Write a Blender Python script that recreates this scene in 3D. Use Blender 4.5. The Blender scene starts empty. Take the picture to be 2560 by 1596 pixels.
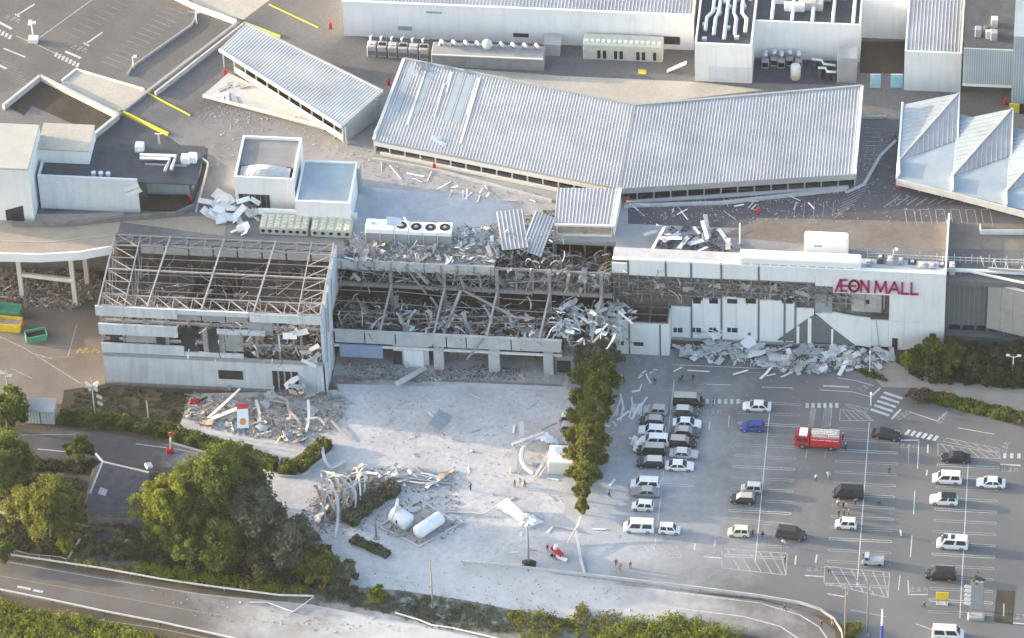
import bpy, bmesh, math, random
from mathutils import Vector, Matrix
R_ = random.Random(11)
sc = bpy.context.scene
COL = sc.collection
# ------------------------------------------------------------------ camera
PW, PH, FPX = 2560, 1596, 13000.0
TH, RO, YA = math.radians(42.2), math.radians(-2.3), math.radians(-7.4)
FWD = Vector((math.sin(YA)*math.cos(TH), math.cos(YA)*math.cos(TH), -math.sin(TH)))
RT0 = Vector((math.cos(YA), -math.sin(YA), 0)); UP0 = RT0.cross(FWD)
RT = RT0*math.cos(RO)+UP0*math.sin(RO); UPV = -RT0*math.sin(RO)+UP0*math.cos(RO)
CAM = -FWD*850.0
cd = bpy.data.cameras.new('camera'); cam = bpy.data.objects.new('camera', cd); COL.objects.link(cam)
cam.matrix_world = Matrix(((RT.x, UPV.x, -FWD.x, CAM.x), (RT.y, UPV.y, -FWD.y, CAM.y), (RT.z, UPV.z, -FWD.z, CAM.z), (0, 0, 0, 1)))
cd.sensor_width = 36; cd.lens = FPX/PW*36; cd.clip_start = 1; cd.clip_end = 20000
sc.camera = cam
# ------------------------------------------------------------------ sky and sun
SUN_EL = math.radians(10.5)
SUN_D = Vector((1, -0.156, 0)).normalized()            # the way the light travels over the ground
w = bpy.data.worlds.new('World'); sc.world = w; w.use_nodes = True
nt = w.node_tree; nt.nodes.clear()
sky = nt.nodes.new('ShaderNodeTexSky'); sky.sky_type = 'NISHITA'; sky.sun_disc = False
sky.sun_elevation = SUN_EL; sky.sun_rotation = math.atan2(-SUN_D.x, -SUN_D.y)
sky.air_density = 1.0; sky.dust_density = 3.0; sky.ozone_density = 1.0; sky.altitude = 50
bg = nt.nodes.new('ShaderNodeBackground'); bg.inputs[1].default_value = 0.15
ow = nt.nodes.new('ShaderNodeOutputWorld'); nt.links.new(sky.outputs[0], bg.inputs[0]); nt.links.new(bg.outputs[0], ow.inputs[0])
sl = bpy.data.lights.new('sun', 'SUN'); sl.energy = 2.1; sl.angle = math.radians(0.6); sl.color = (1.0, 0.79, 0.58)
so = bpy.data.objects.new('sun', sl); COL.objects.link(so)
so.rotation_euler = Vector((SUN_D.x*math.cos(SUN_EL), SUN_D.y*math.cos(SUN_EL), -math.sin(SUN_EL))).to_track_quat('-Z', 'Y').to_euler()
so.location = (-200, 40, 60)
sc.view_settings.view_transform = 'Standard'; sc.view_settings.look = 'None'
sc.view_settings.gamma = 1; sc.view_settings.use_curve_mapping = False
sc.view_settings.exposure = 2.2
HAZE = 0.000028
# ------------------------------------------------------------------ survey: a sight line of the photograph met with a level or an upright plane
def ray(px, py): return FWD+RT*((px-PW/2)/FPX)-UPV*((py-PH/2)/FPX)
def S(px, py, z=0.0):
    d = ray(px, py); return CAM+d*((z-CAM.z)/d.z)
def V(px, py, y):
    d = ray(px, py); p = CAM+d*((y-CAM.y)/d.y); return p
# ------------------------------------------------------------------ mesh helpers
def tag(o, label, cat, group=None, kind=None):
    o['label'] = label; o['category'] = cat
    if group: o['group'] = group
    if kind: o['kind'] = kind
    return o
def thing(name, label, cat, loc=(0, 0, 0), rz=0.0, group=None):
    o = bpy.data.objects.new(name, None); COL.objects.link(o)
    o.location = loc; o.rotation_euler = (0, 0, rz); o.empty_display_size = .3
    tag(o, label, cat, group); return o
class MB:
    def __init__(s): s.v = []; s.f = []; s.m = []; s.cur = 0
    def add(s, vs, fs):
        b = len(s.v); s.v += [tuple(x) for x in vs]; s.f += [tuple(i+b for i in f) for f in fs]; s.m += [s.cur]*len(fs); return s
    def box(s, x0, x1, y0, y1, z0, z1):
        return s.add([(x0, y0, z0), (x1, y0, z0), (x1, y1, z0), (x0, y1, z0), (x0, y0, z1), (x1, y0, z1), (x1, y1, z1), (x0, y1, z1)],
                     [(3, 2, 1, 0), (4, 5, 6, 7), (0, 1, 5, 4), (1, 2, 6, 5), (2, 3, 7, 6), (3, 0, 4, 7)])
    def bevbox(s, x0, x1, y0, y1, z0, z1, b):
        # a box with its four upright edges and the top rim cut off
        def ring(i, z): return [(x0+i+b, y0+i, z), (x1-i-b, y0+i, z), (x1-i, y0+i+b, z), (x1-i, y1-i-b, z), (x1-i-b, y1-i, z), (x0+i+b, y1-i, z), (x0+i, y1-i-b, z), (x0+i, y0+i+b, z)]
        return s.loft([ring(0, z0), ring(0, z1-b), ring(b, z1)])
    def loft(s, rings, cap0=True, cap1=True):
        n = len(rings[0]); vs = [p for r in rings for p in r]; fs = []
        for k in range(len(rings)-1):
            for i in range(n): j = (i+1) % n; fs.append((k*n+i, k*n+j, (k+1)*n+j, (k+1)*n+i))
        if cap0: fs.append(tuple(range(n-1, -1, -1)))
        if cap1: fs.append(tuple((len(rings)-1)*n+i for i in range(n)))
        return s.add(vs, fs)
    def prism(s, poly, z0, z1):
        a = sum(poly[i][0]*poly[(i+1) % len(poly)][1]-poly[(i+1) % len(poly)][0]*poly[i][1] for i in range(len(poly)))
        if a < 0: poly = poly[::-1]
        f = lambda z, p: z(p) if callable(z) else z
        return s.loft([[(p[0], p[1], f(z0, p)) for p in poly], [(p[0], p[1], f(z1, p)) for p in poly]])
    def beam(s, p, q, w, h=None, up=(0, 0, 1)):
        p = Vector(p); q = Vector(q); h = h or w; d = (q-p)
        if d.length < 1e-6: return s
        d.normalize(); u = Vector(up)
        if abs(d.dot(u)) > .98: u = Vector((0, 1, 0))
        r = d.cross(u).normalized()*(w/2); u = r.cross(d).normalized()*(h/2)
        return s.loft([[p-r-u, p+r-u, p+r+u, p-r+u], [q-r-u, q+r-u, q+r+u, q-r+u]])
    def tube(s, pts, r, n=8):
        rings = []; pts = [Vector(p) for p in pts]
        rr = r if isinstance(r, (list, tuple)) else [r]*len(pts)
        for i, p in enumerate(pts):
            d = (pts[min(i+1, len(pts)-1)]-pts[max(i-1, 0)]).normalized()
            u = Vector((0, 0, 1)) if abs(d.z) < .95 else Vector((1, 0, 0))
            a = d.cross(u).normalized(); b = a.cross(d).normalized()
            rings.append([p+(a*math.cos(t*2*math.pi/n)-b*math.sin(t*2*math.pi/n))*rr[i] for t in range(n)])
        return s.loft(rings)
    def strip(s, pts, w, h):
        for a, b in zip(pts[:-1], pts[1:]): s.beam(a, b, w, h)
        return s
    def board(s, c, l, w, t, rot):
        M = Matrix.Translation(Vector(c)) @ rot.to_matrix().to_4x4()
        vs = [M @ Vector((x*l/2, y*w/2, z*t/2)) for z in (-1, 1) for x, y in ((-1, -1), (1, -1), (1, 1), (-1, 1))]
        return s.add(vs, [(3, 2, 1, 0), (4, 5, 6, 7), (0, 1, 5, 4), (1, 2, 6, 5), (2, 3, 7, 6), (3, 0, 4, 7)])
    def build(s, name, mat, parent=None, smooth=False, loc=None):
        me = bpy.data.meshes.new(name)
        vs = s.v
        if loc is not None: vs = [(a-loc[0], b-loc[1], c-loc[2]) for a, b, c in vs]
        me.from_pydata(vs, [], s.f)
        for mm in (mat if isinstance(mat, (list, tuple)) else [mat]): me.materials.append(mm)
        if isinstance(mat, (list, tuple)): me.polygons.foreach_set('material_index', s.m)
        if smooth: me.polygons.foreach_set('use_smooth', [True]*len(me.polygons))
        me.update()
        return put(name, me, parent, loc)
def put(name, me, parent=None, loc=None):
    o = bpy.data.objects.new(name, me); COL.objects.link(o)
    if loc is not None: o.location = loc
    if parent: adopt(o, parent)
    return o
def wmat(o):
    m = Matrix.Translation(o.location) @ o.rotation_euler.to_matrix().to_4x4() @ Matrix.Diagonal((*o.scale, 1))
    return wmat(o.parent) @ o.matrix_parent_inverse @ m if o.parent else m
def adopt(o, parent):                                   # world-coordinate child of a placed thing
    o.parent = parent; o.matrix_parent_inverse = wmat(parent).inverted()
def copy_tree(o, parent=None):
    c = o.copy(); COL.objects.link(c)
    if parent: c.parent = parent
    for ch in o.children: copy_tree(ch, c)
    return c
def q(rx, ry, rz):
    from mathutils import Euler
    return Euler((rx, ry, rz)).to_quaternion()
# ------------------------------------------------------------------ materials
MT = {}
def mat(name, col, rough=.8, vary=.12, scale=.6, col2=None, fine=0.0, finescale=8.0, bump=0.0, bscale=6.0, metal=0.0, streak=0.0, spec=.3, dust=None, dustcol=(.50, .50, .502), ribs=None, emis=None):
    m = bpy.data.materials.new(name); m.use_nodes = True; MT[name] = m
    n = m.node_tree.nodes; l = m.node_tree.links; b = n['Principled BSDF']
    b.inputs['Roughness'].default_value = rough; b.inputs['Metallic'].default_value = metal
    b.inputs['Specular IOR Level'].default_value = spec
    geo = n.new('ShaderNodeNewGeometry')
    def noise(sc_, det=4, vec=None, rgh=.6):
        t = n.new('ShaderNodeTexNoise'); t.inputs['Scale'].default_value = sc_; t.inputs['Detail'].default_value = det; t.inputs['Roughness'].default_value = rgh
        l.new(vec or geo.outputs['Position'], t.inputs['Vector']); return t.outputs['Fac']
    def ramp(src, a, b_, c0, c1):
        r = n.new('ShaderNodeMapRange'); r.clamp = True
        r.inputs[1].default_value = a; r.inputs[2].default_value = b_; r.inputs[3].default_value = c0; r.inputs[4].default_value = c1
        l.new(src, r.inputs[0]); return r.outputs[0]
    def mix(fac, c0, c1, mode='MIX'):
        x = n.new('ShaderNodeMix'); x.data_type = 'RGBA'; x.blend_type = mode
        for s_, v in ((x.inputs[0], fac), (x.inputs[6], c0), (x.inputs[7], c1)):
            if hasattr(v, 'is_output'): l.new(v, s_)
            elif isinstance(v, (int, float)): s_.default_value = v
            else: s_.default_value = (*v[:3], 1)
        return x.outputs[2]
    def math_(op, a, b_=None):
        x = n.new('ShaderNodeMath'); x.operation = op
        for i, v in enumerate((a, b_)):
            if v is None: continue
            if hasattr(v, 'is_output'): l.new(v, x.inputs[i])
            else: x.inputs[i].default_value = v
        return x.outputs[0]
    c = mix(ramp(noise(scale), .3, .7, 0, 1), tuple(k*(1-vary) for k in col), col2 or tuple(min(1, k*(1+vary)) for k in col))
    if fine: c = mix(ramp(noise(finescale, 3), .35, .65, 0, fine), c, tuple(k*.45 for k in col))
    if streak:
        mp = n.new('ShaderNodeMapping'); mp.inputs['Scale'].default_value = (1.3, 1.3, .12); l.new(geo.outputs['Position'], mp.inputs[0])
        c = mix(ramp(noise(1.0, 5, mp.outputs[0]), .45, .75, 0, streak), c, tuple(k*.5 for k in col))
    if dust:
        # settled dust of the blast: thick round the burst, thinning outward in patches
        (cx, cy, rx, ry, lo, hi) = dust
        sp = n.new('ShaderNodeSeparateXYZ'); l.new(geo.outputs['Position'], sp.inputs[0])
        ax = math_('DIVIDE', math_('SUBTRACT', sp.outputs[0], cx), rx); ay = math_('DIVIDE', math_('SUBTRACT', sp.outputs[1], cy), ry)
        dd = math_('SQRT', math_('ADD', math_('MULTIPLY', ax, ax), math_('MULTIPLY', ay, ay)))
        nz = math_('ADD', math_('MULTIPLY', noise(.09, 6), .9), math_('MULTIPLY', noise(.8, 5), .35))
        fac = ramp(math_('ADD', dd, math_('SUBTRACT', nz, .62)), lo, hi, 1, 0)
        dc = mix(ramp(noise(.35, 6), .3, .7, 0, 1), tuple(k*.86 for k in dustcol), tuple(k*1.08 for k in dustcol))
        dc = mix(ramp(noise(2.2, 4), .56, .72, 0, .35), dc, tuple(k*.62 for k in dustcol))
        c = mix(fac, c, dc)
    l.new(c, b.inputs['Base Color'])
    if bump or ribs:
        bp = n.new('ShaderNodeBump'); bp.inputs['Strength'].default_value = bump or .6; bp.inputs['Distance'].default_value = .05
        l.new(noise(bscale, 4), bp.inputs['Height']); l.new(bp.outputs[0], b.inputs['Normal'])
    return m
D_G = (2, -42, 34, 36, .72, 1.15)
mat('soil', (.10, .085, .06), .95, .3, .15, fine=.5, finescale=3, bump=.4, bscale=4, dust=D_G)
mat('asphalt', (.135, .145, .155), .9, .16, .05, col2=(.19, .19, .185), fine=.25, finescale=5, dust=(-2, -40, 42, 40, .42, 1.2), dustcol=(.42, .435, .46))
mat('asphalt_yard', (.21, .185, .16), .9, .22, .12, fine=.3, finescale=3, dust=D_G)
mat('asphalt_road', (.15, .14, .132), .9, .14, .2, fine=.25, finescale=4, dust=(2, -66, 44, 26, .5, 1.1), dustcol=(.49, .49, .485))
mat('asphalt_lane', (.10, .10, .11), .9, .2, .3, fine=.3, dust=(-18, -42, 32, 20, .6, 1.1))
mat('dust_paving', (.50, .498, .498), .95, .16, .12, fine=.32, finescale=1.1, bump=.3, bscale=3)
mat('footpath', (.33, .30, .265), .9, .12, .4, fine=.3)
mat('deck_asphalt', (.155, .155, .157), .9, .24, .08, fine=.35, finescale=2.0, dust=(-2, 12, 58, 24, .4, 1.25), dustcol=(.36, .355, .35))
mat('deck_brown', (.20, .175, .15), .9, .2, .2, fine=.3, finescale=1.5)
mat('paint_faint', (.24, .24, .235), .9, .25, .4, fine=.5, finescale=1.5)
mat('paint_dull', (.36, .30, .20), .9, .2, .4, fine=.4)
mat('roof_felt', (.24, .245, .25), .85, .2, .3, fine=.3)
mat('deck_parking', (.145, .138, .128), .9, .14, .15, fine=.3, finescale=2)
mat('deck_ramp', (.40, .335, .27), .9, .10, .4, fine=.2, finescale=3)
mat('deck_pale', (.46, .43, .37), .9, .10, .3, fine=.25, finescale=2)
mat('deck_dust', (.40, .43, .47), .9, .12, .3, fine=.2, finescale=1.3)
mat('deck_dark', (.075, .085, .10), .85, .25, .4, fine=.35)
mat('pit_floor', (.062, .054, .044), .9, .3, .25, fine=.35, finescale=1.5)
mat('white_wall', (.77, .77, .765), .7, .05, .2, streak=.22)
mat('white_clean', (.85, .85, .84), .6, .03, .3)
mat('pale_wall', (.66, .685, .71), .75, .09, .3, streak=.28, fine=.1, finescale=1.5)
mat('wing_wall', (.63, .665, .70), .8, .10, .3, streak=.5, fine=.18, finescale=1.2)
mat('cream_wall', (.74, .71, .64), .75, .05, .3, streak=.1)
mat('grey_wall', (.15, .16, .165), .8, .08, .4, streak=.15)
mat('grey_panel', (.33, .345, .36), .7, .1, .5, streak=.2)
mat('concrete', (.36, .36, .35), .9, .14, .5, fine=.3, streak=.2)
mat('concrete_pale', (.52, .52, .52), .9, .12, .6, fine=.25, streak=.2)
mat('concrete_dirty', (.24, .225, .21), .95, .25, .6, fine=.4, streak=.3)
mat('steel_grey', (.31, .29, .28), .65, .16, 1.2, fine=.3, spec=.5)
mat('steel_rust', (.20, .165, .15), .8, .3, 1.0, fine=.4)
mat('steel_white', (.41, .375, .355), .6, .16, 1.0, fine=.35, finescale=2)
mat('bent_metal', (.46, .475, .48), .55, .22, 1.2, metal=.1, fine=.2)
mat('insulation', (.40, .46, .44), .8, .15, 1.2, fine=.3)
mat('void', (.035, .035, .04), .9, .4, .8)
mat('ruin_dark', (.085, .078, .075), .95, .45, .5, fine=.5, finescale=2)  # dirty rubble colour with the inner gloom of the ruins painted in
mat('ruin_mid', (.17, .155, .145), .95, .4, .7, fine=.4, finescale=3)
mat('ruin_pale', (.43, .415, .40), .95, .25, .9, fine=.3, finescale=3)
mat('ruin_tan', (.40, .33, .27), .95, .25, .9, fine=.3, finescale=3)
mat('roof_metal', (.39, .392, .40), .6, .18, .10, fine=.22, finescale=.45, spec=.4)
mat('roof_metal_blue', (.33, .39, .43), .6, .12, .2, fine=.14, finescale=.6, spec=.4)
mat('roof_seam', (.60, .60, .61), .55, .12, .2)
mat('roof_seam_stain', (.62, .61, .58), .6, .1, .5)
mat('glass_dark', (.03, .04, .05), .15, .2, 1, spec=.6)
mat('glass_blue', (.30, .36, .50), .25, .1, 1, spec=.6)
mat('glass_cyan', (.35, .62, .68), .2, .15, .6, spec=.6)
mat('paint_white', (.58, .59, .60), .8, .12, .5, fine=.55, finescale=2.2)
mat('paint_worn', (.40, .405, .40), .85, .2, .5, fine=.65, finescale=2.0)
mat('paint_yellow', (.72, .60, .06), .7, .08, .6)
mat('paint_orange', (.50, .32, .08), .8, .25, .6)
mat('red', (.50, .03, .04), .5, .1, 1.5)
mat('red_faded', (.50, .12, .10), .7, .2, 1.5)
mat('orange', (.70, .26, .08), .6, .1, 1)
mat('magenta', (.42, .02, .13), .5, .06, 1)
mat('green_paint', (.10, .36, .24), .6, .15, 1)
mat('yellow_paint', (.75, .52, .04), .6, .12, 1)
mat('blue_paint', (.06, .09, .42), .6, .1, 1)
mat('black', (.02, .02, .022), .6, .2, 1)
mat('rubber', (.025, .025, .027), .85, .2, 1)
mat('duct_metal', (.66, .68, .70), .4, .06, 1, metal=.3)
mat('chiller', (.50, .47, .43), .7, .1, .9, fine=.2)
mat('chiller_tile', (.56, .55, .46), .7, .1, .9)
mat('bark', (.12, .095, .07), .95, .3, 2, fine=.4)
mat('leaf_sun', (.15, .19, .024), .75, .4, .5, col2=(.26, .29, .04), spec=.15)  # yellow-green leaf, brighter with sunlight put into its colour
mat('leaf_green', (.07, .11, .028), .8, .4, .35, col2=(.17, .21, .042), spec=.15)
mat('leaf_dark', (.05, .07, .036), .85, .4, .4, col2=(.10, .12, .062), spec=.15)
mat('leaf_dusty', (.105, .125, .085), .9, .3, .4, col2=(.18, .20, .145), spec=.1)
mat('leaf_olive', (.11, .13, .03), .8, .35, .5, col2=(.20, .21, .045), spec=.12)
mat('verge_dust', (.22, .225, .185), .95, .3, .25, col2=(.33, .33, .30), fine=.5, finescale=1.4, bump=.4, bscale=3)
mat('grass', (.10, .14, .03), .9, .4, .6, col2=(.18, .19, .05))
mat('sign_white', (.78, .78, .77), .5, .04, 1)
mat('tank_white', (.80, .80, .80), .35, .04, .8, fine=.06)
mat('wood', (.34, .27, .20), .9, .2, 2)
mat('brown_roof', (.085, .085, .10), .85, .25, .8, fine=.4)
mat('white_rail', (.72, .70, .66), .6, .1, 1)
M = MT
for k in [k for k in MT if k.startswith('leaf') or k == 'grass']:      # light passes through leaves
    n = MT[k].node_tree.nodes; l = MT[k].node_tree.links; b = n['Principled BSDF']; tr = n.new('ShaderNodeBsdfTranslucent'); mx = n.new('ShaderNodeMixShader'); mx.inputs[0].default_value = .42
    src = b.inputs['Base Color'].links[0].from_socket; hs = n.new('ShaderNodeHueSaturation'); hs.inputs['Value'].default_value = 1.7; l.new(src, hs.inputs['Color']); l.new(hs.outputs[0], tr.inputs[0])
    l.new(b.outputs[0], mx.inputs[1]); l.new(tr.outputs[0], mx.inputs[2]); l.new(mx.outputs[0], n['Material Output'].inputs[0])
# ================================================================== ground, roads, markings
def sheet(name, pxs, z, m, parent=None, zs=None, th=None):
    pts = [S(x, y, zs if zs is not None else z) for x, y in pxs]
    b = MB(); poly = [(p.x, p.y) for p in pts]
    a = sum(poly[i][0]*poly[(i+1) % len(poly)][1]-poly[(i+1) % len(poly)][0]*poly[i][1] for i in range(len(poly)))
    if a < 0: poly = poly[::-1]
    if th: b.prism(poly, z-th, z)
    else: b.add([(x, y, z) for x, y in poly], [tuple(range(len(poly)))])
    return b.build(name, M[m], parent)
g = MB().add([(-2500, -2500, 0), (2500, -2500, 0), (2500, 2500, 0), (-2500, 2500, 0)], [(0, 1, 2, 3)]).build('ground', M['soil']); g['kind'] = 'structure'
def struct(o): o['kind'] = 'structure'; return o
car_park = struct(sheet('car_park', [(1430, 905), (1700, 870), (2150, 870), (2290, 985), (2570, 1075), (2680, 1720), (2140, 1640), (2100, 1552), (1900, 1497), (1400, 1438), (1320, 1425)], .004, 'asphalt'))
yard = struct(sheet('service_yard', [(842, 960), (1434, 975), (1431, 1100), (1408, 1300), (1330, 1424), (1160, 1412), (850, 1385), (770, 1320), (690, 1290), (610, 1215), (640, 1170), (700, 1185), (790, 1115), (870, 1050)], .007, 'dust_paving'))
left_yard = struct(sheet('delivery_yard', [(-120, 640), (262, 690), (262, 958), (150, 1010), (60, 1012), (-120, 1005)], .004, 'asphalt_yard'))
lane = struct(sheet('access_lane', [(40, 1075), (250, 1080), (470, 1118), (640, 1165), (720, 1190), (660, 1240), (480, 1175), (220, 1150), (40, 1140)], .0095, 'asphalt_lane'))
road = struct(sheet('road', [(-200, 1368), (0, 1398), (250, 1440), (500, 1484), (780, 1512), (1000, 1555), (1200, 1596), (1260, 1640), (700, 1640), (500, 1578), (250, 1530), (0, 1484), (-200, 1450)], .004, 'asphalt_road'))
road2 = struct(sheet('access_road', [(1165, 1424), (1160, 1420), (1900, 1502), (2030, 1532), (2085, 1575), (2110, 1650), (1990, 1650), (1900, 1592), (1640, 1560), (1400, 1530), (1200, 1440)], .0105, 'asphalt_road'))
path = struct(sheet('footpath', [(2150, 905), (2235, 905), (2290, 935), (2570, 975), (2570, 1052), (2420, 1010), (2290, 970), (2205, 968)], .012, 'footpath'))
apron = struct(MB().prism([(-27.5, -15.6), (9.6, -15.2), (9.6, -8), (-27.5, -8)], 0, .14).build('hall_apron', M['concrete']))
MB().beam((-27.5, -15.75, .09), (9.6, -15.35, .09), .3, .18).build('kerb', M['concrete_dirty'], apron)
bed = struct(sheet('planting_bed', [(160, 975), (262, 962), (480, 975), (450, 1062), (150, 1045)], .012, 'pit_floor'))
# ---- painted lines
def pline(parent, pts, w=.12, m='paint_white', z=.014, name='painted_line', zs=0.0):
    b = MB()
    for (a, c) in zip(pts[:-1], pts[1:]):
        a = Vector(a); c = Vector(c); d = (c-a); n_ = Vector((-d.y, d.x, 0)).normalized()*(w/2); d = d.normalized()*(w*.3)
        b.add([(a.x-n_.x-d.x, a.y-n_.y-d.y, z), (c.x-n_.x+d.x, c.y-n_.y+d.y, z), (c.x+n_.x+d.x, c.y+n_.y+d.y, z), (a.x+n_.x-d.x, a.y+n_.y-d.y, z)], [(0, 1, 2, 3)])
    return b.build(name, M[m], parent)
def px_line(parent, pxs, w=.12, m='paint_white', z=.014, name='painted_line'):
    return pline(parent, [S(x, y, z) for x, y in pxs], w, m, z, name)
CX = [27.6, 43.4, 59.4, 75.45]
anch = [S(1738, 1188).y, S(1839, 1112).y, S(2089, 1153).y, S(2344, 1163).y]
ext = [(-51.8, -12.5), (-53, -16.6), (-57.5, -20.5), (-63, -28.2)]
for ci, cx in enumerate(CX):
    lo, hi = ext[ci]
    pline(car_park, [(cx, lo, 0), (cx, hi, 0)], .16, 'paint_white', .018, 'row_line')
    k = -20
    while k < 20:
        y = anch[ci]+2.5*k; k += 1
        if not (lo < y < hi): continue
        for sgn in ((1,) if ci == 0 else (-1, 1)):
            e = cx+sgn*4.9
            pline(car_park, [(cx, y-.22, 0), (e-sgn*.15, y-.22, 0), (e, y, 0), (e-sgn*.15, y+.22, 0), (cx, y+.22, 0)], .09, 'paint_worn' if (k+ci) % 4 else 'paint_white', .012, 'stall_line')
def hatch(parent, quad, n, w=.14, m='paint_worn', z=.015, lean=.45):
    a, b, c, d = [S(*p, z) for p in quad]               # outline a-b-c-d, stripes run across it on the slant
    px = pline(parent, [a, b, c, d, a], w, m, z, 'hatch_outline')
    for i in range(n):
        t = (i+.4)/n; u = min(1, t+lean/ max(1, n*.35))
        pline(parent, [a.lerp(b, t), d.lerp(c, u)], w, m, z+.003, 'hatch_stripe')
hatch(car_park, [(1595, 1352), (1705, 1364), (1703, 1395), (1622, 1392)], 5)
hatch(car_park, [(1806, 1372), (1968, 1384), (1965, 1438), (1805, 1420)], 6, .18)
hatch(car_park, [(2062, 1416), (2224, 1432), (2220, 1495), (2060, 1458)], 6, .18)
hatch(car_park, [(2101, 1024), (2160, 1030), (2182, 1052), (2099, 1052)], 5, .14)
hatch(car_park, [(2112, 1010), (2172, 1022), (2165, 1032), (2125, 1020)], 3, .12)
hatch(car_park, [(2345, 1110), (2500, 1133), (2500, 1147), (2345, 1140)], 7, .14)
hatch(car_park, [(2368, 1096), (2500, 1122), (2495, 1132), (2357, 1103)], 5, .12)
hatch(car_park, [(2028, 1022), (2040, 1022), (2032, 1066), (2021, 1066)], 5, .08)
hatch(car_park, [(2062, 1022), (2080, 1022), (2076, 1066), (2056, 1066)], 5, .08)
for x0, x1, yy, n_, sk in [(1768, 1845, 1004, 6, 0), (2018, 2092, 1014, 6, 0), (2268, 2338, 1081, 6, 5), (2512, 2565, 1140, 4, 0)]:
    for i in range(n_):
        x = x0+(x1-x0)*i/(n_-1); px_line(car_park, [(x+sk, yy-4.5+i*sk*.6), (x-sk*.6, yy+4.5+i*sk*.6)], .5, 'paint_white', .013, 'crossing_dash')
for i in range(5):
    x, y = 2212-i*8.3, 982+i*10.6; px_line(car_park, [(x, y), (x+42, y+14)], .52, 'paint_white', .013, 'crossing_stripe')
for pts, w_ in [([(2179, 990), (2200, 971)], .35), ([(2095, 945), (2140, 952), (2185, 965)], .14), ([(2050, 975), (2130, 980), (2180, 993)], .14), ([(2230, 1047), (2252, 1024)], .35),
                ([(2274, 1030), (2343, 1053), (2368, 1030)], .14), ([(2395, 1070), (2485, 1086)], .14), ([(2253, 1101), (2297, 1101)], .3), ([(2297, 1101), (2294, 1172)], .16),
                ([(2320, 1112), (2319, 1132)], .25), ([(2318, 1176), (2316, 1188)], .25), ([(2272, 1112), (2271, 1158)], .12), ([(2502, 1161), (2550, 1164)], .3),
                ([(2060, 965), (2122, 968)], .35), ([(1904, 968), (1980, 970)], .14), ([(1768, 961), (1828, 963)], .14), ([(1680, 912), (2010, 926)], .14), ([(1610, 975), (1760, 978)], .12),
                ([(1818, 930), (1900, 932)], .1), ([(2287, 1228), (2284, 1285)], .16), ([(2280, 1340), (2276, 1392)], .18), ([(2250, 1440), (2246, 1475)], .14),
                ([(2270, 1452), (2272, 1487), (2318, 1487)], .18), ([(1760, 1392), (1805, 1396)], .22), ([(2013, 1439), (2060, 1442)], .22), ([(1955, 1362), (1958, 1340)], .1),
                ([(2127, 1525), (2215, 1542)], .12), ([(2290, 1560), (2340, 1578)], .14), ([(1760, 1290), (1882, 1300), (1980, 1310)], .1), ([(2070, 1485), (2110, 1492)], .2),
                ([(2533, 1558), (2560, 1560)], .25), ([(1823, 1040), (1821, 1068)], .14), ([(1775, 1055), (1772, 1075)], .2), ([(2018, 1125), (2015, 1145)], .12), ([(2065, 1125), (2062, 1145)], .12),
                ([(1738, 1360), (1736, 1375)], .25), ([(1788, 1352), (1786, 1366)], .25), ([(1990, 1390), (1988, 1412)], .25), ([(2042, 1388), (2039, 1406)], .25)]:
    px_line(car_park, pts, w_, 'paint_white' if w_ > .13 else 'paint_worn', .015)
def lettering(parent, word, px, py, size, rz, z=.017, zs=0):
    cu = bpy.data.curves.new('stop_lettering', 'FONT'); cu.body = word; cu.size = size; cu.align_x = 'CENTER'
    t = bpy.data.objects.new('tmp', cu); COL.objects.link(t)
    me = bpy.data.meshes.new_from_object(t.evaluated_get(bpy.context.evaluated_depsgraph_get())); bpy.data.objects.remove(t)
    me.materials.clear(); me.materials.append(M['paint_worn'])
    o = bpy.data.objects.new('stop_lettering', me); COL.objects.link(o); p = S(px, py, z); o.location = (p.x, p.y, z); o.rotation_euler = (0, 0, rz); o.scale = (.72, 1.0, 1)
    adopt(o, parent); return o
for px, py, s_, rz in [(1782, 1035, 1.4, 0), (2168, 972, 1.3, .75), (2262, 1042, 1.3, .75), (2272, 1120, 1.3, 0), (2360, 1048, 1.3, 1.1), (2520, 1120, 1.3, 1.3), (2525, 1180, 1.3, 0), (1785, 1385, 1.3, 0), (2040, 1428, 1.4, 0), (2297, 1480, 1.4, 0), (2545, 1548, 1.4, 0)]:
    lettering(car_park, '止まれ', px, py, s_, rz)
px_line(left_yard, [(-60, 815), (60, 870), (200, 958)], .22, 'paint_worn'); px_line(left_yard, [(30, 922), (80, 946)], .15, 'paint_worn')
px_line(left_yard, [(192, 812), (170, 890)], .25, 'paint_worn'); px_line(left_yard, [(92, 868), (190, 866)], .1, 'paint_worn'); px_line(left_yard, [(85, 885), (130, 897)], .25, 'paint_worn')
px_line(left_yard, [(95, 895), (185, 892)], .1, 'paint_worn')
for i in range(9): px_line(left_yard, [(192+i*6.4, 882-(i % 2)*6), (200+i*6, 872+(i % 3)*4)], .3, 'paint_orange', .013)
px_line(lane, [(95, 1123), (180, 1131)], .18); px_line(lane, [(50, 1088), (190, 1086)], .1, 'paint_worn'); px_line(lane, [(340, 1110), (440, 1123), (500, 1135)], .14)
for pts in ([(-100, 1382), (0, 1402), (250, 1446), (500, 1486), (760, 1516)],): px_line(road, pts, .16, 'paint_worn', .012)
px_line(road, [(-100, 1420), (0, 1440), (250, 1485), (500, 1530), (800, 1575)], .12, 'paint_dull', .012)
px_line(road, [(250, 1550), (400, 1572), (560, 1605)], .12, 'paint_worn', .012)
for pts in ([(45, 1467), (75, 1473)], [(85, 1476), (105, 1480)]): px_line(road, pts, .45, 'paint_white', .012)
px_line(road2, [(1640, 1475), (1900, 1508), (2000, 1538), (2048, 1568), (2070, 1600)], .2, 'paint_white', .016)
px_line(road2, [(1650, 1515), (1860, 1542), (1950, 1566), (1998, 1598)], .2, 'paint_white', .016)
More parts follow.
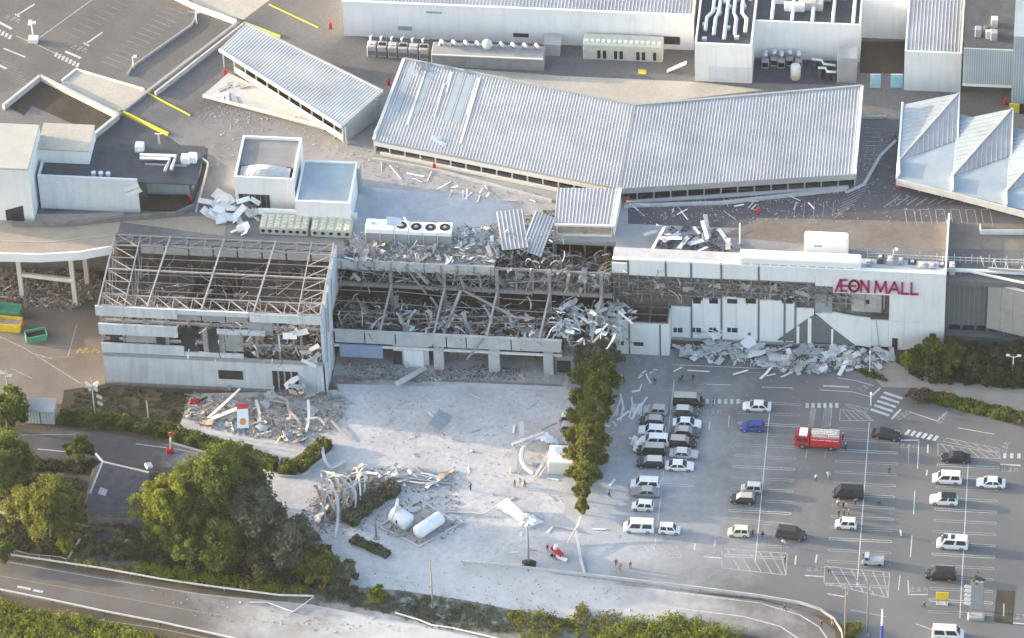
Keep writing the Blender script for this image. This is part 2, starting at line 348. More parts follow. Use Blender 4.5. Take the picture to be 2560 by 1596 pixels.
px_line(road2, [(1560, 1470), (1640, 1478)], .14, 'paint_worn', .016)

sheet('debris_ground', [(470, 985), (600, 982), (842, 975), (880, 1010), (860, 1060), (790, 1112), (700, 1165), (560, 1120), (440, 1075), (455, 1035)], .0115, 'dust_paving', g)
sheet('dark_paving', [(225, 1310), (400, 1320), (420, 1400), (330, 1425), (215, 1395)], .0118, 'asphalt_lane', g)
b = MB(); pts = [S(x, y, .2) for x, y in ((430, 1108), (560, 1146), (700, 1190), (752, 1192), (830, 1128))]; b.strip(pts, .22, .4); b.build('kerb', M['concrete_pale'], lane)
struct(sheet('verge', [(790, 1494), (850, 1466), (1000, 1476), (1160, 1500), (1300, 1528), (1420, 1550), (1500, 1575), (1480, 1640), (1260, 1605), (1130, 1575), (1050, 1556), (980, 1538), (880, 1515)], .0125, 'verge_dust'))
# ================================================================== the mall
ZD = 15.0                                               # level of the roof deck
def part(b, name, m, parent, smooth=False): return b.build(name, M[m] if isinstance(m, str) else [M[k] for k in m], parent, smooth)
def ring_walls(x0, x1, y0, y1, z0, z1, t=.3):
    b = MB(); b.box(x0, x1, y0, y0+t, z0, z1); b.box(x0, x1, y1-t, y1, z0, z1); b.box(x0, x0+t, y0+t, y1-t, z0, z1); b.box(x1-t, x1, y0+t, y1-t, z0, z1); return b
def block(name, label, cat, pxl, pxr, py, depth, h, z0=ZD, wall='white_wall', roof='deck_asphalt', lip=.5, group=None, seams=None):
    a = S(pxl, py, z0); c = S(pxr, py, z0); x0, x1, y0 = a.x, c.x, (a.y+c.y)/2
    t = thing(name, label, cat, ((x0+x1)/2, y0+depth/2, z0), 0, group)
    part(ring_walls(x0, x1, y0, y0+depth, z0, z0+h), 'wall', wall, t)
    part(MB().box(x0+.3, x1-.3, y0+.3, y0+depth-.3, z0+h-lip-.3, z0+h-lip), 'roof', roof, t)
    t['box'] = (x0, x1, y0, y0+depth, z0, z0+h)
    if seams:
        b = MB(); n = int((x1-x0)/.6)
        for i in range(n): b.box(x0+.4+i*.6, x0+.48+i*.6, y0+.3, y0+depth-.3, z0+h-lip, z0+h-lip+.08)
        part(b, 'roof_seams', seams, t)['kind'] = 'stuff'
    return t
def panel_on(parent, Y, pxs, m, name, out=.05, th=.12):
    """a flat plate standing on the upright plane y = Y, outline given on that plane"""
    pts = [V(x, y, Y) for x, y in pxs]; b = MB()
    pts2 = [(p.x, p.z) for p in pts]
    a = sum(pts2[i][0]*pts2[(i+1) % len(pts2)][1]-pts2[(i+1) % len(pts2)][0]*pts2[i][1] for i in range(len(pts2)))
    if a < 0: pts2 = pts2[::-1]
    b.loft([[(x, Y-out+th, z) for x, z in pts2][::-1], [(x, Y-out, z) for x, z in pts2][::-1]])
    return part(b, name, m, parent)
def rect(x0, x1, y0, y1): return [(x0, y0), (x1, y0), (x1, y1), (x0, y1)]

# ------------------------------------------------------------------ roof deck with the solid storeys under it
mall = thing('mall_building', 'main body of the mall under the wide grey rooftop car deck', 'building', (10, 40, 0))
b = MB(); b.box(-64, -28, -2.2, 130, ZD-1, ZD); b.box(-27.99, -2, -4, 130, ZD-1, ZD); b.box(-1.99, 17, 3.2, 130, ZD-1, ZD); b.box(17.01, 140, -2.4, 130, ZD-1, ZD); b.box(-160, -64.01, 3.0, 130, ZD-1, ZD)
deck = part(b, 'roof_deck', 'deck_asphalt', mall)
b = MB(); b.box(-64, -28, 9, 128, 0, ZD-1.01); b.box(-27.99, 17, 9, 128, 0, ZD-1.01); b.box(17.01, 140, .5, 128, 0, ZD-1.01); b.box(-64, -28, -1, 9, 0, ZD-1.01); b.box(-160, -64.01, 7, 128, 0, ZD-1.01)
part(b, 'core_walls', 'concrete_dirty', mall)
def dsheet(pxs, m, z, name='paving'): return sheet(name, pxs, ZD+z, m, mall)
dsheet([(300, 555), (560, 590), (570, 540), (330, 545), (-120, 560), (-120, 600), (150, 600)], 'deck_ramp', .004)
dsheet([(890, 465), (1270, 500), (1300, 545), (1250, 610), (880, 640), (860, 540)], 'deck_dust', .012)
dsheet([(1140, 170), (1400, 190), (1740, 205), (1910, 225), (1590, 262), (1350, 235)], 'deck_pale', .004)  # sunlit stretch of deck, painted as a warm pale sheet
dsheet([(855, 92), (1120, 172), (1010, 150), (930, 250), (860, 200), (640, 70), (560, 20), (400, -40), (800, -40)], 'deck_asphalt', .004)
dsheet([(-200, -60), (470, -60), (505, 20), (330, 180), (180, 165), (60, 215), (-60, 250), (-200, 260)], 'deck_parking', .008)
dsheet([(500, 30), (590, 52), (385, 212), (335, 190)], 'deck_parking', .010)
dsheet([(190, 175), (375, 228), (300, 285), (150, 210)], 'deck_pale', .012)
dsheet([(430, -40), (620, -40), (675, 0), (608, 50), (500, 20)], 'deck_pale', .014)
dsheet([(-140, 572), (280, 560), (300, 556), (270, 585), (-140, 610)], 'deck_ramp', .02)
dsheet([(1900, 545), (2560, 560), (2560, 625), (2100, 618), (1800, 592)], 'deck_brown', .003)
dsheet([(1570, 480), (2150, 470), (2240, 330), (2260, 465), (2560, 540), (2560, 570), (1960, 575), (1570, 560)], 'asphalt_lane', .002)
dsheet([(222, 350), (300, 288), (420, 342), (505, 400), (500, 440), (130, 432)], 'deck_dark', .0075)
dsheet([(130, 420), (520, 370), (515, 430), (480, 520), (350, 520), (110, 530)], 'deck_dark', .006)
# kerbs and low walls across the deck
def dwall(pxs, w_, h, m, name='kerb_wall', z=0, parent=mall):
    pts = [S(x, y, ZD+z+h) for x, y in pxs]; b = MB()
    for a, c in zip(pts[:-1], pts[1:]): b.beam((a.x, a.y, ZD+z+h/2), (c.x, c.y, ZD+z+h/2), w_, h)
    return part(b, name, m, parent)
dwall([(597, 52), (375, 222), (220, 345)], .5, .5, 'concrete'); dwall([(608, 58), (388, 230)], .35, .9, 'concrete_pale')
dwall([(420, -20), (500, 18), (590, 50)], .4, 1.0, 'cream_wall'); dwall([(100, 188), (295, 285), (222, 345)], .5, 1.1, 'concrete_pale', 'parapet'); dwall([(100, 188), (8, 262)], .5, 1.1, 'concrete_pale', 'parapet')
dwall([(155, 200), (190, 172), (360, 222)], .3, .3, 'cream_wall')
dwall([(298, 275), (315, 282), (420, 333)], .35, .5, 'paint_yellow', 'yellow_beam'); dwall([(370, 232), (475, 287)], .15, .25, 'paint_yellow', 'yellow_beam')
dwall([(610, 55), (700, 90)], .35, .4, 'paint_yellow', 'yellow_beam'); dwall([(672, 10), (795, 68)], .15, .2, 'paint_yellow', 'yellow_beam')
dwall([(470, 30), (492, 30), (480, 60), (330, 165), (318, 185)], .25, .5, 'concrete'); 
dwall([(505, 395), (520, 405), (515, 430), (490, 525)], .25, .6, 'concrete_pale'); dwall([(480, 375), (505, 395), (498, 430), (480, 470)], .25, .6, 'concrete')
dwall([(30, 555), (150, 556), (310, 540), (440, 530), (485, 510)], .4, 1.0, 'concrete_dirty', 'ramp_parapet')
dwall([(935, 395), (1100, 425), (1380, 500)], .35, .5, 'concrete_pale'); dwall([(1560, 512), (1800, 505), (2115, 470)], .5, .5, 'concrete_pale')
dwall([(2150, 290), (2215, 290)], .3, .5, 'concrete_pale')
for pts in ([(2115, 480), (2160, 460), (2180, 425), (2200, 390), (2240, 350)],): dwall(pts, .5, .25, 'concrete_pale', 'rubble_kerb')
dwall([(2450, 560), (2452, 575), (2560, 575)], .12, 1.0, 'white_rail', 'railing')
# painted bays on the deck
for i in range(9):
    x, y = 2215+i*26, 515-i*1.2
    pline(deck, [S(x, y, ZD), S(x+36-i*3, y-26+i*3, ZD)], .14, 'paint_worn', ZD+.012, 'hatch_stripe')
for i in range(6):
    x = 2262+i*38; pline(deck, [S(x+6, 562-i, ZD), S(x, 524, ZD), S(x+22, 525, ZD), S(x+30, 562, ZD)], .1, 'paint_worn', ZD+.014, 'bay_line')
for i in range(5): pline(deck, [S(1985+i*24, 545-i, ZD), S(1988+i*24, 505, ZD)], .08, 'paint_worn', ZD+.014, 'bay_line')
for i in range(8): pline(deck, [S(2085+i*5, 545-i*9, ZD), S(2125+i*8, 520-i*9, ZD)], .1, 'paint_worn', ZD+.013, 'hatch_stripe')
for i in range(9): pline(deck, [S(2158, 320+i*11, ZD), S(2200+R_.uniform(-8, 8), 322+i*11, ZD)], .1, 'paint_worn', ZD+.014, 'bay_line')
for i in range(14): # worn bay lines of the upper car park
    x = 300+i*12.5; y = 172-i*10.5; pline(deck, [S(x, y, ZD), S(x-46, y-18, ZD)], .16, 'paint_faint', ZD+.016, 'bay_line')
for i in range(10):
    x = 130+i*17; y = 105-i*11.5; pline(deck, [S(x, y, ZD), S(x+36, y+14, ZD)], .12, 'paint_faint', ZD+.016, 'bay_line')
for i in range(14):
    x = 60+i*15-10; y = 250-i*0; pline(deck, [S(x*.4-20, 150+i*9, ZD), S(x*.4+20, 165+i*9, ZD)], .12, 'paint_faint', ZD+.016, 'bay_line') if i < 7 else None
for pts, w_ in [([(85, 12), (40, 40)], .3), ([(48, 42), (38, 36)], .3), ([(255, 82), (212, 112)], .3), ([(222, 115), (210, 108)], .3), ([(165, 130), (200, 145)], .5), ([(-5, 55), (28, 72)], .5), ([(10, 122), (62, 143)], .3), ([(-10, 160), (15, 172)], .5), ([(85, 105), (230, 0)], .12), ([(40, 90), (120, 125), (190, 160)], .1)]:
    pline(deck, [S(x, y, ZD) for x, y in pts], w_, 'paint_white', ZD+.02, 'painted_line')
for i in range(7): pline(deck, [S(142+i*9, 133+i*4.4, ZD), S(138+i*9, 141+i*4.4, ZD)], .45, 'paint_white', ZD+.02, 'crossing_dash')
for i in range(4): pline(deck, [S(0+i*9, 76+i*4.4, ZD), S(-4+i*9, 84+i*4.4, ZD)], .45, 'paint_white', ZD+.02, 'crossing_dash')
for px, py in ((195, 126), (28, 52)):
    o = lettering(mall, '止まれ', px, py, 1.5, -.45, ZD+.02); p = S(px, py, ZD); o.location = (p.x, p.y, ZD+.021)

# ------------------------------------------------------------------ curved ramp at the left with its legs
ramp = thing('vehicle_ramp', 'tan curved vehicle ramp with white edge beam on legs beside the wrecked wing', 'ramp', (-76, 0, 0))
edge = [S(x, y, 14.6) for x, y in ((-160, 652), (0, 641), (100, 643), (200, 637), (285, 622))]
back = [S(x, y, 14.6) for x, y in ((-160, 530), (0, 535), (100, 540), (200, 540), (310, 535))]
b = MB(); n = len(edge)
poly = [(p.x, p.y) for p in edge]+[(p.x, p.y) for p in back[::-1]]
b.prism(poly, 13.9, 15.035); part(b, 'ramp_slab', 'deck_ramp', ramp)
b = MB()
for a, c in zip(edge[:-1], edge[1:]): b.beam((a.x, a.y-.1, 14.5), (c.x, c.y-.1, 14.5), .3, 1.7)
part(b, 'edge_beam', 'white_clean', ramp)
b = MB(); b.strip([S(x, y, 15.05) for x, y in ((-100, 606), (0, 603), (120, 606), (270, 590))], .25, .12); part(b, 'guide_line', 'deck_pale', ramp)
for px, py in ((57, 749), (190, 765), (220, 718)):
    p = S(px, py, 0); part(MB().box(p.x-.35, p.x+.35, p.y-.35, p.y+.35, 0, 13.9), 'leg', 'cream_wall', ramp)
p0 = S(57, 749); p1 = S(190, 765); part(MB().beam((p0.x, p0.y, 5.6), (p1.x, p1.y, 5.6), .5, .7), 'tie_beam', 'cream_wall', ramp)

# ------------------------------------------------------------------ wrecked wing: stripped steel roof, banded front
wing = thing('wrecked_wing', 'gutted three-storey wing with bare steel roof frame and pale banded front', 'building', (-46, -11, 0))
X0, X1, Y0, Y1, ZT = -64.0, -28.0, -20.0, -2.7, 17.0
def zf(py, px=260): return V(px, py, Y0).z
# floors
part(MB().box(X0+.4, X1-.4, Y0+.5, Y1-.2, 4.6, 5.0), 'floor_slab', 'ruin_mid', wing); part(MB().box(X0+.4, X0+13, Y0+3, Y1-.2, 9.6, 10.0), 'floor_slab', 'ruin_dark', wing)
part(MB().box(X0+21, X1-.4, Y0+9, Y1-.2, 9.6, 10.0), 'floor_slab', 'ruin_dark', wing); part(MB().box(X0+.4, X1-.4, Y0+.4, Y1, -.05, .05), 'floor_slab', 'ruin_mid', wing)
part(MB().box(X0+1, X1-1, Y1-.4, Y1, 0, 13.3), 'back_wall', 'ruin_dark', wing)
for i in range(8): part(MB().box(X0+4.2+i*4.0, X0+7.9+i*4.0, Y1-.55, Y1-.42, 13.6, 15.6), 'back_panel', 'concrete_pale', wing)
part(MB().box(X0, X0+.3, Y0+.4, Y1, 0, 9), 'side_wall', 'concrete_dirty', wing)
# front bands
part(MB().box(X0, X1, Y0, Y0+.35, 0, 6.2), 'front_wall', 'wing_wall', wing)
part(MB().box(X0, X1+.02, Y0-.12, Y0+.2, 6.2, 6.9), 'cornice', 'grey_panel', wing)
for (za, zb, xa, xb) in [(15.0, 17.0, X0-.4, -51.2), (16.1, 17.0, -51.15, -39.6), (15.2, 16.9, -39.5, X1+.1), (11.0, 13.2, X0-.2, -51.4), (7.1, 9.0, X0, -50.6), (12.2, 13.1, -45, -37.2), (7.1, 7.9, -50.5, -41)]:
    part(MB().box(xa, xb, Y0-.2, Y0+.15, za, zb), 'band_panel', 'wing_wall', wing)
for (xa, xb, za, zb) in [(-51.1, -47.5, 14.4, 16.0), (-47.3, -43.6, 14.4, 16.0), (-43.4, -39.9, 14.4, 16.0), (-40, -36, 12.0, 14.6), (-47.5, -44, 7.2, 12.6), (-43.9, -41, 8.2, 12.4), (-60, -56, 9.1, 10.9), (-56, -53, 9.1, 10.9)]:
    part(MB().box(xa, xb, Y0+.3, Y0+.45, za, zb), 'inner_panel', 'grey_panel', wing)
for (xa, xb, za, zb) in [(-51.0, -48.4, 7.6, 13.0), (-46.6, -44.9, 7.6, 13.0)]: part(MB().box(xa, xb, Y0+.05, Y0+.12, za, zb), 'window_pane', 'glass_dark', wing)
for (xa, xb, za, zb) in [(-45.4, -41.4, 2.3, 4.2), (-36.6, -32.4, .3, 4.6), (-62.5, -61.2, 9.2, 10.8), (-55, -53.6, 9.2, 10.8)]: part(MB().box(xa, xb, Y0-.05, Y0+.5, za, zb), 'opening', 'void', wing)
for x in (-35.6, -34.6, -33.5): part(MB().box(x-.12, x+.12, Y0-.12, Y0+.1, .3, 4.6), 'shutter_post', 'grey_panel', wing)
part(MB().box(X0-.1, X1+.1, Y0-.3, Y0+.1, 0.0, .5), 'plinth', 'concrete_dirty', wing)
# columns and floor edges of the front
for i, x in enumerate([X0+.2]+[X0+3.6*k for k in range(1, 10)]+[X1-.2]): part(MB().box(x-.16, x+.16, Y0+.45, Y0+.75, 5, 16.4), 'column', 'steel_grey', wing)
for z in (9.6, 13.6): part(MB().box(X0, X1, Y0+.4, Y0+.8, z-.35, z), 'floor_edge', 'steel_grey', wing)
for i in range(10):
    for yy in (Y1-3, -11.2): part(MB().box(X0+2+i*3.6-.14, X0+2+i*3.6+.14, yy-.14, yy+.14, 0 if yy > -10 else 4.6, 13.5 if yy > -10 else 9.8), 'column', 'steel_rust', wing)
# roof steel: edge trusses and rafters
def truss_h(p, q_, off, n, z, m='steel_white', w_=.17):
    p = Vector(p); q_ = Vector(q_); off = Vector(off)
    part(MB().beam((p.x, p.y, z), (q_.x, q_.y, z), w_+.08), 'chord', m, wing); part(MB().beam(tuple(p+off)[:2]+(z,), tuple(q_+off)[:2]+(z,), w_), 'chord', m, wing)
    for i in range(n):
        a = p.lerp(q_, i/n); c = p.lerp(q_, (i+1)/n)
        part(MB().beam((a.x+off.x, a.y+off.y, z-.02), (c.x, c.y, z-.02), .13), 'diagonal', m, wing); part(MB().beam((a.x, a.y, z+.02), (a.x+off.x, a.y+off.y, z+.02), .12), 'strut', m, wing)
truss_h((X0, Y0+.1, 0), (X1, Y0+.1, 0), (0, 2.8, 0), 12, ZT-.15); truss_h((X0, Y1, 0), (X1, Y1, 0), (0, -2.4, 0), 12, ZT-.15, 'steel_grey')
truss_h((X0+.15, Y0, 0), (X0+.15, Y1, 0), (4.2, 0, 0), 6, ZT+.15, 'steel_grey'); truss_h((X1-.15, Y0, 0), (X1-.15, Y1, 0), (-3.6, 0, 0), 6, ZT+.15)
for x in (-55.4, -46.6, -38.2): part(MB().beam((x-.6, Y0+.1, ZT+.1), (x+.6, Y1, ZT+.1), .22, .34), 'rafter', 'steel_white', wing)
part(MB().beam((X0, -11.2, ZT+.05), (X1, -11.2, ZT+.05), .2, .3), 'purlin', 'steel_white', wing)
part(MB().beam((X0, Y1+.2, ZT-.3), (X1, Y1+.2, ZT-.3), .4, .5), 'eaves_beam', 'steel_rust', wing)
for i in range(5): # braced side
    y = Y0+i*3.4
    part(MB().beam((X0+.2, y, 9), (X0+.2, y+3.4, ZT-.2), .16), 'brace', 'steel_grey', wing); part(MB().beam((X0+.2, y+3.4, 5), (X0+.2, y+3.4, ZT-.2), .2), 'column', 'steel_grey', wing)
    part(MB().beam((X0+4.2, y+1, 5), (X0+4.2, y+1, ZT-.2), .2), 'column', 'steel_grey', wing); part(MB().beam((X0+4.2, y, 8), (X0+4.2, y+3.4, 13), .14), 'brace', 'steel_grey', wing)
# right-hand side wall, torn
b = MB(); z0s = [0]*7; zt = [17.0, 16.8, 16.9, 16.4, 16.7, 16.9, 16.6]
for i in range(6):
    ya = Y0+i*(Y1-Y0)/6; yb = Y0+(i+1)*(Y1-Y0)/6-.04
    bb = MB().box(X1-.25+.05*(i % 2), X1+.1+.12*(i % 3), ya, yb, 0 if i < 3 else 8.5, zt[i]); part(bb, 'side_panel', 'wing_wall', wing)
for (y, z0_, z1_) in [(Y0+1.2, 6, 16.5), (Y0+4, 10, 17), (Y0+8, 9, 16.8)]: part(MB().beam((X1+.35, y, z0_), (X1+.45, y+1.2, z1_), .2), 'hanging_strip', 'steel_white', wing)
for i in range(7): # torn cladding at the right front corner
    part(MB().board((X1-2.2+R_.uniform(-3, 2), Y0-.5+R_.uniform(-.3, .1), R_.uniform(6.6, 13.5)), R_.uniform(2, 4), R_.uniform(.5, 1.2), .06, q(R_.uniform(1, 2), R_.uniform(-.8, .8), R_.uniform(-.4, .4))), 'torn_panel', R_.choice(['pale_wall', 'bent_metal', 'white_wall']), wing)
for i in range(9): part(MB().board((X1-2+R_.uniform(-3.4, 2), Y0-.9+R_.uniform(-.9, .3), R_.uniform(.4, 3.2)), R_.uniform(1.5, 3.6), R_.uniform(.5, 1.3), .06, q(R_.uniform(0, 2), R_.uniform(-.9, .9), R_.uniform(-.5, .5))), 'torn_panel', R_.choice(['pale_wall', 'bent_metal', 'white_wall', 'grey_panel']), wing)

# ------------------------------------------------------------------ collapsed hall between the wings
hall = thing('collapsed_hall', 'collapsed middle hall with dark open storeys and bare rafters', 'building', (-6, -6, 0))
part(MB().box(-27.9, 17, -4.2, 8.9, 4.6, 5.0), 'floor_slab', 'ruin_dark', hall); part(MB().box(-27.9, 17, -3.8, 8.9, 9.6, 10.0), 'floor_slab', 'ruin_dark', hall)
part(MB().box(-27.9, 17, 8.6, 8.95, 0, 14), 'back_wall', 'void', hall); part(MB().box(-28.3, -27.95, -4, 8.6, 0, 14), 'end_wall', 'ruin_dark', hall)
part(MB().box(-27.5, 9.6, -12, -4.2, 4.3, 4.6), 'floor_slab', 'ruin_mid', hall)
part(MB().box(-27.5, 9.6, -5, -4.6, 0, 4.3), 'back_wall', 'concrete_dirty', hall)
b = MB(); b.box(-27.9, -2, -4.35, -4.02, 13.2, 15.1); part(b, 'deck_fascia', 'concrete_pale', hall)
for i in range(10): part(MB().box(-27+i*2.7, -26.75+i*2.7, -4.5, -4.36, 13.2, 15.0), 'fascia_rib', 'steel_grey', hall)
for xa, xb in ((-27.9, -12), (-11.9, 4), (4.1, 17)): part(MB().beam((xa, -4.2, 10.0+.2*(xa > 0)), (xb, -4.2, 9.9), .5, .7), 'floor_beam', 'steel_grey', hall)
for x in (-18.9, -10.2, -1.6, 6.9, 15.3): part(MB().box(x-.28, x+.28, -4.75, -4.4, 0, 13.2 if x < -2 else 14.8), 'column', 'steel_grey', hall)
for x in (-18.9, -10.2, -1.6, 6.9, 15.3): part(MB().beam((x, -4.7, 10.2), (x-1.0, -12.1, 7.1), .32, .45), 'rafter', 'steel_white', hall)
for x in (1.5, 4.2, 9.8, 12.6): part(MB().box(x-.12, x+.12, -4.4, -4.15, 10, 14.6), 'mullion', 'steel_grey', hall)
for (a, c, w_) in [((-16.5, -4.4, 14.4), (-13.2, -4.9, 9.2), .28), ((-15, -4.2, 13.9), (-12.8, -4.6, 11.2), .5), ((-8.0, -3.9, 14), (-7, -4.6, 10.4), .3), ((-7.5, -4.9, 10.2), (-10.6, -12.6, 4.2), .42), ((-7.2, -4.8, 10.2), (1.8, -8.6, 8.2), .3),
                   ((1.8, -8.6, 8.2), (4.5, -8.6, 8.3), .3), ((-3, -12.4, 7), (-5.8, -13.6, 3.2), .25), ((-26, -4.5, 13.4), (-16, -4.5, 11.8), .12), ((-12, -4.5, 11.8), (-3, -4.5, 12.6), .12), ((0, -4.5, 12), (8, -4.5, 13), .14),
                   ((-24.5, -6, 8.6), (-22.6, -8.4, 7.2), .2), ((-12.5, -8.5, 7.6), (-3, -8.5, 8), .14), ((-3, -8.2, 7.8), (6, -8.4, 8), .16), ((-27.5, -8.4, 7.6), (-13, -8.4, 7.8), .14), ((-2, -8.5, 7.5), (-6, -9.6, 6.9), .16)]:
    part(MB().beam(a, c, w_), 'bent_beam', 'steel_grey' if w_ < .3 else 'steel_white', hall)
# front slab band
for xa, xb in ((-27.3, -22.6), (-22.4, -17.6), (-17.4, -9.3), (-9.1, -6.1), (-5.9, 1.2), (1.4, 9.4)): part(MB().box(xa, xb, -12.4, -12.1, 4.5, 7.0), 'front_panel', 'concrete_pale', hall)
part(MB().beam((-27.5, -12.55, 4.0), (9.5, -12.55, 4.0), .3, .35), 'edge_rail', 'white_rail', hall); part(MB().beam((-27.5, -12.3, 7.05), (9.5, -12.3, 7.05), .5, .2), 'coping', 'concrete_pale', hall)
for x, w_ in ((-10.5, 1.6), (-1.5, 1.8), (7.3, 1.6)): part(MB().box(x-w_/2, x+w_/2, -13.1, -12.0, .14, 4.4), 'pillar', 'concrete_pale', hall)
part(MB().box(-26.6, -19.6, -12.9, -12.45, 1.8, 4.3), 'blue_screen', 'glass_blue', hall)
part(MB().box(-18, -12.2, -12.2, -11.8, .14, 4.3), 'infill_wall', 'pale_wall', hall); part(MB().box(-18.0, -16.6, -12.35, -12.1, .2, 3.0), 'doorway', 'void', hall); part(MB().box(-16.2, -13, -12.75, -12.25, .14, 3.7), 'shop_box', 'white_wall', hall)
part(MB().box(-9.4, -3, -9.2, -8.8, .14, 4.3), 'infill_wall', 'concrete', hall); part(MB().box(-8.4, -6.6, -9.4, -9.1, 1.8, 2.8), 'doorway', 'void', hall)
part(MB().box(8.3, 11.5, -12.2, -8, .14, 3.4), 'shop_box', 'concrete', hall); part(MB().box(8.6, 10.8, -12.35, -12.1, .2, 2.6), 'doorway', 'void', hall)
# open frame where the deck has fallen in, below the small ribbed roof
for x in (-1.6, 6.9, 15.3):
    for y in (-4, 3): part(MB().box(x-.2, x+.2, y-.2, y+.2, 5, 15 if y > 0 else 14.8), 'column', 'steel_grey', hall)
for y, z in ((-4.1, 14.6), (3.0, 14.7), (3.0, 10.0)): part(MB().beam((-2, y, z), (16.8, y, z-.1), .3, .4), 'frame_beam', 'steel_grey', hall)
for i in range(5): part(MB().beam((-1.5+i*4.3, -4, 12.3+.3*math.sin(i)), (2.8+i*3.5, -4, 12.2), .12), 'sag_rail', 'steel_grey', hall)
for i in range(26): part(MB().board((R_.uniform(-26, 15), R_.uniform(-4.7, -3.6), R_.uniform(10.2, 13.4)), R_.uniform(1.2, 3), R_.uniform(.2, .6), .05, q(R_.uniform(.6, 2.2), R_.uniform(-1.3, 1.3), R_.uniform(-.5, .5))), 'hanging_panel', R_.choice(['bent_metal', 'steel_grey', 'ruin_mid', 'ruin_mid', 'ruin_mid']), hall)
# ================================================================== the wing with the big letters
YF = -3.0
aw = thing('lettered_wing', 'white mall wing with torn mid-height cladding and big magenta letters', 'building', (44, 0, 0))
def fx(px): return V(px, 780, YF).x
def fz(px, py): return V(px, py, YF).z
part(MB().box(17.0, 70.4, YF+.55, YF+.75, 0, 16.3), 'inner_wall', 'ruin_mid', aw)
part(MB().box(17.0, 70.4, YF+.76, .4, ZD-.01, 16.4), 'parapet_core', 'concrete_pale', aw)
def facade(px0, px1, py0, py1, m='white_wall', name='wall_panel', out=.0, th=.3):
    x0, x1 = fx(px0), fx(px1); xm = (px0+px1)/2
    return part(MB().box(x0, x1, YF-out, YF-out+th, max(0, fz(xm, py1)), fz(xm, py0)), name, m, aw)
tops = lambda px: 648+(px-1575)*(685-648)/790.0
for a, c, bot in [(1532, 1570, 683), (1575, 1663, 690), (1668, 1726, 693), (1731, 1801, 696), (1806, 1894, 699), (1899, 2036, 704), (2037, 2081, 716)]:
    facade(a, c, tops((a+c)/2)+(12 if a == 1532 else 0), bot)
ZH = fz(2150, 735.5)
part(MB().box(fx(2081.5), 70.5, YF, YF+.3, ZH, 16.7), 'wall_panel', 'white_wall', aw); part(MB().box(fx(2223), 70.5, YF, YF+.3, 0, ZH-.004), 'wall_panel', 'white_wall', aw); facade(2137, 2222.5, 801, 866)
for p in (1572, 1665.5, 1728.5, 1803.5, 1896.5): facade(p-2, p+2, tops(p)+1, 700 if p < 1700 else 706, 'grey_wall', 'joint', .06, .2)
part(MB().box(17.0, 70.5, YF-.08, YF+.6, 16.72, 16.85), 'coping', 'white_clean', aw)
part(MB().box(70.2, 70.5, YF+.31, 12, 0, 16.7), 'side_wall', 'white_wall', aw)
# lower cladding
for a, c, top in [(1678, 1726, 768), (1731, 1757, 752), (1757.5, 1801, 748), (1806, 1840, 744), (1840.5, 1894, 748), (1899, 1959, 752), (1964, 1986, 756), (1991, 2035, 772)]:
    facade(a, c, top, 852+(a-1680)*.012)
for p in (1728.5, 1803.5, 1896.5, 1961.5, 1988.5): facade(p-2.2, p+2.2, 745 if p > 1730 else 764, 853, 'grey_wall', 'joint', .06, .2)
for a, c in ((1733, 1752), (1773, 1795), (1818, 1843), (1864, 1890), (1955, 1982)): facade(a, c, 748, 759, 'void', 'window', .05, .2)
for a, c in ((1683, 1706), (1729, 1752), (1772, 1795), (1818, 1844)):
    facade(a, c, 820, 831, 'void', 'window', .04, .2); facade(a+9, a+11, 820, 831, 'pale_wall', 'window_bar', .07, .05)
facade(1870, 1877, 832, 838, 'grey_wall', 'wall_lamp', .12, .15)
# shaded storey behind the torn strip
for i in range(17):
    x = 18+i*3.05
    part(MB().box(x-.12, x+.12, YF+.15, YF+.45, 8.6, 13.6), 'stud', R_.choice(['steel_grey', 'steel_rust', 'steel_grey']), aw)
for z in (9.4, 10.7, 12.3, 13.4): part(MB().beam((17, YF+.3, z), (56, YF+.3, z-.1), .18), 'sheeting_rail', 'steel_grey', aw)
for i in range(70):
    x = R_.uniform(18, 56); part(MB().board((x, YF+R_.uniform(.05, .45), R_.uniform(9.2, 13.2)), R_.uniform(.4, 1.3), R_.uniform(.12, .5), .05, q(math.pi/2+R_.uniform(-.3, .3), R_.uniform(-1.2, 1.2), R_.uniform(-.2, .2))), 'torn_lining', R_.choice(['ruin_mid', 'grey_panel', 'grey_panel', 'ruin_mid', 'ruin_dark', 'steel_grey', 'ruin_pale']), aw)
# hole below the letters
for i in range(16): part(MB().board((R_.uniform(fx(2085), fx(2140)), YF+R_.uniform(.2, .5), R_.uniform(8.4, 12.2)), R_.uniform(.6, 1.6), R_.uniform(.3, .8), .05, q(math.pi/2+R_.uniform(-.3, .3), R_.uniform(-1.2, 1.2), R_.uniform(-.2, .2))), 'torn_lining', R_.choice(['ruin_mid', 'ruin_pale', 'ruin_dark', 'ruin_tan']), aw)
facade(2128, 2203, 738, 783, 'ruin_pale', 'inner_lining', -.3, .1); facade(2160, 2173, 753, 763, 'void', 'opening', -.25, .05); facade(2204, 2212, 736, 790, 'ruin_dark', 'opening', -.3, .1); facade(2178, 2222, 790, 800, 'ruin_dark', 'opening', -.2, .1)
facade(2037, 2080, 740, 785, 'grey_panel', 'inner_lining', -.3, .1); facade(1960, 2080, 716, 730, 'grey_wall', 'inner_lining', -.2, .1)
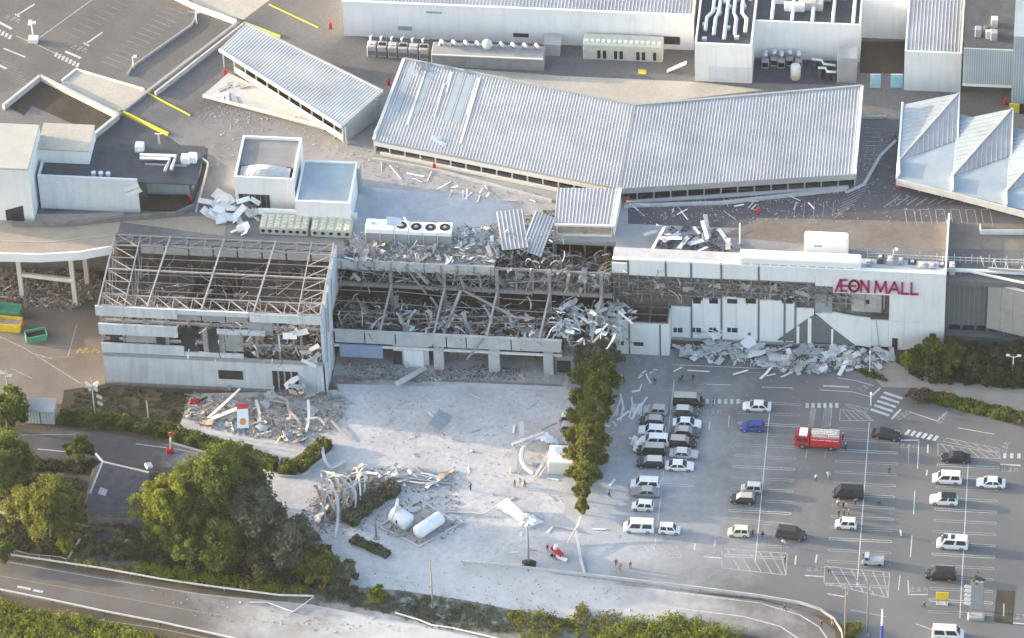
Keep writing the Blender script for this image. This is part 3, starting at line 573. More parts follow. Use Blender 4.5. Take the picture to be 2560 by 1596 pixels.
# stripped triangle low down, its grey lining and white posts; the panel right of it
panel_on(aw, YF, [(1943, 850), (2018, 797), (2036, 787), (2050, 794), (2079, 819), (2136, 862)], 'grey_wall', 'lining', .12, .1)
panel_on(aw, YF, [(2038, 784), (2080, 784), (2083, 781), (2130, 790), (2176, 796), (2178, 868), (2138, 862), (2080, 818), (2052, 794)], 'white_wall', 'wall_panel', .1, .3)
for a, c, t in ((1992, 1999, 815), (2020, 2029, 795), (2079, 2084, 822)): facade(a, c, t, 860, 'white_clean', 'post', .2, .15)
facade(2232, 2246, 846, 876, 'void', 'door', .05, .2)
for p in (2110, 2155, 2200, 2262, 2310): facade(p-.5, p+.5, tops(p)+2, 699, 'pale_wall', 'panel_seam', .012, .05)
for p in (2262, 2310): facade(p-.5, p+.5, 740, 876, 'pale_wall', 'panel_seam', .012, .05)
facade(2225, 2364, 806, 807.2, 'pale_wall', 'panel_seam', .014, .05)
b = MB(); b.beam(V(2190, 800, YF-.06), V(2198, 872, YF-.06), .08); part(b, 'crack_seam', 'grey_panel', aw)
facade(1680, 2140, 853, 860, 'concrete', 'plinth', .25, .2)
# step block
sb = thing('annex_block', 'low white annex with dark joints and roofless top beside the hedge', 'building', (21.6, -5, 0))
part(MB().box(17.0, 26.3, -7.05, -6.8, 0, 6.8), 'front_wall', 'white_wall', sb); part(MB().box(26.05, 26.35, -6.79, -3.05, 0, 6.8), 'side_wall', 'white_wall', sb); part(MB().box(17, 17.25, -6.79, -3.05, 0, 6.8), 'side_wall', 'white_wall', sb)
part(MB().box(17.3, 26, -6.7, -3.1, 5.2, 5.4), 'roof', 'void', sb)
for x in (19.9, 24.9): part(MB().box(x-.13, x+.13, -7.12, -7.0, 0, 6.7), 'joint', 'grey_wall', sb)
for x0, x1 in ((18.1, 19.0), (20.6, 22.2)): part(MB().box(x0, x1, -7.1, -7.0, 1.9, 2.7), 'window', 'void', sb)
for x in (17.2, 20.2, 23.2, 26.1):
    part(MB().beam((x, -3.2, 7), (x, -6.9, 7), .18), 'rafter', 'steel_rust', sb); part(MB().beam((x, -3.4, 7), (x, -3.4, 13), .2), 'post', 'steel_rust', sb)
for y in (-6.9, -5, -3.2): part(MB().beam((17.1, y, 7.0), (26.2, y, 7.0), .15), 'rail', 'steel_rust', sb)
for z in (9, 10.6, 12.5): part(MB().beam((17.1, -3.4, z), (26.2, -3.4, z), .12), 'rail', 'steel_rust', sb)
# ------------------------------------------------------------------ letters on the wall
sign = thing('wall_sign', 'large magenta AEON MALL lettering on the white facade', 'sign', (fx(2185), YF-.2, 13))
zb, zt_ = fz(2185, 729.5), fz(2185, 702)
LH = zt_-zb
def stroke_letter(name, x0, x1, strokes, wd=.33):
    b = MB()
    for st in strokes:
        for (a, c) in zip(st[:-1], st[1:]):
            P0 = Vector((x0+(x1-x0)*a[0], 0, zb+LH*a[1])); P1 = Vector((x0+(x1-x0)*c[0], 0, zb+LH*c[1]))
            d = (P1-P0).normalized()*(wd*.35); b.beam((P0.x-d.x, YF-.2, P0.z-d.z), (P1.x+d.x, YF-.2, P1.z+d.z), .16, wd, up=(0, 0, 1) if abs(P1.z-P0.z) < .95*(P1-P0).length else (1, 0, 0))
    return part(b, name, 'magenta', sign)
ov = [(.5+.5*math.cos(t*math.pi/10), .5+.5*math.sin(t*math.pi/10)) for t in range(21)]
LX = lambda p: fx(p)
stroke_letter('letter', LX(2088), LX(2116), [[(0, -.08), (.42, 1), (1, 1)], [(.5, 1), (.5, 0), (1, 0)], [(.16, .42), (1.0, .48)]])
stroke_letter('letter', LX(2122), LX(2146), [ov, [(-.15, .46), (.62, .5)]])
stroke_letter('letter', LX(2152), LX(2170), [[(0, 0), (0, 1), (1, 0), (1, 1)]])
stroke_letter('letter', LX(2186), LX(2215), [[(0, 0), (.1, 1), (.5, .1), (.9, 1), (1, 0)]])
stroke_letter('letter', LX(2221), LX(2247), [[(0, 0), (.5, 1), (1, 0)], [(.22, .34), (.78, .34)]])
stroke_letter('letter', LX(2254), LX(2270), [[(0, 1), (0, 0), (1, 0)]]); stroke_letter('letter', LX(2277), LX(2293), [[(0, 1), (0, 0), (1, 0)]])
# ------------------------------------------------------------------ grey wing and curved screen at the right edge
gw = thing('grey_wing', 'dark grey ribbed wing with window strip right of the white facade', 'building', (80, 0, 0))
x0 = 70.6
part(MB().box(x0, 110, -.6, -.2, 0, ZD+.4), 'wall', 'grey_wall', gw); part(MB().box(x0, 110, -.75, -.19, ZD+.41, ZD+.75), 'coping', 'white_wall', gw)
for i in range(14): part(MB().box(x0+.5+i*.8, x0+.56+i*.8, -.68, -.61, 3.6, ZD+.3), 'wall_rib', 'grey_panel', gw)
part(MB().box(x0, 110, -2.2, -.62, 0, 2.9), 'base_storey', 'grey_wall', gw)
for i in range(5): part(MB().box(x0+.6+i*2.2, x0+2.4+i*2.2, -.75, -.63, 3.0, 3.9), 'window_pane', 'glass_dark', gw)
scr = thing('curved_screen', 'pale curved panel screen with open rail frame at right edge', 'screen', (84, -3, 0))
ptsb = [S(x, y, 4.4) for x, y in ((2467, 818), (2500, 826), (2530, 833), (2570, 842), (2640, 852))]
for a, c in zip(ptsb[:-1], ptsb[1:]): part(MB().beam((a.x, a.y, 9.0), (c.x-.03, c.y, 9.0), .2, 9.4), 'screen_panel', 'concrete', scr)
for a, c in zip(ptsb[:-1], ptsb[1:]):
    part(MB().beam((a.x, a.y, 14.0), (c.x, c.y, 14.0), .4, .25), 'top_rail', 'cream_wall', scr); part(MB().beam((a.x, a.y, 14), (a.x-1.5, a.y+4.5, 15.6), .14), 'stay', 'white_rail', scr); part(MB().beam((a.x, a.y, 14.1), (c.x-1.5, c.y+4.5, 15.6), .1), 'stay', 'white_rail', scr)
a, c = S(2430, 680, 15.6), S(2640, 725, 15.6); part(MB().beam(a, c, .3, .3), 'top_rail', 'cream_wall', scr); part(MB().beam(S(2470, 672, 16), S(2640, 685, 16), .3, .5), 'top_rail', 'roof_metal', scr)
part(MB().box(ptsb[0].x+1, ptsb[-1].x, -1.0, -.8, 5, 14), 'rear_wall', 'void', scr)
for i in range(5): p = ptsb[0].lerp(ptsb[-1], i/4); part(MB().box(p.x-.15, p.x+.15, p.y+.2, p.y+.5, 0, 5), 'leg', 'grey_wall', scr)

# ------------------------------------------------------------------ ribbed metal roofs standing on the deck
def ribbed_roof(root, front, back, th, m, seam, sp=.55, sh=.07, name='roof'):
    """front and back edges are matched world polylines; seams run from back to front"""
    b = MB()
    for i in range(len(front)-1):
        f0, f1, b0, b1 = front[i], front[i+1], back[i], back[i+1]; dz = Vector((0, 0, th))
        b.loft([[f0-dz, f1-dz, b1-dz, b0-dz], [f0, f1, b1, b0]])
    r = part(b, name, m, root); bs = MB()
    for i in range(len(front)-1):
        L = (front[i+1]-front[i]).length; n = max(2, int(L/sp))
        for k in range(n+1):
            t = k/n; a = front[i].lerp(front[i+1], t); c = back[i].lerp(back[i+1], t); bs.beam(a+Vector((0, 0, sh*.4)), c+Vector((0, 0, sh*.4)), .13, sh)
    s_ = part(bs, name+'_seams', seam, r); s_['kind'] = 'stuff'; return r
# the big folded roof
zf1, zb1 = 18.3, 20.6
br = thing('folded_canopy', 'biggest ribbed metal roof, bent in plan, across the middle of the deck', 'canopy', (15, 28, ZD))
FR = [S(934, 350, zf1), S(1550, 472, zf1), S(2137, 436, zf1)]; BK = [S(1010, 148, zb1), S(1589, 264, zb1), S(2155, 216, zb1)]
ribbed_roof(br, FR, BK, .35, 'roof_metal', 'roof_seam')
part(MB().beam(FR[0]+Vector((0, 0, .05)), BK[0]+Vector((0, 0, .05)), .5, .35), 'gable_trim', 'cream_wall', br); part(MB().beam(FR[2]+Vector((0, 0, .05)), BK[2]+Vector((0, 0, .05)), .5, .35), 'gable_trim', 'white_clean', br)
part(MB().strip([BK[0]+Vector((0, 0, .1)), BK[1]+Vector((0, 0, .1)), BK[2]+Vector((0, 0, .1))], .4, .3), 'ridge_trim', 'grey_panel', br)
for i, (m, hh) in enumerate((('cream_wall', 1.1), ('roof_metal', 1.0))):
    a, c = FR[i], FR[i+1]; d = (c-a); nn = Vector((0, .12, 0))
    part(MB().beam(a+nn-Vector((0, 0, hh/2+.2)), c+nn-Vector((0, 0, hh/2+.2)), .12, hh), 'fascia', m, br)
    n = int(d.length/2.6)
    for k in range(n+1): p = a.lerp(c, k/n)+Vector((0, .5, 0)); part(MB().box(p.x-.12, p.x+.12, p.y-.12, p.y+.12, ZD, p.z-.36), 'post', 'cream_wall' if i == 0 else 'steel_grey', br)
    part(MB().beam(a+Vector((.5, 1.6, -1.9)), c+Vector((-.5, 1.6, -1.9)), .2, 2.0), 'glazing', 'glass_dark', br)
    part(MB().beam(Vector((a.x+1, a.y+.1, ZD+.35)), Vector((c.x-1, c.y+.1, ZD+.35)), .5, .5), 'upstand', 'cream_wall' if i == 0 else 'concrete_pale', br)
for i in range(2):
    a, c = BK[i], BK[i+1]; part(MB().beam(Vector((a.x, a.y-.6, 17.6)), Vector((c.x, c.y-.6, 17.6)), .2, 5.1), 'rear_wall', 'white_wall', br)
for p, q_ in ((FR[0], BK[0]), (FR[2], BK[2])): part(MB().beam(Vector((p.x, p.y+1, 17)), Vector((q_.x, q_.y-1, 17)), .2, 4), 'gable_wall', 'white_wall', br)
def on_roof(t, u, i=0): # point on the roof: t along, u from back to front
    return BK[i].lerp(BK[i+1], t).lerp(FR[i].lerp(FR[i+1], t), u)
for t, u0, u1, w_ in ((.105, .02, .75, .35), (.215, .05, .30, .3), (.335, .05, .85, .4), (.325, .1, .5, .2), (.2, .2, .6, .2)): # lifted, chalky seams
    part(MB().beam(on_roof(t, u0)+Vector((0, 0, .12)), on_roof(t+.005, u1)+Vector((0, 0, .05)), w_, .14), 'lifted_seam', 'roof_seam_stain', br)
for t in (.045, .125, .255, .295): part(MB().beam(on_roof(t, .05)+Vector((0, 0, .06)), on_roof(t, .62)+Vector((0, 0, .06)), 1.1, .06), 'bare_strip', 'roof_metal_blue', br)
for t, u, l_, rr in ((.075, .03, 1.6, .4), (.09, .05, 1.8, -.3), (.105, .09, 1.5, .2), (.11, .02, 1.2, 1.0), (.2, .02, 1.8, .1), (.28, .02, 1.4, -.1), (.07, .14, 2.6, 1.4), (.24, .85, 1.4, .2), (.26, .9, 1.9, -.3)):
    p = on_roof(t, u)+Vector((0, 0, .35)); part(MB().board(p, l_, .6, .05, q(.5, .3, rr)), 'torn_sheet', 'white_wall' if u > .1 else 'grey_panel', br)
# left canopy
cl = thing('left_canopy', 'blue-grey ribbed canopy with cream edge left of the big roof', 'canopy', (-40, 36, ZD))
zf2, zb2 = 19.2, 20.6
F2 = [S(548, 125, zf2), S(854, 318, zf2)]; B2 = [S(618, 60, zb2), S(957, 228, zb2)]
ribbed_roof(cl, F2, B2, .35, 'roof_metal_blue', 'roof_seam')
part(MB().beam(F2[0], F2[1], .35, .5), 'edge_trim', 'cream_wall', cl); part(MB().beam(B2[0], B2[1], .3, .4), 'edge_trim', 'roof_metal', cl); part(MB().beam(F2[1], B2[1], .3, .5), 'edge_trim', 'roof_metal', cl)
for k in range(12):
    p = F2[0].lerp(F2[1], k/11)+Vector((.5, .5, 0)); part(MB().box(p.x-.12, p.x+.12, p.y-.12, p.y+.12, ZD, zf2-.36), 'post', 'cream_wall', cl)
part(MB().beam(F2[0].lerp(F2[1], .12)+Vector((1.2, 1.2, -2.4)), F2[0].lerp(F2[1], .9)+Vector((1.2, 1.2, -2.4)), .15, 3.2), 'glazing', 'glass_dark', cl)
part(MB().beam(F2[0].lerp(F2[1], .1)+Vector((.4, .3, -2.9)), F2[0].lerp(F2[1], .98)+Vector((.4, .3, -2.9)), .15, 1.2), 'shop_front', 'cream_wall', cl)
for p, q_ in ((B2[0], B2[1]),): part(MB().beam(Vector((p.x+1, p.y-1, 17.5)), Vector((q_.x-1, q_.y-1, 17.5)), .2, 4.8), 'rear_wall', 'white_wall', cl)
part(MB().beam(Vector((F2[1].x, F2[1].y+.6, 17.3)), Vector((B2[1].x-.6, B2[1].y-.4, 17.3)), .2, 4.2), 'side_wall', 'grey_panel', cl)
plat = [S(x, y, ZD+.5) for x, y in ((507, 238), (572, 182), (858, 322), (850, 330))]
part(MB().prism([(p.x, p.y) for p in plat], ZD, ZD+.5), 'terrace_slab', 'concrete_pale', cl); part(MB().beam(S(507, 240, ZD+.6), S(856, 330, ZD+.6), .3, .5), 'slab_edge', 'cream_wall', cl)
# small roof over the fallen-in bay
srf = thing('small_canopy', 'small ribbed roof with tan panel below, hanging over the fallen-in bay', 'canopy', (8, 8, ZD))
F3 = [S(1387, 562, 17.4), S(1533, 566, 17.4)]; B3 = [S(1394, 470, 18.2), S(1550, 472, 18.2)]
ribbed_roof(srf, F3, B3, .3, 'roof_metal', 'roof_seam')
part(MB().beam(F3[1], B3[1], .6, .4), 'gable_trim', 'white_clean', srf); part(MB().beam(F3[0], F3[1], .3, .4), 'edge_trim', 'cream_wall', srf)
part(MB().beam(F3[0]+Vector((.4, .4, -1.2)), F3[1]+Vector((-.4, .4, -1.2)), .15, 1.6), 'gable_wall', 'ruin_tan', srf); part(MB().beam(F3[0]+Vector((.2, .2, -2.2)), F3[1]+Vector((-.2, .2, -2.2)), .25, .4), 'beam', 'cream_wall', srf)
for p in (F3[0], F3[1], F3[0].lerp(F3[1], .5)): part(MB().box(p.x-.15, p.x+.15, p.y+.1, p.y+.4, 5 if p.y < 3 else 10, p.z-.3), 'post', 'steel_grey', srf)
part(MB().beam(F3[1]+Vector((.1, .2, -3)), B3[1]+Vector((.1, 0, -3)), .15, 5.2), 'side_wall', 'white_wall', srf)
for k, (c_, l_, w_, rot, ) in enumerate([((1281, 575), 8, 4.4, q(.18, .0, .22)), ((1345, 585), 7, 3.6, q(.55, .25, -.18))]):
    p = S(c_[0], c_[1], 16.6); t = thing('loose_roof_sheet', ('long' if k == 0 else 'short')+' ribbed roof sheet torn loose left of the small roof'+(' nearer the fans' if k == 0 else ' right next to it'), 'metal sheet', p)
    Mx = Matrix.Translation(p) @ rot.to_matrix().to_4x4(); b = MB(); b.board(p, w_, l_, .08, rot); part(b, 'sheet', 'roof_metal', t); b = MB()
    for i in range(7):
        xx = -w_/2+.2+i*(w_-.4)/6; b.beam(Mx @ Vector((xx, -l_/2, .08)), Mx @ Vector((xx, l_/2, .08)), .16, .12)
    part(b, 'ribs', 'roof_seam', t)
# ------------------------------------------------------------------ saw-tooth canopy at the right
st_ = thing('sawtooth_canopy', 'grey saw-tooth canopy with raised triangular sails at right edge of the deck', 'canopy', (72, 28, ZD))
zc = 17.6
base = [S(x, y, zc) for x, y in ((2256, 258), (2242, 446), (2400, 484), (2640, 545), (2640, 345), (2400, 285))]
part(MB().prism([(p.x, p.y) for p in base], zc-.4, zc), 'roof', 'roof_metal_blue', st_)
fb = [S(x, y, zc-.2) for x, y in ((2241, 449), (2400, 488), (2640, 552))]
for a, c in zip(fb[:-1], fb[1:]): part(MB().beam(a+Vector((0, -.2, -.3)), c+Vector((0, -.2, -.3)), .3, 1.2), 'fascia', 'concrete_pale', st_)
part(MB().beam(base[0], base[1], .35, .5), 'edge_trim', 'white_clean', st_)
for i in range(3):
    ox, oy = 134*i, 39*i
    L = S(2247+ox, 402+oy, zc+.05); T = S(2397+ox, 233+oy, zc+1.7); Bl = S(2258+ox, 262+oy, zc+.05); Br = S(2393+ox, 350+oy, zc+.05); G = S(2245+ox, 440+oy, zc+.05); C_ = S(2380+ox, 470+oy, zc+.05)
    b = MB(); b.add([L, T, Bl, Br], [(0, 1, 2), (2, 1, 3), (0, 2, 3)]); sail = part(b, 'sail', 'roof_metal_blue', st_)
    b = MB(); b.add([L, Br, T], [(0, 1, 2)]); part(b, 'louvre_wall', 'roof_metal', st_)
    b = MB()
    for k in range(1, 12):
        t = k/12; b.beam(L.lerp(Br, t)+Vector((0, -.05, 0)), L.lerp(T, t)+Vector((0, -.05, 0)), .12)
    part(b, 'louvres', 'concrete_pale', sail)['kind'] = 'stuff'
    b = MB()
    for k in range(1, 14):
        t = k/14; b.beam(Bl.lerp(L, t)+Vector((0, 0, .03)), T.lerp(L, t)+Vector((0, 0, .03)), .07, .06)
    part(b, 'plate_seams', 'roof_seam', sail)['kind'] = 'stuff'
    part(MB().beam(L+Vector((0, 0, .1)), T+Vector((0, 0, .1)), .22, .22), 'ridge_trim', 'concrete_pale', st_); part(MB().beam(L+Vector((0, -.2, .8)), L+Vector((0, -.2, -1)), .4), 'bracket', 'cream_wall', st_)
    part(MB().beam(L+Vector((0, -.1, .4)), G+Vector((.2, 0, .3)), .3, .7), 'cheek', 'cream_wall', st_); part(MB().beam(T+Vector((.1, 0, 0)), Br+Vector((.1, 0, 0)), .2), 'post', 'white_clean', st_)
for k in range(8): p = base[1].lerp(base[3], k/7)+Vector((0, 1, 0)); part(MB().box(p.x-.15, p.x+.15, p.y-.15, p.y+.15, ZD, zc-.4), 'post', 'steel_grey', st_)
for k in range(3): p = base[0].lerp(base[4], k/2)+Vector((.3, -1, 0)); part(MB().box(p.x-.15, p.x+.15, p.y-.15, p.y+.15, ZD, zc-.4), 'post', 'steel_grey', st_)
# ================================================================== plant rooms and blocks on the deck
bh = block('rooftop_hall', 'long white rooftop hall with ribbed roof along the top edge', 'building', 857, 1737, 108, 40, 7.4, wall='white_wall', roof='roof_metal', lip=.2, seams='roof_seam')
x0, x1, y0, y1, z0, z1 = bh['box']
for a, c, ta, tb in ((1638, 1700, 90, 112), (1283, 1322, 83, 94)): 
    p, q_ = V(a, ta, y0), V(c, tb, y0); part(MB().box(p.x, q_.x, y0-.04, y0+.1, min(p.z, q_.z), max(p.z, q_.z)), 'louvre', 'void', bh)
part(MB().beam(V(1065, 31, y0-.1), V(1105, 33, y0-.1), .1, .3), 'wall_grille', 'grey_panel', bh); part(MB().box(V(995, 72, y0).x, V(1030, 72, y0).x, y0-.05, y0+.05, V(1010, 76, y0).z, V(1010, 66, y0).z), 'wall_grille', 'grey_panel', bh)
part(MB().box(x0-.05, x1, y0-.1, y0+.3, z1+.01, z1+.2), 'coping', 'white_clean', bh)
# tower box with ducts on a dark roof
tb = block('duct_tower', 'white box with dark roof full of pale ducts, jutting from the hall', 'building', 1737, 1880, 206, 19.5, 8.2, roof='deck_dark', lip=1.0)
x0, x1, y0, y1, z0, z1 = tb['box']
for k, (xx, bend) in enumerate([(.25, -1), (.36, -.5), (.5, 0), (.62, .6), (.76, 1)]):
    x = x0+(x1-x0)*xx; zz = z1-.5
    part(MB().tube([(x, y1-1, zz), (x, y0+9, zz), (x+bend*.9, y0+7.5, zz), (x+bend*.9, y0+2+abs(bend)*2, zz)], .32, 8), 'duct', 'duct_metal', tb, True)
for k in range(14): 
    x = R_.uniform(x0+1, x1-1); y = R_.uniform(y0+1, y1-2); part(MB().bevbox(x-.4, x+.4, y-.35, y+.35, z1-1, z1-.4, .08), 'vent', 'duct_metal', tb)
part(MB().box(x0+2.4, x1-.1, y0-.05, y0-.01, z0+.3, z0+3.4), 'louvre', 'pale_wall', tb)
# right part of the white hall with the plant yard before it
rh = block('plant_hall', 'white hall wall behind the roof plant right of the duct tower', 'building', 1883, 2150, 150, 30, 8.0, roof='deck_dark', lip=1.0)
x0, x1, y0, y1, z0, z1 = rh['box']
for k in range(16):
    x = R_.uniform(x0+1, x1-2); y = y0+R_.uniform(2, 12); part(MB().bevbox(x, x+R_.uniform(1, 3.5), y, y+R_.uniform(.8, 2), z1-1, z1+R_.uniform(.2, 1.0), .1), 'air_unit', R_.choice(['white_clean', 'chiller', 'duct_metal']), rh)
for k in range(5): x = x0+3+k*3.4; part(MB().tube([(x, y0+1, z1-.3), (x, y0+9, z1-.3), (x+1.2, y0+10, z1-.3)], .3), 'duct', 'white_clean', rh, True)
def deck_box(name, label, cat, pxl, pxr, py, depth, h, m, z0=ZD, bev=.1, group=None, extra=None):
    a = S(pxl, py, z0); c = S(pxr, py, z0); y = (a.y+c.y)/2; t = thing(name, label, cat, ((a.x+c.x)/2, y, z0), 0, group)
    part(MB().bevbox(a.x, c.x, y, y+depth, z0, z0+h, bev), 'casing', m, t); t['box'] = (a.x, c.x, y, y+depth, z0, z0+h); return t
t = deck_box('plant_cabinet', 'grey plant room box at right end of the plant yard', 'plant box', 2092, 2142, 206, 3, 5.2, 'grey_panel'); bx = t['box']; part(MB().box(bx[1]+.01, bx[1]+.06, bx[2]+.4, bx[2]+1.6, ZD, ZD+2.4), 'door', 'grey_wall', t)
t = thing('water_tank', 'cream round water tank standing in the plant yard', 'tank', S(1989, 197, ZD)); p = S(1989, 195, ZD)
part(MB().tube([(p.x, p.y, ZD), (p.x, p.y, ZD+2.6), (p.x, p.y, ZD+2.8)], [.85, .85, .6], 16), 'drum', 'cream_wall', t, True); part(MB().tube([(p.x, p.y, ZD+2.78), (p.x, p.y, ZD+2.95)], .25, 10), 'lid', 'duct_metal', t)
plant = [(1915, 'tall pale ribbed exhaust duct nearest the duct tower'), (1937, 'second pale exhaust duct in the plant yard'), (1955, 'third pale exhaust duct in the plant yard'), (1976, 'pale exhaust duct just left above the round tank'), (1998, 'pale exhaust duct right above the round tank')]
for i, (px, lb) in enumerate(plant):
    p = S(px, 150-(i % 2)*5, ZD); t = thing('exhaust_duct', lb, 'duct', p, 0, 'exhaust ducts of the plant yard')
    part(MB().tube([(p.x, p.y, ZD), (p.x, p.y, ZD+1.6), (p.x, p.y-.5, ZD+2.1), (p.x, p.y-1.5, ZD+2.1)], .38, 8), 'pipe', 'duct_metal', t, True); part(MB().bevbox(p.x-.6, p.x+.6, p.y-2.3, p.y-1.2, ZD, ZD+1.5, .1), 'fan_box', 'grey_panel', t); part(MB().box(p.x-.5, p.x+.5, p.y-2.34, p.y-2.31, ZD+.3, ZD+1.2), 'grille', 'black', t)
for i, (a, c, lb) in enumerate([((2030, 148), (2090, 156), 'upper pale pipe run left of the grey plant box'), ((2045, 170), (2092, 172), 'lower pale pipe run left of the grey plant box')]):
    t = thing('pipe_run', lb, 'pipe', S(*a, ZD)); pa = S(*a, ZD+1.3); pc = S(*c, ZD+1.3); part(MB().tube([pa, pa.lerp(pc, .4), pa.lerp(pc, .5)+Vector((0, -.9, 0)), pc+Vector((0, -.9, 0))], .22), 'pipe', 'white_clean', t, True)
    for u in (.1, .5, .9): pp = pa.lerp(pc, u); part(MB().box(pp.x-.3, pp.x+.3, pp.y-1.4, pp.y+.3, ZD, ZD+.9), 'support', 'deck_dark', t)
sheet('plant_floor', [(1885, 150), (2095, 152), (2090, 212), (1885, 208)], ZD+.016, 'deck_dark', mall)
# right of that: recess, white box with ribbed roof, blue ribbed wall
rw = block('corner_hall', 'white wall with brown recess at its foot near the top right', 'building', 2152, 2420, 100, 25, 8.2, roof='roof_metal', lip=.2, seams='roof_seam')
sheet('recess_floor', [(2152, 104), (2262, 104), (2260, 185), (2150, 183)], ZD+.02, 'pit_floor', mall)
t = thing('glass_screen', 'pair of cyan glass panes before the brown recess', 'glass screen', S(2215, 215, ZD))
for a, c in ((2175, 2202), (2226, 2256)): pa, pc = S(a, 221, ZD), S(c, 221, ZD); part(MB().beam((pa.x, pa.y, ZD+1.5), (pc.x, pc.y, ZD+1.5), .1, 2.9), 'pane', 'glass_cyan', t); part(MB().beam((pa.x, pa.y, ZD+3), (pc.x, pc.y, ZD+3), .15, .12), 'rail', 'white_rail', t)
wb = block('ribbed_box', 'white box with ribbed sloping roof at the top right', 'building', 2259, 2401, 229, 17, 8.4, roof='roof_metal', lip=.15, seams='roof_seam')
bb = thing('blue_hall', 'blue-grey ribbed hall with open bay at the top right corner', 'building', S(2480, 200, ZD))
pa, pc, pe = S(2404, 262, ZD), S(2527, 262, ZD), S(2700, 270, ZD); yb = pa.y
part(MB().box(pa.x, pc.x, yb, yb+.3, ZD+4.6, ZD+12), 'wall', 'roof_metal_blue', bb); part(MB().box(pa.x, pc.x, yb-.1, yb+.32, ZD+4.1, ZD+4.6), 'lintel', 'cream_wall', bb)
part(MB().box(pa.x, pc.x, yb+9, yb+9.3, ZD, ZD+5), 'bay_wall', 'ruin_mid', bb); part(MB().box(pc.x, pe.x, yb-1.2, yb+30, ZD+1.2, ZD+16), 'side_hall', 'roof_metal_blue', bb)
b = MB()
for k in range(22): xx = pa.x+.2+k*.37; b.box(xx, xx+.08, yb-.06, yb, ZD+4.7, ZD+11.9)
part(b, 'wall_ribs', 'roof_seam', bb)['kind'] = 'stuff'
b = MB()
for k in range(26): xx = pc.x+.2+k*.42; b.box(xx, xx+.08, yb-1.27, yb-1.2, ZD+1.3, ZD+15.9)
part(b, 'wall_ribs', 'roof_seam', bb)['kind'] = 'stuff'
part(MB().box(pa.x, pc.x-.02, yb+.31, yb+20, ZD+10.6, ZD+11), 'roof', 'deck_dark', bb)
for k in range(6): xx = pa.x+R_.uniform(.5, 6); yy = yb+R_.uniform(1, 8); part(MB().bevbox(xx, xx+1.1, yy, yy+1.2, ZD+11, ZD+12.6, .1), 'air_unit', R_.choice(['duct_metal', 'grey_panel', 'grey_wall']), bb)
t = thing('warning_board', 'yellow and black board at the foot of the blue hall corner', 'sign board', S(2540, 262, ZD)); part(MB().beam(S(2523, 270, ZD+1), S(2548, 272, ZD+1), .15, 1.9), 'board', 'paint_yellow', t); part(MB().beam(S(2549, 272, ZD+1), S(2600, 276, ZD+1), .15, 1.9), 'board', 'black', t)
# plant before the long hall
t = deck_box('plant_platform', 'long grey plant platform with white rail before the rooftop hall', 'plant platform', 1078, 1360, 172, 3.4, 2.6, 'concrete'); bx = t['box']
part(MB().beam((bx[0], bx[2]-.1, bx[5]), (bx[1], bx[2]-.1, bx[5]), .25, .2), 'rail', 'cream_wall', t)
for k in range(9): xx = bx[0]+1.2+k*2.0; part(MB().tube([(xx, bx[3]-.8, bx[5]), (xx+.3, bx[3]-.8, bx[5]+.9), (xx+.9, bx[3]-1.6, bx[5]+.9)], .33), 'duct', 'duct_metal', t, True)
p = S(1218, 122, ZD+2.5); part(MB().tube([(p.x, p.y, bx[5]), (p.x, p.y, bx[5]+.4), (p.x, p.y, bx[5]+1.2), (p.x, p.y, bx[5]+1.7)], [.5, .85, .85, .4], 14), 'globe_tank', 'cream_wall', t, True)
for i in range(6):
    xl = 918+i*26; t = deck_box('condenser', ['condenser at the left end of the row before the rooftop hall', 'second condenser from the left before the rooftop hall', 'third condenser from the left before the rooftop hall', 'fourth condenser from the left before the rooftop hall', 'fifth condenser from the left before the rooftop hall', 'condenser at the right end of the row, against the plant platform'][i], 'condenser', xl, xl+23, 142+i*1.5, 1.8, 2.1, 'chiller', group='condensers before the rooftop hall'); bx = t['box']
    part(MB().box(bx[0]+.15, bx[1]-.15, bx[2]-.03, bx[2], ZD+.3, ZD+1.2), 'grille', 'concrete_dirty', t)
    for u in (.3, .7): part(MB().tube([(bx[0]+(bx[1]-bx[0])*u, bx[2]+.9, bx[5]), (bx[0]+(bx[1]-bx[0])*u, bx[2]+.9, bx[5]+.18)], .34, 10), 'fan_ring', 'black' if i % 2 else 'duct_metal', t)
    part(MB().tube([(bx[0]+.4, bx[3]+.3, ZD), (bx[0]+.4, bx[3]+.3, ZD+2.6), (bx[0]+1.0, bx[3]+1, ZD+2.9)], .2), 'pipe', 'duct_metal', t, True)
t = deck_box('fan_rack', 'cream rack of cooling units with dark gaps right of the platform', 'cooling rack', 1457, 1657, 152, 3.0, 3.2, 'chiller_tile'); bx = t['box']
for k in range(14): xx = bx[0]+.3+k*.94; part(MB().tube([(xx+.3, bx[2]+1, bx[5]), (xx+.3, bx[2]+1, bx[5]+.25)], .34, 10), 'fan_ring', 'white_clean', t)
for k in (2, 3, 5, 6, 9, 10, 12): xx = bx[0]+.25+k*.94; part(MB().box(xx+.3, xx+.85, bx[2]-.04, bx[2], ZD+.3, ZD+2.0), 'grille', 'black', t)
t = deck_box('plant_hut', 'small pale hut between platform and fan rack', 'hut', 1362, 1400, 140, 2.4, 2.4, 'chiller'); bx = t['box']; part(MB().box(bx[0]-.2, bx[1]+.2, bx[2]-.2, bx[3]+.2, bx[5], bx[5]+.15), 'roof', 'roof_metal', t)
t = thing('yellow_notice', 'yellow notice mat lying on the deck behind the big roof', 'mat', S(1606, 180, ZD)); part(MB().prism([(p.x, p.y) for p in (S(1596, 174, ZD), S(1616, 176, ZD), S(1615, 187, ZD), S(1595, 185, ZD))], ZD+.02, ZD+.08), 'mat', 'paint_yellow', t)
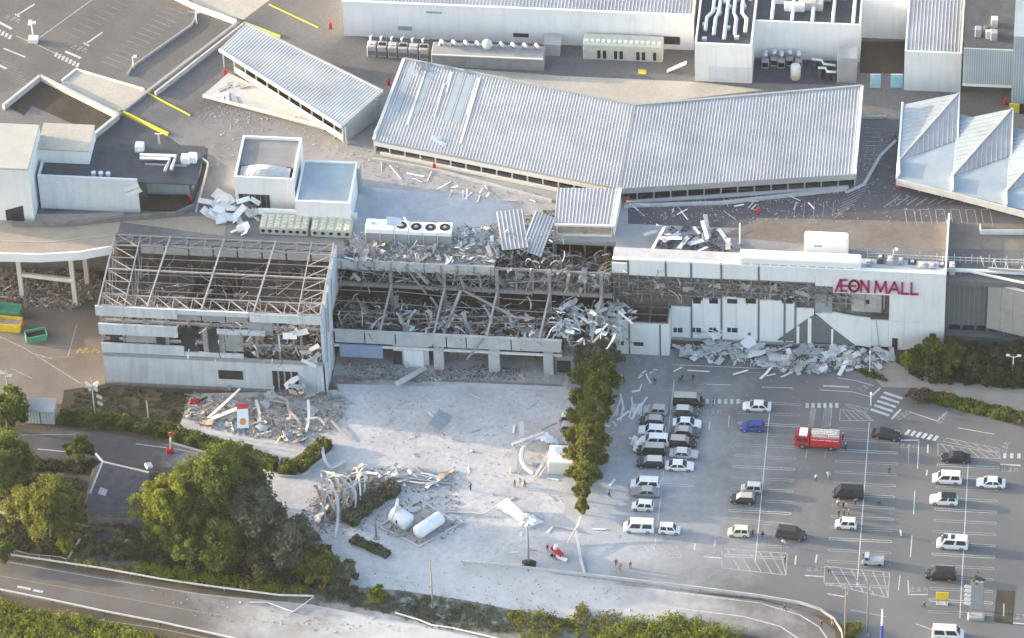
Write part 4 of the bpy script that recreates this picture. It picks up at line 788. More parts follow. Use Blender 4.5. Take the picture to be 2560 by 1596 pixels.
t = thing('deck_stair', 'inclined stair leaning beside the duct tower', 'stair', S(1700, 170, ZD)); part(MB().beam(S(1668, 178, ZD), S(1715, 158, ZD+2.2), .9, .2), 'flight', 'cream_wall', t); part(MB().beam(S(1668, 178, ZD+.9), S(1715, 158, ZD+3.1), .08), 'handrail', 'white_rail', t)
# left blocks
wl = thing('white_block', 'tall white block with ribbed roof at the left edge', 'building', S(60, 540, ZD))
a = S(28, 552, ZD); c = S(105, 552, ZD); zt1 = ZD+11
xl, xr, yf = a.x-20, c.x-1.2, a.y
part(MB().box(xl, xr, yf, yf+11, ZD, zt1), 'wall', 'white_wall', wl); part(MB().box(xl, xr-.05, yf-.05, yf+11.1, zt1, zt1+.3), 'roof', 'deck_pale', wl)
b = MB()
for k in range(48): b.box(xl, xr-.05, yf+.1+k*.23, yf+.17+k*.23, zt1+.3, zt1+.37)
part(b, 'roof_ribs', 'cream_wall', wl)['kind'] = 'stuff'
part(MB().box(xr, xr+8.4, yf+7.6, yf+14, ZD, ZD+9), 'rear_wall', 'white_wall', wl); part(MB().box(xr-.05, xr+8.5, yf+7.5, yf+14.1, ZD+9, ZD+9.25), 'rear_roof', 'deck_pale', wl)
part(MB().prism([(xr-4.6, yf-.05), (xr-1.6, yf-.05), (xr-1.6, yf+.1), (xr-4.6, yf+.1)], ZD, lambda p: ZD+(3.4 if p[0] > xr-2 else 2.2)), 'blast_hole', 'void', wl)
lb = thing('low_white_block', 'low white wall with dark canopy roof right of the tall white block', 'building', S(230, 520, ZD))
a, c = S(102, 525, ZD), S(352, 525, ZD); yb = S(200, 525, ZD).y
part(MB().box(a.x, c.x, yb, yb+.4, ZD, ZD+7), 'wall', 'pale_wall', lb); part(MB().box(a.x, a.x+.3, yb+.4, yb+8, ZD, ZD+7), 'wall', 'pale_wall', lb); part(MB().box(a.x, S(500, 525, ZD).x, yb+.41, yb+10, ZD+6.0, ZD+6.3), 'roof', 'deck_dark', lb)
p, e = S(355, 520, ZD), S(478, 505, ZD); part(MB().prism([(p.x, yb+.3), (e.x, yb+.6), (e.x-.8, yb+.5+4), (p.x+.8, yb+4)], lambda k: ZD+.2, lambda k: ZD+.4), 'pit_floor', 'pit_floor', lb)
part(MB().box(p.x+.4, e.x-.5, yb+4.6, yb+4.9, ZD, ZD+6.5), 'rear_wall', 'grey_panel', lb)
for k in range(2): part(MB().board((c.x-1+k*.4, yb-.25, ZD+5.6-k*1.1), 2.6, .9, .06, q(math.pi/2, -.25-k*.2, .15)), 'peeled_panel', 'white_wall', lb)
for k in range(3): part(MB().tube([(a.x+9+k*1.2, yb+1.5, ZD+6.3), (a.x+9+k*1.2, yb+1.5, ZD+7)], .4, 10), 'roof_vent', 'duct_metal', lb)
for pts in ([(350, 388), (440, 390), (428, 425)], [(350, 396), (425, 398), (412, 428)], [(345, 378), (360, 376)]):
    part(MB().tube([S(x, y, ZD+7) for x, y in pts], .3, 8), 'duct', 'duct_metal', lb, True)
for x, y in ((350, 375), (465, 405), (482, 402)): pp = S(x, y, ZD+6.3); part(MB().bevbox(pp.x-.7, pp.x+.7, pp.y-.7, pp.y+.7, ZD+6.3, ZD+7.6, .1), 'air_unit', 'white_clean', lb)
pp = S(399, 345, ZD); t = thing('gantry_post', 'white post holding the yellow height bar at left', 'post', S(399, 372, ZD)); pp = S(399, 372, ZD); part(MB().box(pp.x-.15, pp.x+.15, pp.y-.15, pp.y+.15, ZD, ZD+3.2), 'post', 'white_clean', t); part(MB().beam((pp.x-.6, pp.y, ZD+3.2), (pp.x+.6, pp.y, ZD+3.2), .15), 'cross_arm', 'white_clean', t)
sheet('pit_floor', [(12, 262), (100, 196), (288, 286), (222, 342), (206, 320), (80, 265), (60, 290)], ZD+.03, 'pit_floor', mall)
# stair block with burst roof and its neighbour
sbk = thing('stair_block', 'white stair block with its flat roof burst open', 'building', (-40.5, 12, ZD))
part(ring_walls(-45.5, -35.7, 7, 17.5, ZD, 22, .35), 'wall', 'white_wall', sbk); part(MB().box(-45.1, -36.1, 10.6, 17.1, 21.2, 21.5), 'roof', 'roof_felt', sbk); part(MB().box(-45.1, -36.1, 7.4, 10.5, 19.2, 19.4), 'roof_void', 'void', sbk)
n = 9; rings = []
for k in range(n+1):
    u = k/n; x = -44.8+8.2*u; h = 1.5*math.sin(math.pi*min(1, u*1.0))**1.3; rings.append([(x, 7.5, 21.2+h*.2), (x, 8.3, 21.3+h), (x, 10.3, 21.45+h*.45), (x, 10.3, 21.4+h*.45), (x, 8.3, 21.22+h), (x, 7.5, 21.14+h*.2)])
part(MB().loft(rings), 'buckled_sheet', 'concrete_pale', sbk, False)
part(MB().box(-45.0, -39.9, 6.9, 7.05, 15.6, 18.4), 'opening', 'void', sbk)
for k in range(6): part(MB().box(-45+k*.9, -44.92+k*.9, 6.82, 6.9, 15.6, 18.4), 'slat', 'grey_panel', sbk)
for k in range(7): part(MB().board((-43.6+R_.uniform(-1.5, 2), 6.5+R_.uniform(-.4, .2), 15.8+R_.uniform(0, 2)), R_.uniform(1.5, 2.6), .8, .06, q(1.1+R_.uniform(-.4, .4), R_.uniform(-1, 1), .2)), 'torn_panel', R_.choice(['white_wall', 'ruin_mid', 'white_wall']), sbk)
nb = thing('lift_block', 'white block with flat blue-grey roof beside the stair block', 'building', (-30.6, 9, ZD))
part(ring_walls(-35.2, -26.2, 4, 14.4, ZD, 20, .35), 'wall', 'white_wall', nb); part(MB().box(-34.8, -26.6, 4.4, 14, 19.4, 19.65), 'roof', 'roof_metal_blue', nb); part(MB().box(-31.2, -27, 3.93, 4.05, 15.4, 16.1), 'louvre', 'void', nb)
part(MB().box(-26.15, -25.7, 12.5, 14.2, ZD, 20.2), 'side_fin', 'grey_panel', nb)
# chillers before those blocks
for i, (pa, pb, lb, nn) in enumerate([((650, 588), (770, 594), 'longer tiled cooling unit over the bare steel frame', 7), ((778, 594), (878, 600), 'shorter tiled cooling unit at the right end over the steel frame', 5)]):
    p, e = S(*pa, ZD), S(*pb, ZD); t = thing('cooling_unit', lb, 'cooling unit', (p.x, p.y, ZD), 0, 'tiled cooling units')
    part(MB().box(p.x, e.x, p.y, p.y+3.4, ZD+.2, ZD+1.7), 'casing', 'chiller_tile', t)
    for k in range(nn):
        xx = p.x+(e.x-p.x)*(k+.5)/nn; part(MB().tube([(xx, p.y-.05, ZD+1.0), (xx, p.y+.02, ZD+1.0)], .33, 10), 'fan_opening', 'black', t); 
        for r in range(4): part(MB().bevbox(xx-.42, xx+.42, p.y+.1+r*.82, p.y+.82+r*.82, ZD+1.7, ZD+1.86, .06), 'top_grille', 'chiller_tile', t)
    part(MB().beam((p.x-.6, p.y+3.7, ZD+1.9), (e.x+.6, p.y+3.7, ZD+1.9), .3, 1.2), 'rear_screen', 'white_wall', t)
t = thing('fan_bank', 'white bank of round cooling fans sagging at the deck edge', 'cooling unit', S(1020, 600, ZD)); 
p, e = S(915, 605, ZD), S(1130, 618, ZD); yy = p.y-.3
for k in range(6):
    xa = p.x+(e.x-p.x)*k/6; xb = p.x+(e.x-p.x)*(k+1)/6-.03; zt2 = ZD+3.1-(.28 if k in (3, 4) else .12 if k in (2, 5) else 0)
    part(MB().bevbox(xa, xb, yy, yy+2.6, ZD+2.2, zt2, .06), 'module', 'white_clean', t); part(MB().box(xa+.06, xb-.06, yy+.15, yy+2.5, ZD, ZD+2.2), 'coil', 'grey_panel', t)
    part(MB().tube([((xa+xb)/2, yy+1.35, zt2-.05), ((xa+xb)/2, yy+1.35, zt2+.05)], .88, 18), 'fan_opening', 'black' if k not in (0, 1) else 'duct_metal', t); part(MB().tube([((xa+xb)/2, yy+1.35, zt2), ((xa+xb)/2, yy+1.35, zt2+.1)], .3, 10), 'fan_hub', 'grey_panel', t)
    part(MB().box(xa, xa+.1, yy-.05, yy+.1, ZD-.0, ZD+2.2), 'leg', 'white_rail', t)
part(MB().board((p.x+4.6, yy+1.4, ZD+3.7), 2.4, 1.6, .05, q(.3, .25, .2)), 'blown_cover', 'duct_metal', t); part(MB().beam((p.x+6.2, yy+2, ZD+4.2), (p.x+7.6, yy-.1, ZD+3.3), .25), 'fallen_rail', 'white_clean', t)
# boxes behind the lettered wing
t = deck_box('rooftop_duct', 'long white duct box on the deck behind the letters', 'duct', 1848, 2152, 690, 2.2, 3.4, 'white_clean', bev=.2); bx = t['box']
for k in range(12): part(MB().box(bx[0]+.6+k*1.5, bx[0]+1.7+k*1.5, bx[2]-.03, bx[2], ZD+2.0, ZD+2.12), 'seam', 'grey_panel', t)
t = deck_box('rooftop_cabin', 'short white cabin above the long duct box', 'cabin', 2010, 2120, 645, 2.5, 3.6, 'white_clean', bev=.25); bx = t['box']; part(MB().box(bx[0]+1.6, bx[0]+2.8, bx[2]-.04, bx[2], ZD+2.3, ZD+2.6), 'vent', 'grey_panel', t)
for i in range(9):
    px = 2165+i*26; t = deck_box('rooftop_unit', 'small %s air unit behind the parapet, %s of nine from the left' % (['grey', 'dark', 'pale'][i % 3], ['first', 'second', 'third', 'fourth', 'fifth', 'sixth', 'seventh', 'eighth', 'ninth'][i]), 'air unit', px, px+R_.uniform(12, 22), 684+i*1.0-R_.uniform(0, 10), 1.4, R_.uniform(1.2, 2.4), ['grey_panel', 'deck_dark', 'chiller'][i % 3], group='air units behind the parapet'); bx = t['box']; part(MB().tube([((bx[0]+bx[1])/2, bx[2]+.7, bx[5]), ((bx[0]+bx[1])/2, bx[2]+.7, bx[5]+.2)], .3, 10), 'fan_ring', 'duct_metal', t)
rail = thing('deck_railing', 'long white post railing along the deck edge at right', 'railing', S(2350, 655, ZD))
for i in range(30):
    p = S(2168+i*14.5, 648+i*.62, ZD); part(MB().box(p.x-.05, p.x+.05, p.y-.05, p.y+.05, ZD, ZD+(1.9 if i % 3 == 0 else 1.3)), 'post', 'white_rail', rail)
for h in (.6, 1.2): part(MB().beam(S(2168, 648, ZD)+Vector((0, 0, h)), S(2590, 666, ZD)+Vector((0, 0, h)), .07), 'rail', 'white_rail', rail)
p = S(1850, 612, ZD); t = thing('deck_pole', 'thin tall pole at left end of the duct box', 'pole', p); part(MB().tube([p, p+Vector((0, 0, 4.6))], .12, 8), 'pole', 'cream_wall', t); part(MB().tube([p, p+Vector((0, 0, .3))], .3, 8), 'base', 'concrete', t)
# red hydrant cabinets on the deck
hyd = [(973, 213, 'at the left gable of the big roof'), (1086, 425, 'before the left front of the big roof'), (564, 188, 'under the left canopy corner'), (827, 72, 'at the corner of the rooftop hall'), (1896, 535, 'on the open deck before the big roof'), (1571, 506, 'right of the small roof'), (2331, 226, 'at the foot of the ribbed box'), (2249, 472, 'under the left end of the saw-tooth canopy'), (2463, 514, 'under the middle of the saw-tooth canopy'), (2513, 262, 'at the corner of the blue hall'), (477, 505, 'beside the dark pit at left')]
for i, (x, y, wh) in enumerate(hyd):
    p = S(x, y, ZD); t = thing('hydrant_cabinet', 'red hydrant cabinet '+wh, 'hydrant', p, 0, 'red hydrant cabinets on the deck')
    part(MB().bevbox(p.x-.26, p.x+.26, p.y-.17, p.y+.17, ZD+.1, ZD+1.15, .05), 'cabinet', 'red', t); part(MB().box(p.x-.22, p.x+.22, p.y-.16, p.y+.16, ZD, ZD+.1), 'foot', 'black', t); part(MB().tube([(p.x, p.y, ZD+1.15), (p.x, p.y, ZD+1.6)], [.12, .10], 8), 'lamp', 'red', t)
# ================================================================== trees, hedges, scrub
import numpy as np
NR = np.random.default_rng(5)
def leaf_mesh(name, cen, nrm, size):
    n = len(cen); r = NR.normal(size=(n, 3)); nn = nrm*.9+r*.75; nn /= np.linalg.norm(nn, axis=1)[:, None]
    a = np.cross(nn, NR.normal(size=(n, 3))); a /= np.linalg.norm(a, axis=1)[:, None]; b_ = np.cross(nn, a)
    s = (size*NR.uniform(.6, 1.35, n))[:, None]; a = a*s; b_ = b_*s*.6
    v = np.stack([cen-a, cen+b_*.9-a*.1, cen+a, cen-b_*.9+a*.1], 1).reshape(-1, 3)
    me = bpy.data.meshes.new(name); me.vertices.add(4*n); me.vertices.foreach_set('co', v.ravel().astype(np.float32))
    me.loops.add(4*n); me.loops.foreach_set('vertex_index', np.arange(4*n, dtype=np.int32)); me.polygons.add(n)
    me.polygons.foreach_set('loop_start', np.arange(0, 4*n, 4, dtype=np.int32)); me.polygons.foreach_set('loop_total', np.full(n, 4, dtype=np.int32)); me.update(calc_edges=True); return me
def crown_pts(rx, rz, z0, nclump, per, flat=0.0):
    """clumps of foliage over an uneven crown"""
    d = NR.normal(size=(nclump, 3)); d /= np.linalg.norm(d, axis=1)[:, None]; d[:, 2] = np.where(d[:, 2] < -.45, -d[:, 2]*.6, d[:, 2])
    rad = NR.uniform(.45, 1.0, nclump)**.6; wob = 1+.22*np.sin(d[:, 0]*5+1)+.16*np.cos(d[:, 1]*6)
    c = d*np.stack([rx*rad*wob, rx*rad*wob, rz*rad], 1); c[:, 2] += z0
    cr = NR.uniform(.10, .30, nclump)*rx
    P, N = [], []
    for i in range(nclump):
        e = NR.normal(size=(per, 3)); e /= np.linalg.norm(e, axis=1)[:, None]
        P.append(c[i]+e*cr[i]*NR.uniform(.55, 1.05, (per, 1))*np.array([1, 1, .75])); N.append(e+d[i]*.3)
    return np.concatenate(P), np.concatenate(N)
def tree(label, px, py, h, r, leaf, cat='tree', name='tree', ncl=70, per=95, size=.27, group=None, low=False):
    p = S(px, py, 0); t = thing(name, label, cat, (p.x, p.y, 0), 0, group)
    rz = h*(.40 if not low else .46); z0 = h-rz
    P, N = crown_pts(r, rz, z0, int(ncl*1.35), per); me = leaf_mesh('crown', P, N, size); me.materials.append(M[leaf]); c = put('crown', me, None, (p.x, p.y, 0)); adopt(c, t)
    b = MB(); tr = .05*h*.55; zt = max(.8, z0*.9)
    b.tube([(p.x, p.y, -.1), (p.x+.1*r*.3, p.y, zt*.5), (p.x, p.y+.1, zt), (p.x, p.y, h*.75)], [tr*1.25, tr, tr*.8, tr*.25], 8)
    for k in range(6):
        a = k*1.05+px; b.tube([(p.x, p.y, zt*(.6+.08*k)), (p.x+math.cos(a)*r*.35, p.y+math.sin(a)*r*.35, zt+.5), (p.x+math.cos(a)*r*.7, p.y+math.sin(a)*r*.7, z0+rz*.2)], [tr*.5, tr*.35, tr*.1], 6)
    part(b, 'trunk', 'bark', t, True); return t
tree('tall tree with sunlit yellow-green crown at left of the big clump', 428, 1345, 12, 5.2, 'leaf_sun', ncl=95)
tree('largest and tallest tree at the centre of the big clump', 545, 1300, 13.0, 6.2, 'leaf_green', ncl=140, per=100)
tree('dust-dulled grey-green tree at the right of the big clump', 635, 1350, 10.5, 5.0, 'leaf_dusty', ncl=110)
tree('wide green tree at the front foot of the big clump', 560, 1405, 8.5, 5.2, 'leaf_green', ncl=100)
tree('grey-green dusty tree at the right end of the big clump', 725, 1405, 7.5, 4.8, 'leaf_dusty', ncl=85)
tree('olive bushy tree at the lower right tip of the big clump', 800, 1450, 5.4, 3.4, 'leaf_olive', ncl=55)
tree('grey dusty shrub right of the olive bushy tree', 858, 1462, 4.0, 2.4, 'leaf_dusty', 'shrub', 'shrub', 40, 80, .26)
tree('dark tree at the left edge below the metal shed', 18, 1235, 11, 5.4, 'leaf_green', ncl=100)
tree('yellow-green tree in front of the tiled-roof house', 130, 1345, 11, 5.6, 'leaf_olive', ncl=115)
tree('dark leafy tree at the left edge beside the shed', 20, 1075, 7, 4.2, 'leaf_green', ncl=70)
tree('small dark tree on the verge of the access lane', 205, 1150, 4.2, 2.2, 'leaf_green', 'tree', 'tree', 38, 80, .26)
tree('bright yellow-green shrub left of the leaning plank', 168, 1388, 4.2, 1.5, 'leaf_sun', 'shrub', 'shrub', 28, 70, .26)
tree('pale green shrub at the left edge above the guard rail', 0, 1395, 3.5, 2.6, 'leaf_green', 'shrub', 'shrub', 36, 80, .26)
for i, (x, y, h, r, lf) in enumerate([(1503, 940, 7.4, 3.1, 'leaf_dusty'), (1497, 985, 7.2, 3.1, 'leaf_green'), (1488, 1035, 6.6, 2.7, 'leaf_green'), (1482, 1082, 6.4, 2.8, 'leaf_green'), (1475, 1128, 6.0, 2.7, 'leaf_olive'), (1470, 1172, 5.6, 2.6, 'leaf_olive'), (1464, 1215, 4.8, 2.0, 'leaf_olive'), (1459, 1252, 3.8, 1.1, 'leaf_olive'), (1456, 1286, 3.2, .8, 'leaf_olive')]):
    tree(['tallest dusty hedge tree, nearest the annex block', 'second hedge tree counted from the annex block', 'third hedge tree counted from the annex block', 'fourth hedge tree counted from the annex block', 'fifth hedge tree from the annex, beside the white box', 'sixth hedge tree from the annex block', 'seventh, slim hedge tree counted from the annex', 'eighth, narrow hedge tree counted from the annex', 'last and thinnest hedge tree at the road end'][i], x, y, h, r*1.14, lf, 'tree', 'hedge_tree', int(75+28*r), 70, .24, 'trees of the hedge row', True)
for i, (x, y, h, r, lf) in enumerate([(2272, 928, 4.2, 1.4, 'leaf_sun'), (2322, 915, 5.2, 2.6, 'leaf_green'), (2375, 918, 4.6, 2.8, 'leaf_green'), (2430, 922, 4.4, 2.8, 'leaf_dark'), (2485, 926, 4.4, 2.8, 'leaf_dark'), (2545, 930, 4.6, 3.0, 'leaf_dark'), (2350, 940, 3.0, 2.3, 'leaf_dark'), (2455, 948, 2.6, 2.4, 'leaf_dark'), (2530, 952, 2.4, 2.3, 'leaf_dark')]):
    tree(['small clipped yellow-green shrub at the facade corner', 'tallest round shrub before the grey wing', 'shrub second from the tall round one', 'dark shrub under the window strip', 'dark shrub left of the two-armed lamp', 'dark shrub at the right edge of the bed', 'low dark shrub in front of the tall round one', 'low dark shrub in the middle front of the bed', 'low dark shrub behind the two-armed lamp'][i], x, y, h, r, lf, 'shrub', 'shrub', int(22+12*r), 85, .27, 'shrubs before the grey wing', True)
def hedge(label, pxs, w_, h, leaf, name='clipped_hedge', dens=46, size=.24):
    pts = [S(x, y, 0) for x, y in pxs]; t = thing(name, label, 'hedge', tuple(pts[0])); P, N = [], []; b = MB()
    for a, c in zip(pts[:-1], pts[1:]):
        L = (c-a).length; n = int(L*dens*(w_+h)); d = np.array((c-a)/L); sd = np.array((-d[1], d[0], 0.0))
        u = NR.uniform(0, L, n); k = NR.integers(0, 3, n); v = NR.uniform(-1, 1, n); z = NR.uniform(.05, 1, n)
        lat = np.where(k == 0, v, np.where(k == 1, -1, 1))*w_/2; zz = np.where(k == 0, 1.0, z)*h*(1+.12*np.sin(u*1.7)+.08*NR.normal(size=n))
        P.append(np.array(a)[None, :]+d*u[:, None]+sd*lat[:, None]*(1+.15*np.sin(u*2.1))[:, None]+np.array((0, 0, 1))*zz[:, None])
        N.append(np.where((k == 0)[:, None], np.array((0, 0, 1.0)), sd*np.sign(lat)[:, None])); b.beam((a.x, a.y, h*.45), (c.x, c.y, h*.45), w_*.8, h*.8)
    me = leaf_mesh('foliage', np.concatenate(P), np.concatenate(N), size); me.materials.append(M[leaf]); c = put('foliage', me); adopt(c, t); part(b, 'stems', 'leaf_dark', t); return t
hedge('long dark clipped hedge between yard and access lane', [(150, 1052), (300, 1066), (430, 1090), (560, 1128), (690, 1172)], 2.0, 1.6, 'leaf_green')
hedge('short clipped hedge bent towards the rubble', [(700, 1176), (745, 1180), (818, 1112)], 2.2, 1.5, 'leaf_olive')
hedge('dust-covered hedge beside the white tanks', [(868, 1312), (925, 1262), (992, 1222)], 2.6, 1.5, 'leaf_dusty')
hedge('low dusty hedge tip left of the thin pole', [(880, 1352), (930, 1372), (972, 1392)], 1.4, .8, 'leaf_dusty')
hedge('low hedge strip along the footpath at right', [(2300, 993), (2360, 1003), (2430, 1022), (2500, 1038), (2555, 1050)], 2.2, .9, 'leaf_olive')
tree('reddish brown low shrub at the start of the hedge strip', 2298, 1002, 1.7, 1.8, 'bark', 'shrub', 'shrub', 24, 70, .2)
tree('bright yellow shrub alone on the dusty verge', 945, 1508, 3.0, 1.5, 'leaf_sun', 'shrub', 'shrub', 26, 80, .24)
def inpoly(x, y, poly):
    c = False; n = len(poly)
    for i in range(n):
        (x0, y0), (x1, y1) = poly[i], poly[(i+1) % n]
        if (y0 > y) != (y1 > y) and x < (x1-x0)*(y-y0)/(y1-y0)+x0: c = not c
    return c
def spots(poly, n):
    xs = [p[0] for p in poly]; ys = [p[1] for p in poly]; out = []
    while len(out) < n:
        x, y = R_.uniform(min(xs), max(xs)), R_.uniform(min(ys), max(ys))
        if inpoly(x, y, poly): out.append((x, y))
    return out
def scrub(name, label, poly, n, hr, leaf, per=60, size=.2, cat='scrub', wide=.7):
    P, N = [], []
    for x, y in spots(poly, n):
        p = S(x, y, 0); h = R_.uniform(*hr); e = NR.normal(size=(per, 3)); e /= np.linalg.norm(e, axis=1)[:, None]
        q_ = e*np.array((h*wide, h*wide, h*.55))*NR.uniform(.5, 1, (per, 1)); q_[:, 2] += h*.5; q_[:, 2] = np.abs(q_[:, 2]); P.append(q_+np.array((p.x, p.y, 0))); N.append(e+np.array((0, 0, .5)))
    me = leaf_mesh(name, np.concatenate(P), np.concatenate(N), size); me.materials.append(M[leaf]); o = put(name, me); tag(o, label, cat, kind='stuff'); return o
scrub('verge_scrub', 'bright green scrub along the upper guard rail', [(150, 1405), (300, 1420), (420, 1425), (560, 1445), (780, 1480), (760, 1492), (480, 1458), (200, 1412)], 120, (.7, 1.6), 'leaf_sun')
scrub('verge_scrub', 'yellow-green scrub in the lower left corner', [(-20, 1505), (150, 1540), (300, 1570), (420, 1600), (420, 1640), (-20, 1640)], 240, (.8, 1.8), 'leaf_sun')
scrub('verge_scrub', 'dark undergrowth between trees and road at left', [(0, 1290), (60, 1300), (120, 1370), (330, 1350), (420, 1420), (250, 1400), (0, 1370)], 130, (.4, 1.0), 'leaf_dark')
scrub('verge_scrub', 'bright scrub along the bottom edge below the access road', [(1480, 1590), (1560, 1560), (1680, 1548), (1820, 1572), (1900, 1602), (1900, 1660), (1480, 1660)], 260, (1.0, 1.9), 'leaf_sun')
scrub('verge_scrub', 'sparse scrub on the dusty verge at bottom centre', [(1270, 1540), (1330, 1532), (1420, 1560), (1450, 1525), (1500, 1540), (1560, 1545), (1480, 1600), (1280, 1600)], 70, (.8, 1.7), 'leaf_olive')
scrub('verge_scrub', 'dusty weeds on the verge at bottom centre', [(850, 1470), (1000, 1480), (1300, 1530), (1280, 1580), (1100, 1570), (980, 1535), (800, 1500)], 420, (.10, .35), 'leaf_dusty', 40, .13, 'scrub', 2.6)
scrub('verge_scrub', 'dark weeds in the planting bed by the wing', [(190, 975), (260, 968), (480, 982), (450, 1055), (165, 1040)], 300, (.08, .2), 'leaf_dark', 40, .1, 'scrub', 3.0)
scrub('verge_scrub', 'brown ground plants before the grey wing', [(2265, 935), (2300, 930), (2560, 950), (2560, 975), (2320, 958)], 120, (.3, .7), 'leaf_dark', 50, .15)
scrub('grass_patch', 'small green grass island at the facade corner', [(2135, 925), (2180, 922), (2215, 945), (2218, 955), (2170, 945)], 120, (.15, .3), 'grass', 60, .1, 'grass')
scrub('verge_scrub', 'green tuft round the pole foot at the road bend', [(2105, 1570), (2150, 1565), (2150, 1600), (2110, 1600)], 22, (.8, 1.5), 'leaf_olive')
scrub('verge_scrub', 'grey dusty undergrowth right of the big clump', [(700, 1380), (860, 1440), (900, 1480), (780, 1490), (650, 1450)], 160, (.4, 1.0), 'leaf_dusty')

scrub('undergrowth', 'dark undergrowth under the big tree clump', [(345, 1330), (480, 1370), (700, 1400), (800, 1470), (620, 1455), (420, 1420), (300, 1395)], 260, (.6, 1.4), 'leaf_dark', 60, .22)
scrub('undergrowth', 'brown-green undergrowth round the tiled house', [(0, 1180), (70, 1150), (200, 1200), (230, 1300), (340, 1320), (330, 1400), (180, 1380), (0, 1330)], 230, (.4, 1.1), 'leaf_dark', 55, .2)
scrub('undergrowth', 'green strip between lane and tiled house', [(60, 1150), (220, 1158), (250, 1150), (215, 1180), (90, 1180), (40, 1165)], 90, (.4, 1.0), 'leaf_dark', 55, .2)
tree('rounded dark tree filling the foot of the big clump', 470, 1395, 8.5, 4.6, 'leaf_green', ncl=80)
tree('dark bushy tree at the front right of the big clump', 655, 1425, 7.0, 4.4, 'leaf_dark', ncl=80)
tree('bushy tree at the back right of the big clump', 610, 1255, 9.5, 4.8, 'leaf_green', ncl=80)
# ================================================================== vehicles
CARM = {}
def cmat(k, col, rough=.25, spec=.5, dusty=False):
    m = mat('car_'+k, col, rough if not dusty else .7, .04, 2, spec=spec, fine=.12 if dusty else 0); CARM[k] = m; return m
cmat('white', (.74, .74, .74)); cmat('cream', (.68, .63, .50)); cmat('silver', (.42, .44, .46), .3); cmat('black', (.018, .018, .022)); cmat('blue', (.03, .06, .30)); cmat('brown', (.05, .038, .036)); cmat('dark_grey', (.07, .08, .085))
cmat('dust', (.42, .41, .39), dusty=True); cmat('dust_pale', (.60, .59, .57), dusty=True); cmat('grey_dusty', (.26, .26, .26), dusty=True)
M['rim'] = mat('rim', (.40, .41, .42), .35, .05, 2, metal=.6); mat('head_lamp', (.75, .75, .72), .15); mat('tail_lamp', (.35, .02, .02), .2)
KIND = {  # length, width, stations of the lower body (x, z bottom, z top, half width factor), belt, cabin: (x rear low, x rear top, x front top, x front low), roof height
 'sedan': (4.6, 1.76, .82, (-1.75, -1.05, .45, 1.15), 1.42, .78),
 'hatch': (3.9, 1.68, .88, (-1.85, -1.5, .35, 1.05), 1.5, .86),
 'kei': (3.4, 1.48, .95, (-1.62, -1.45, .55, 1.05), 1.68, .92),
 'minivan': (4.7, 1.75, 1.02, (-2.25, -2.05, .85, 1.5), 1.88, .98),
 'van': (4.9, 1.88, 1.08, (-2.4, -2.3, 1.25, 1.85), 2.05, 1.02),
 'suv': (4.4, 1.8, 1.0, (-2.1, -1.8, .4, 1.05), 1.65, .98)}
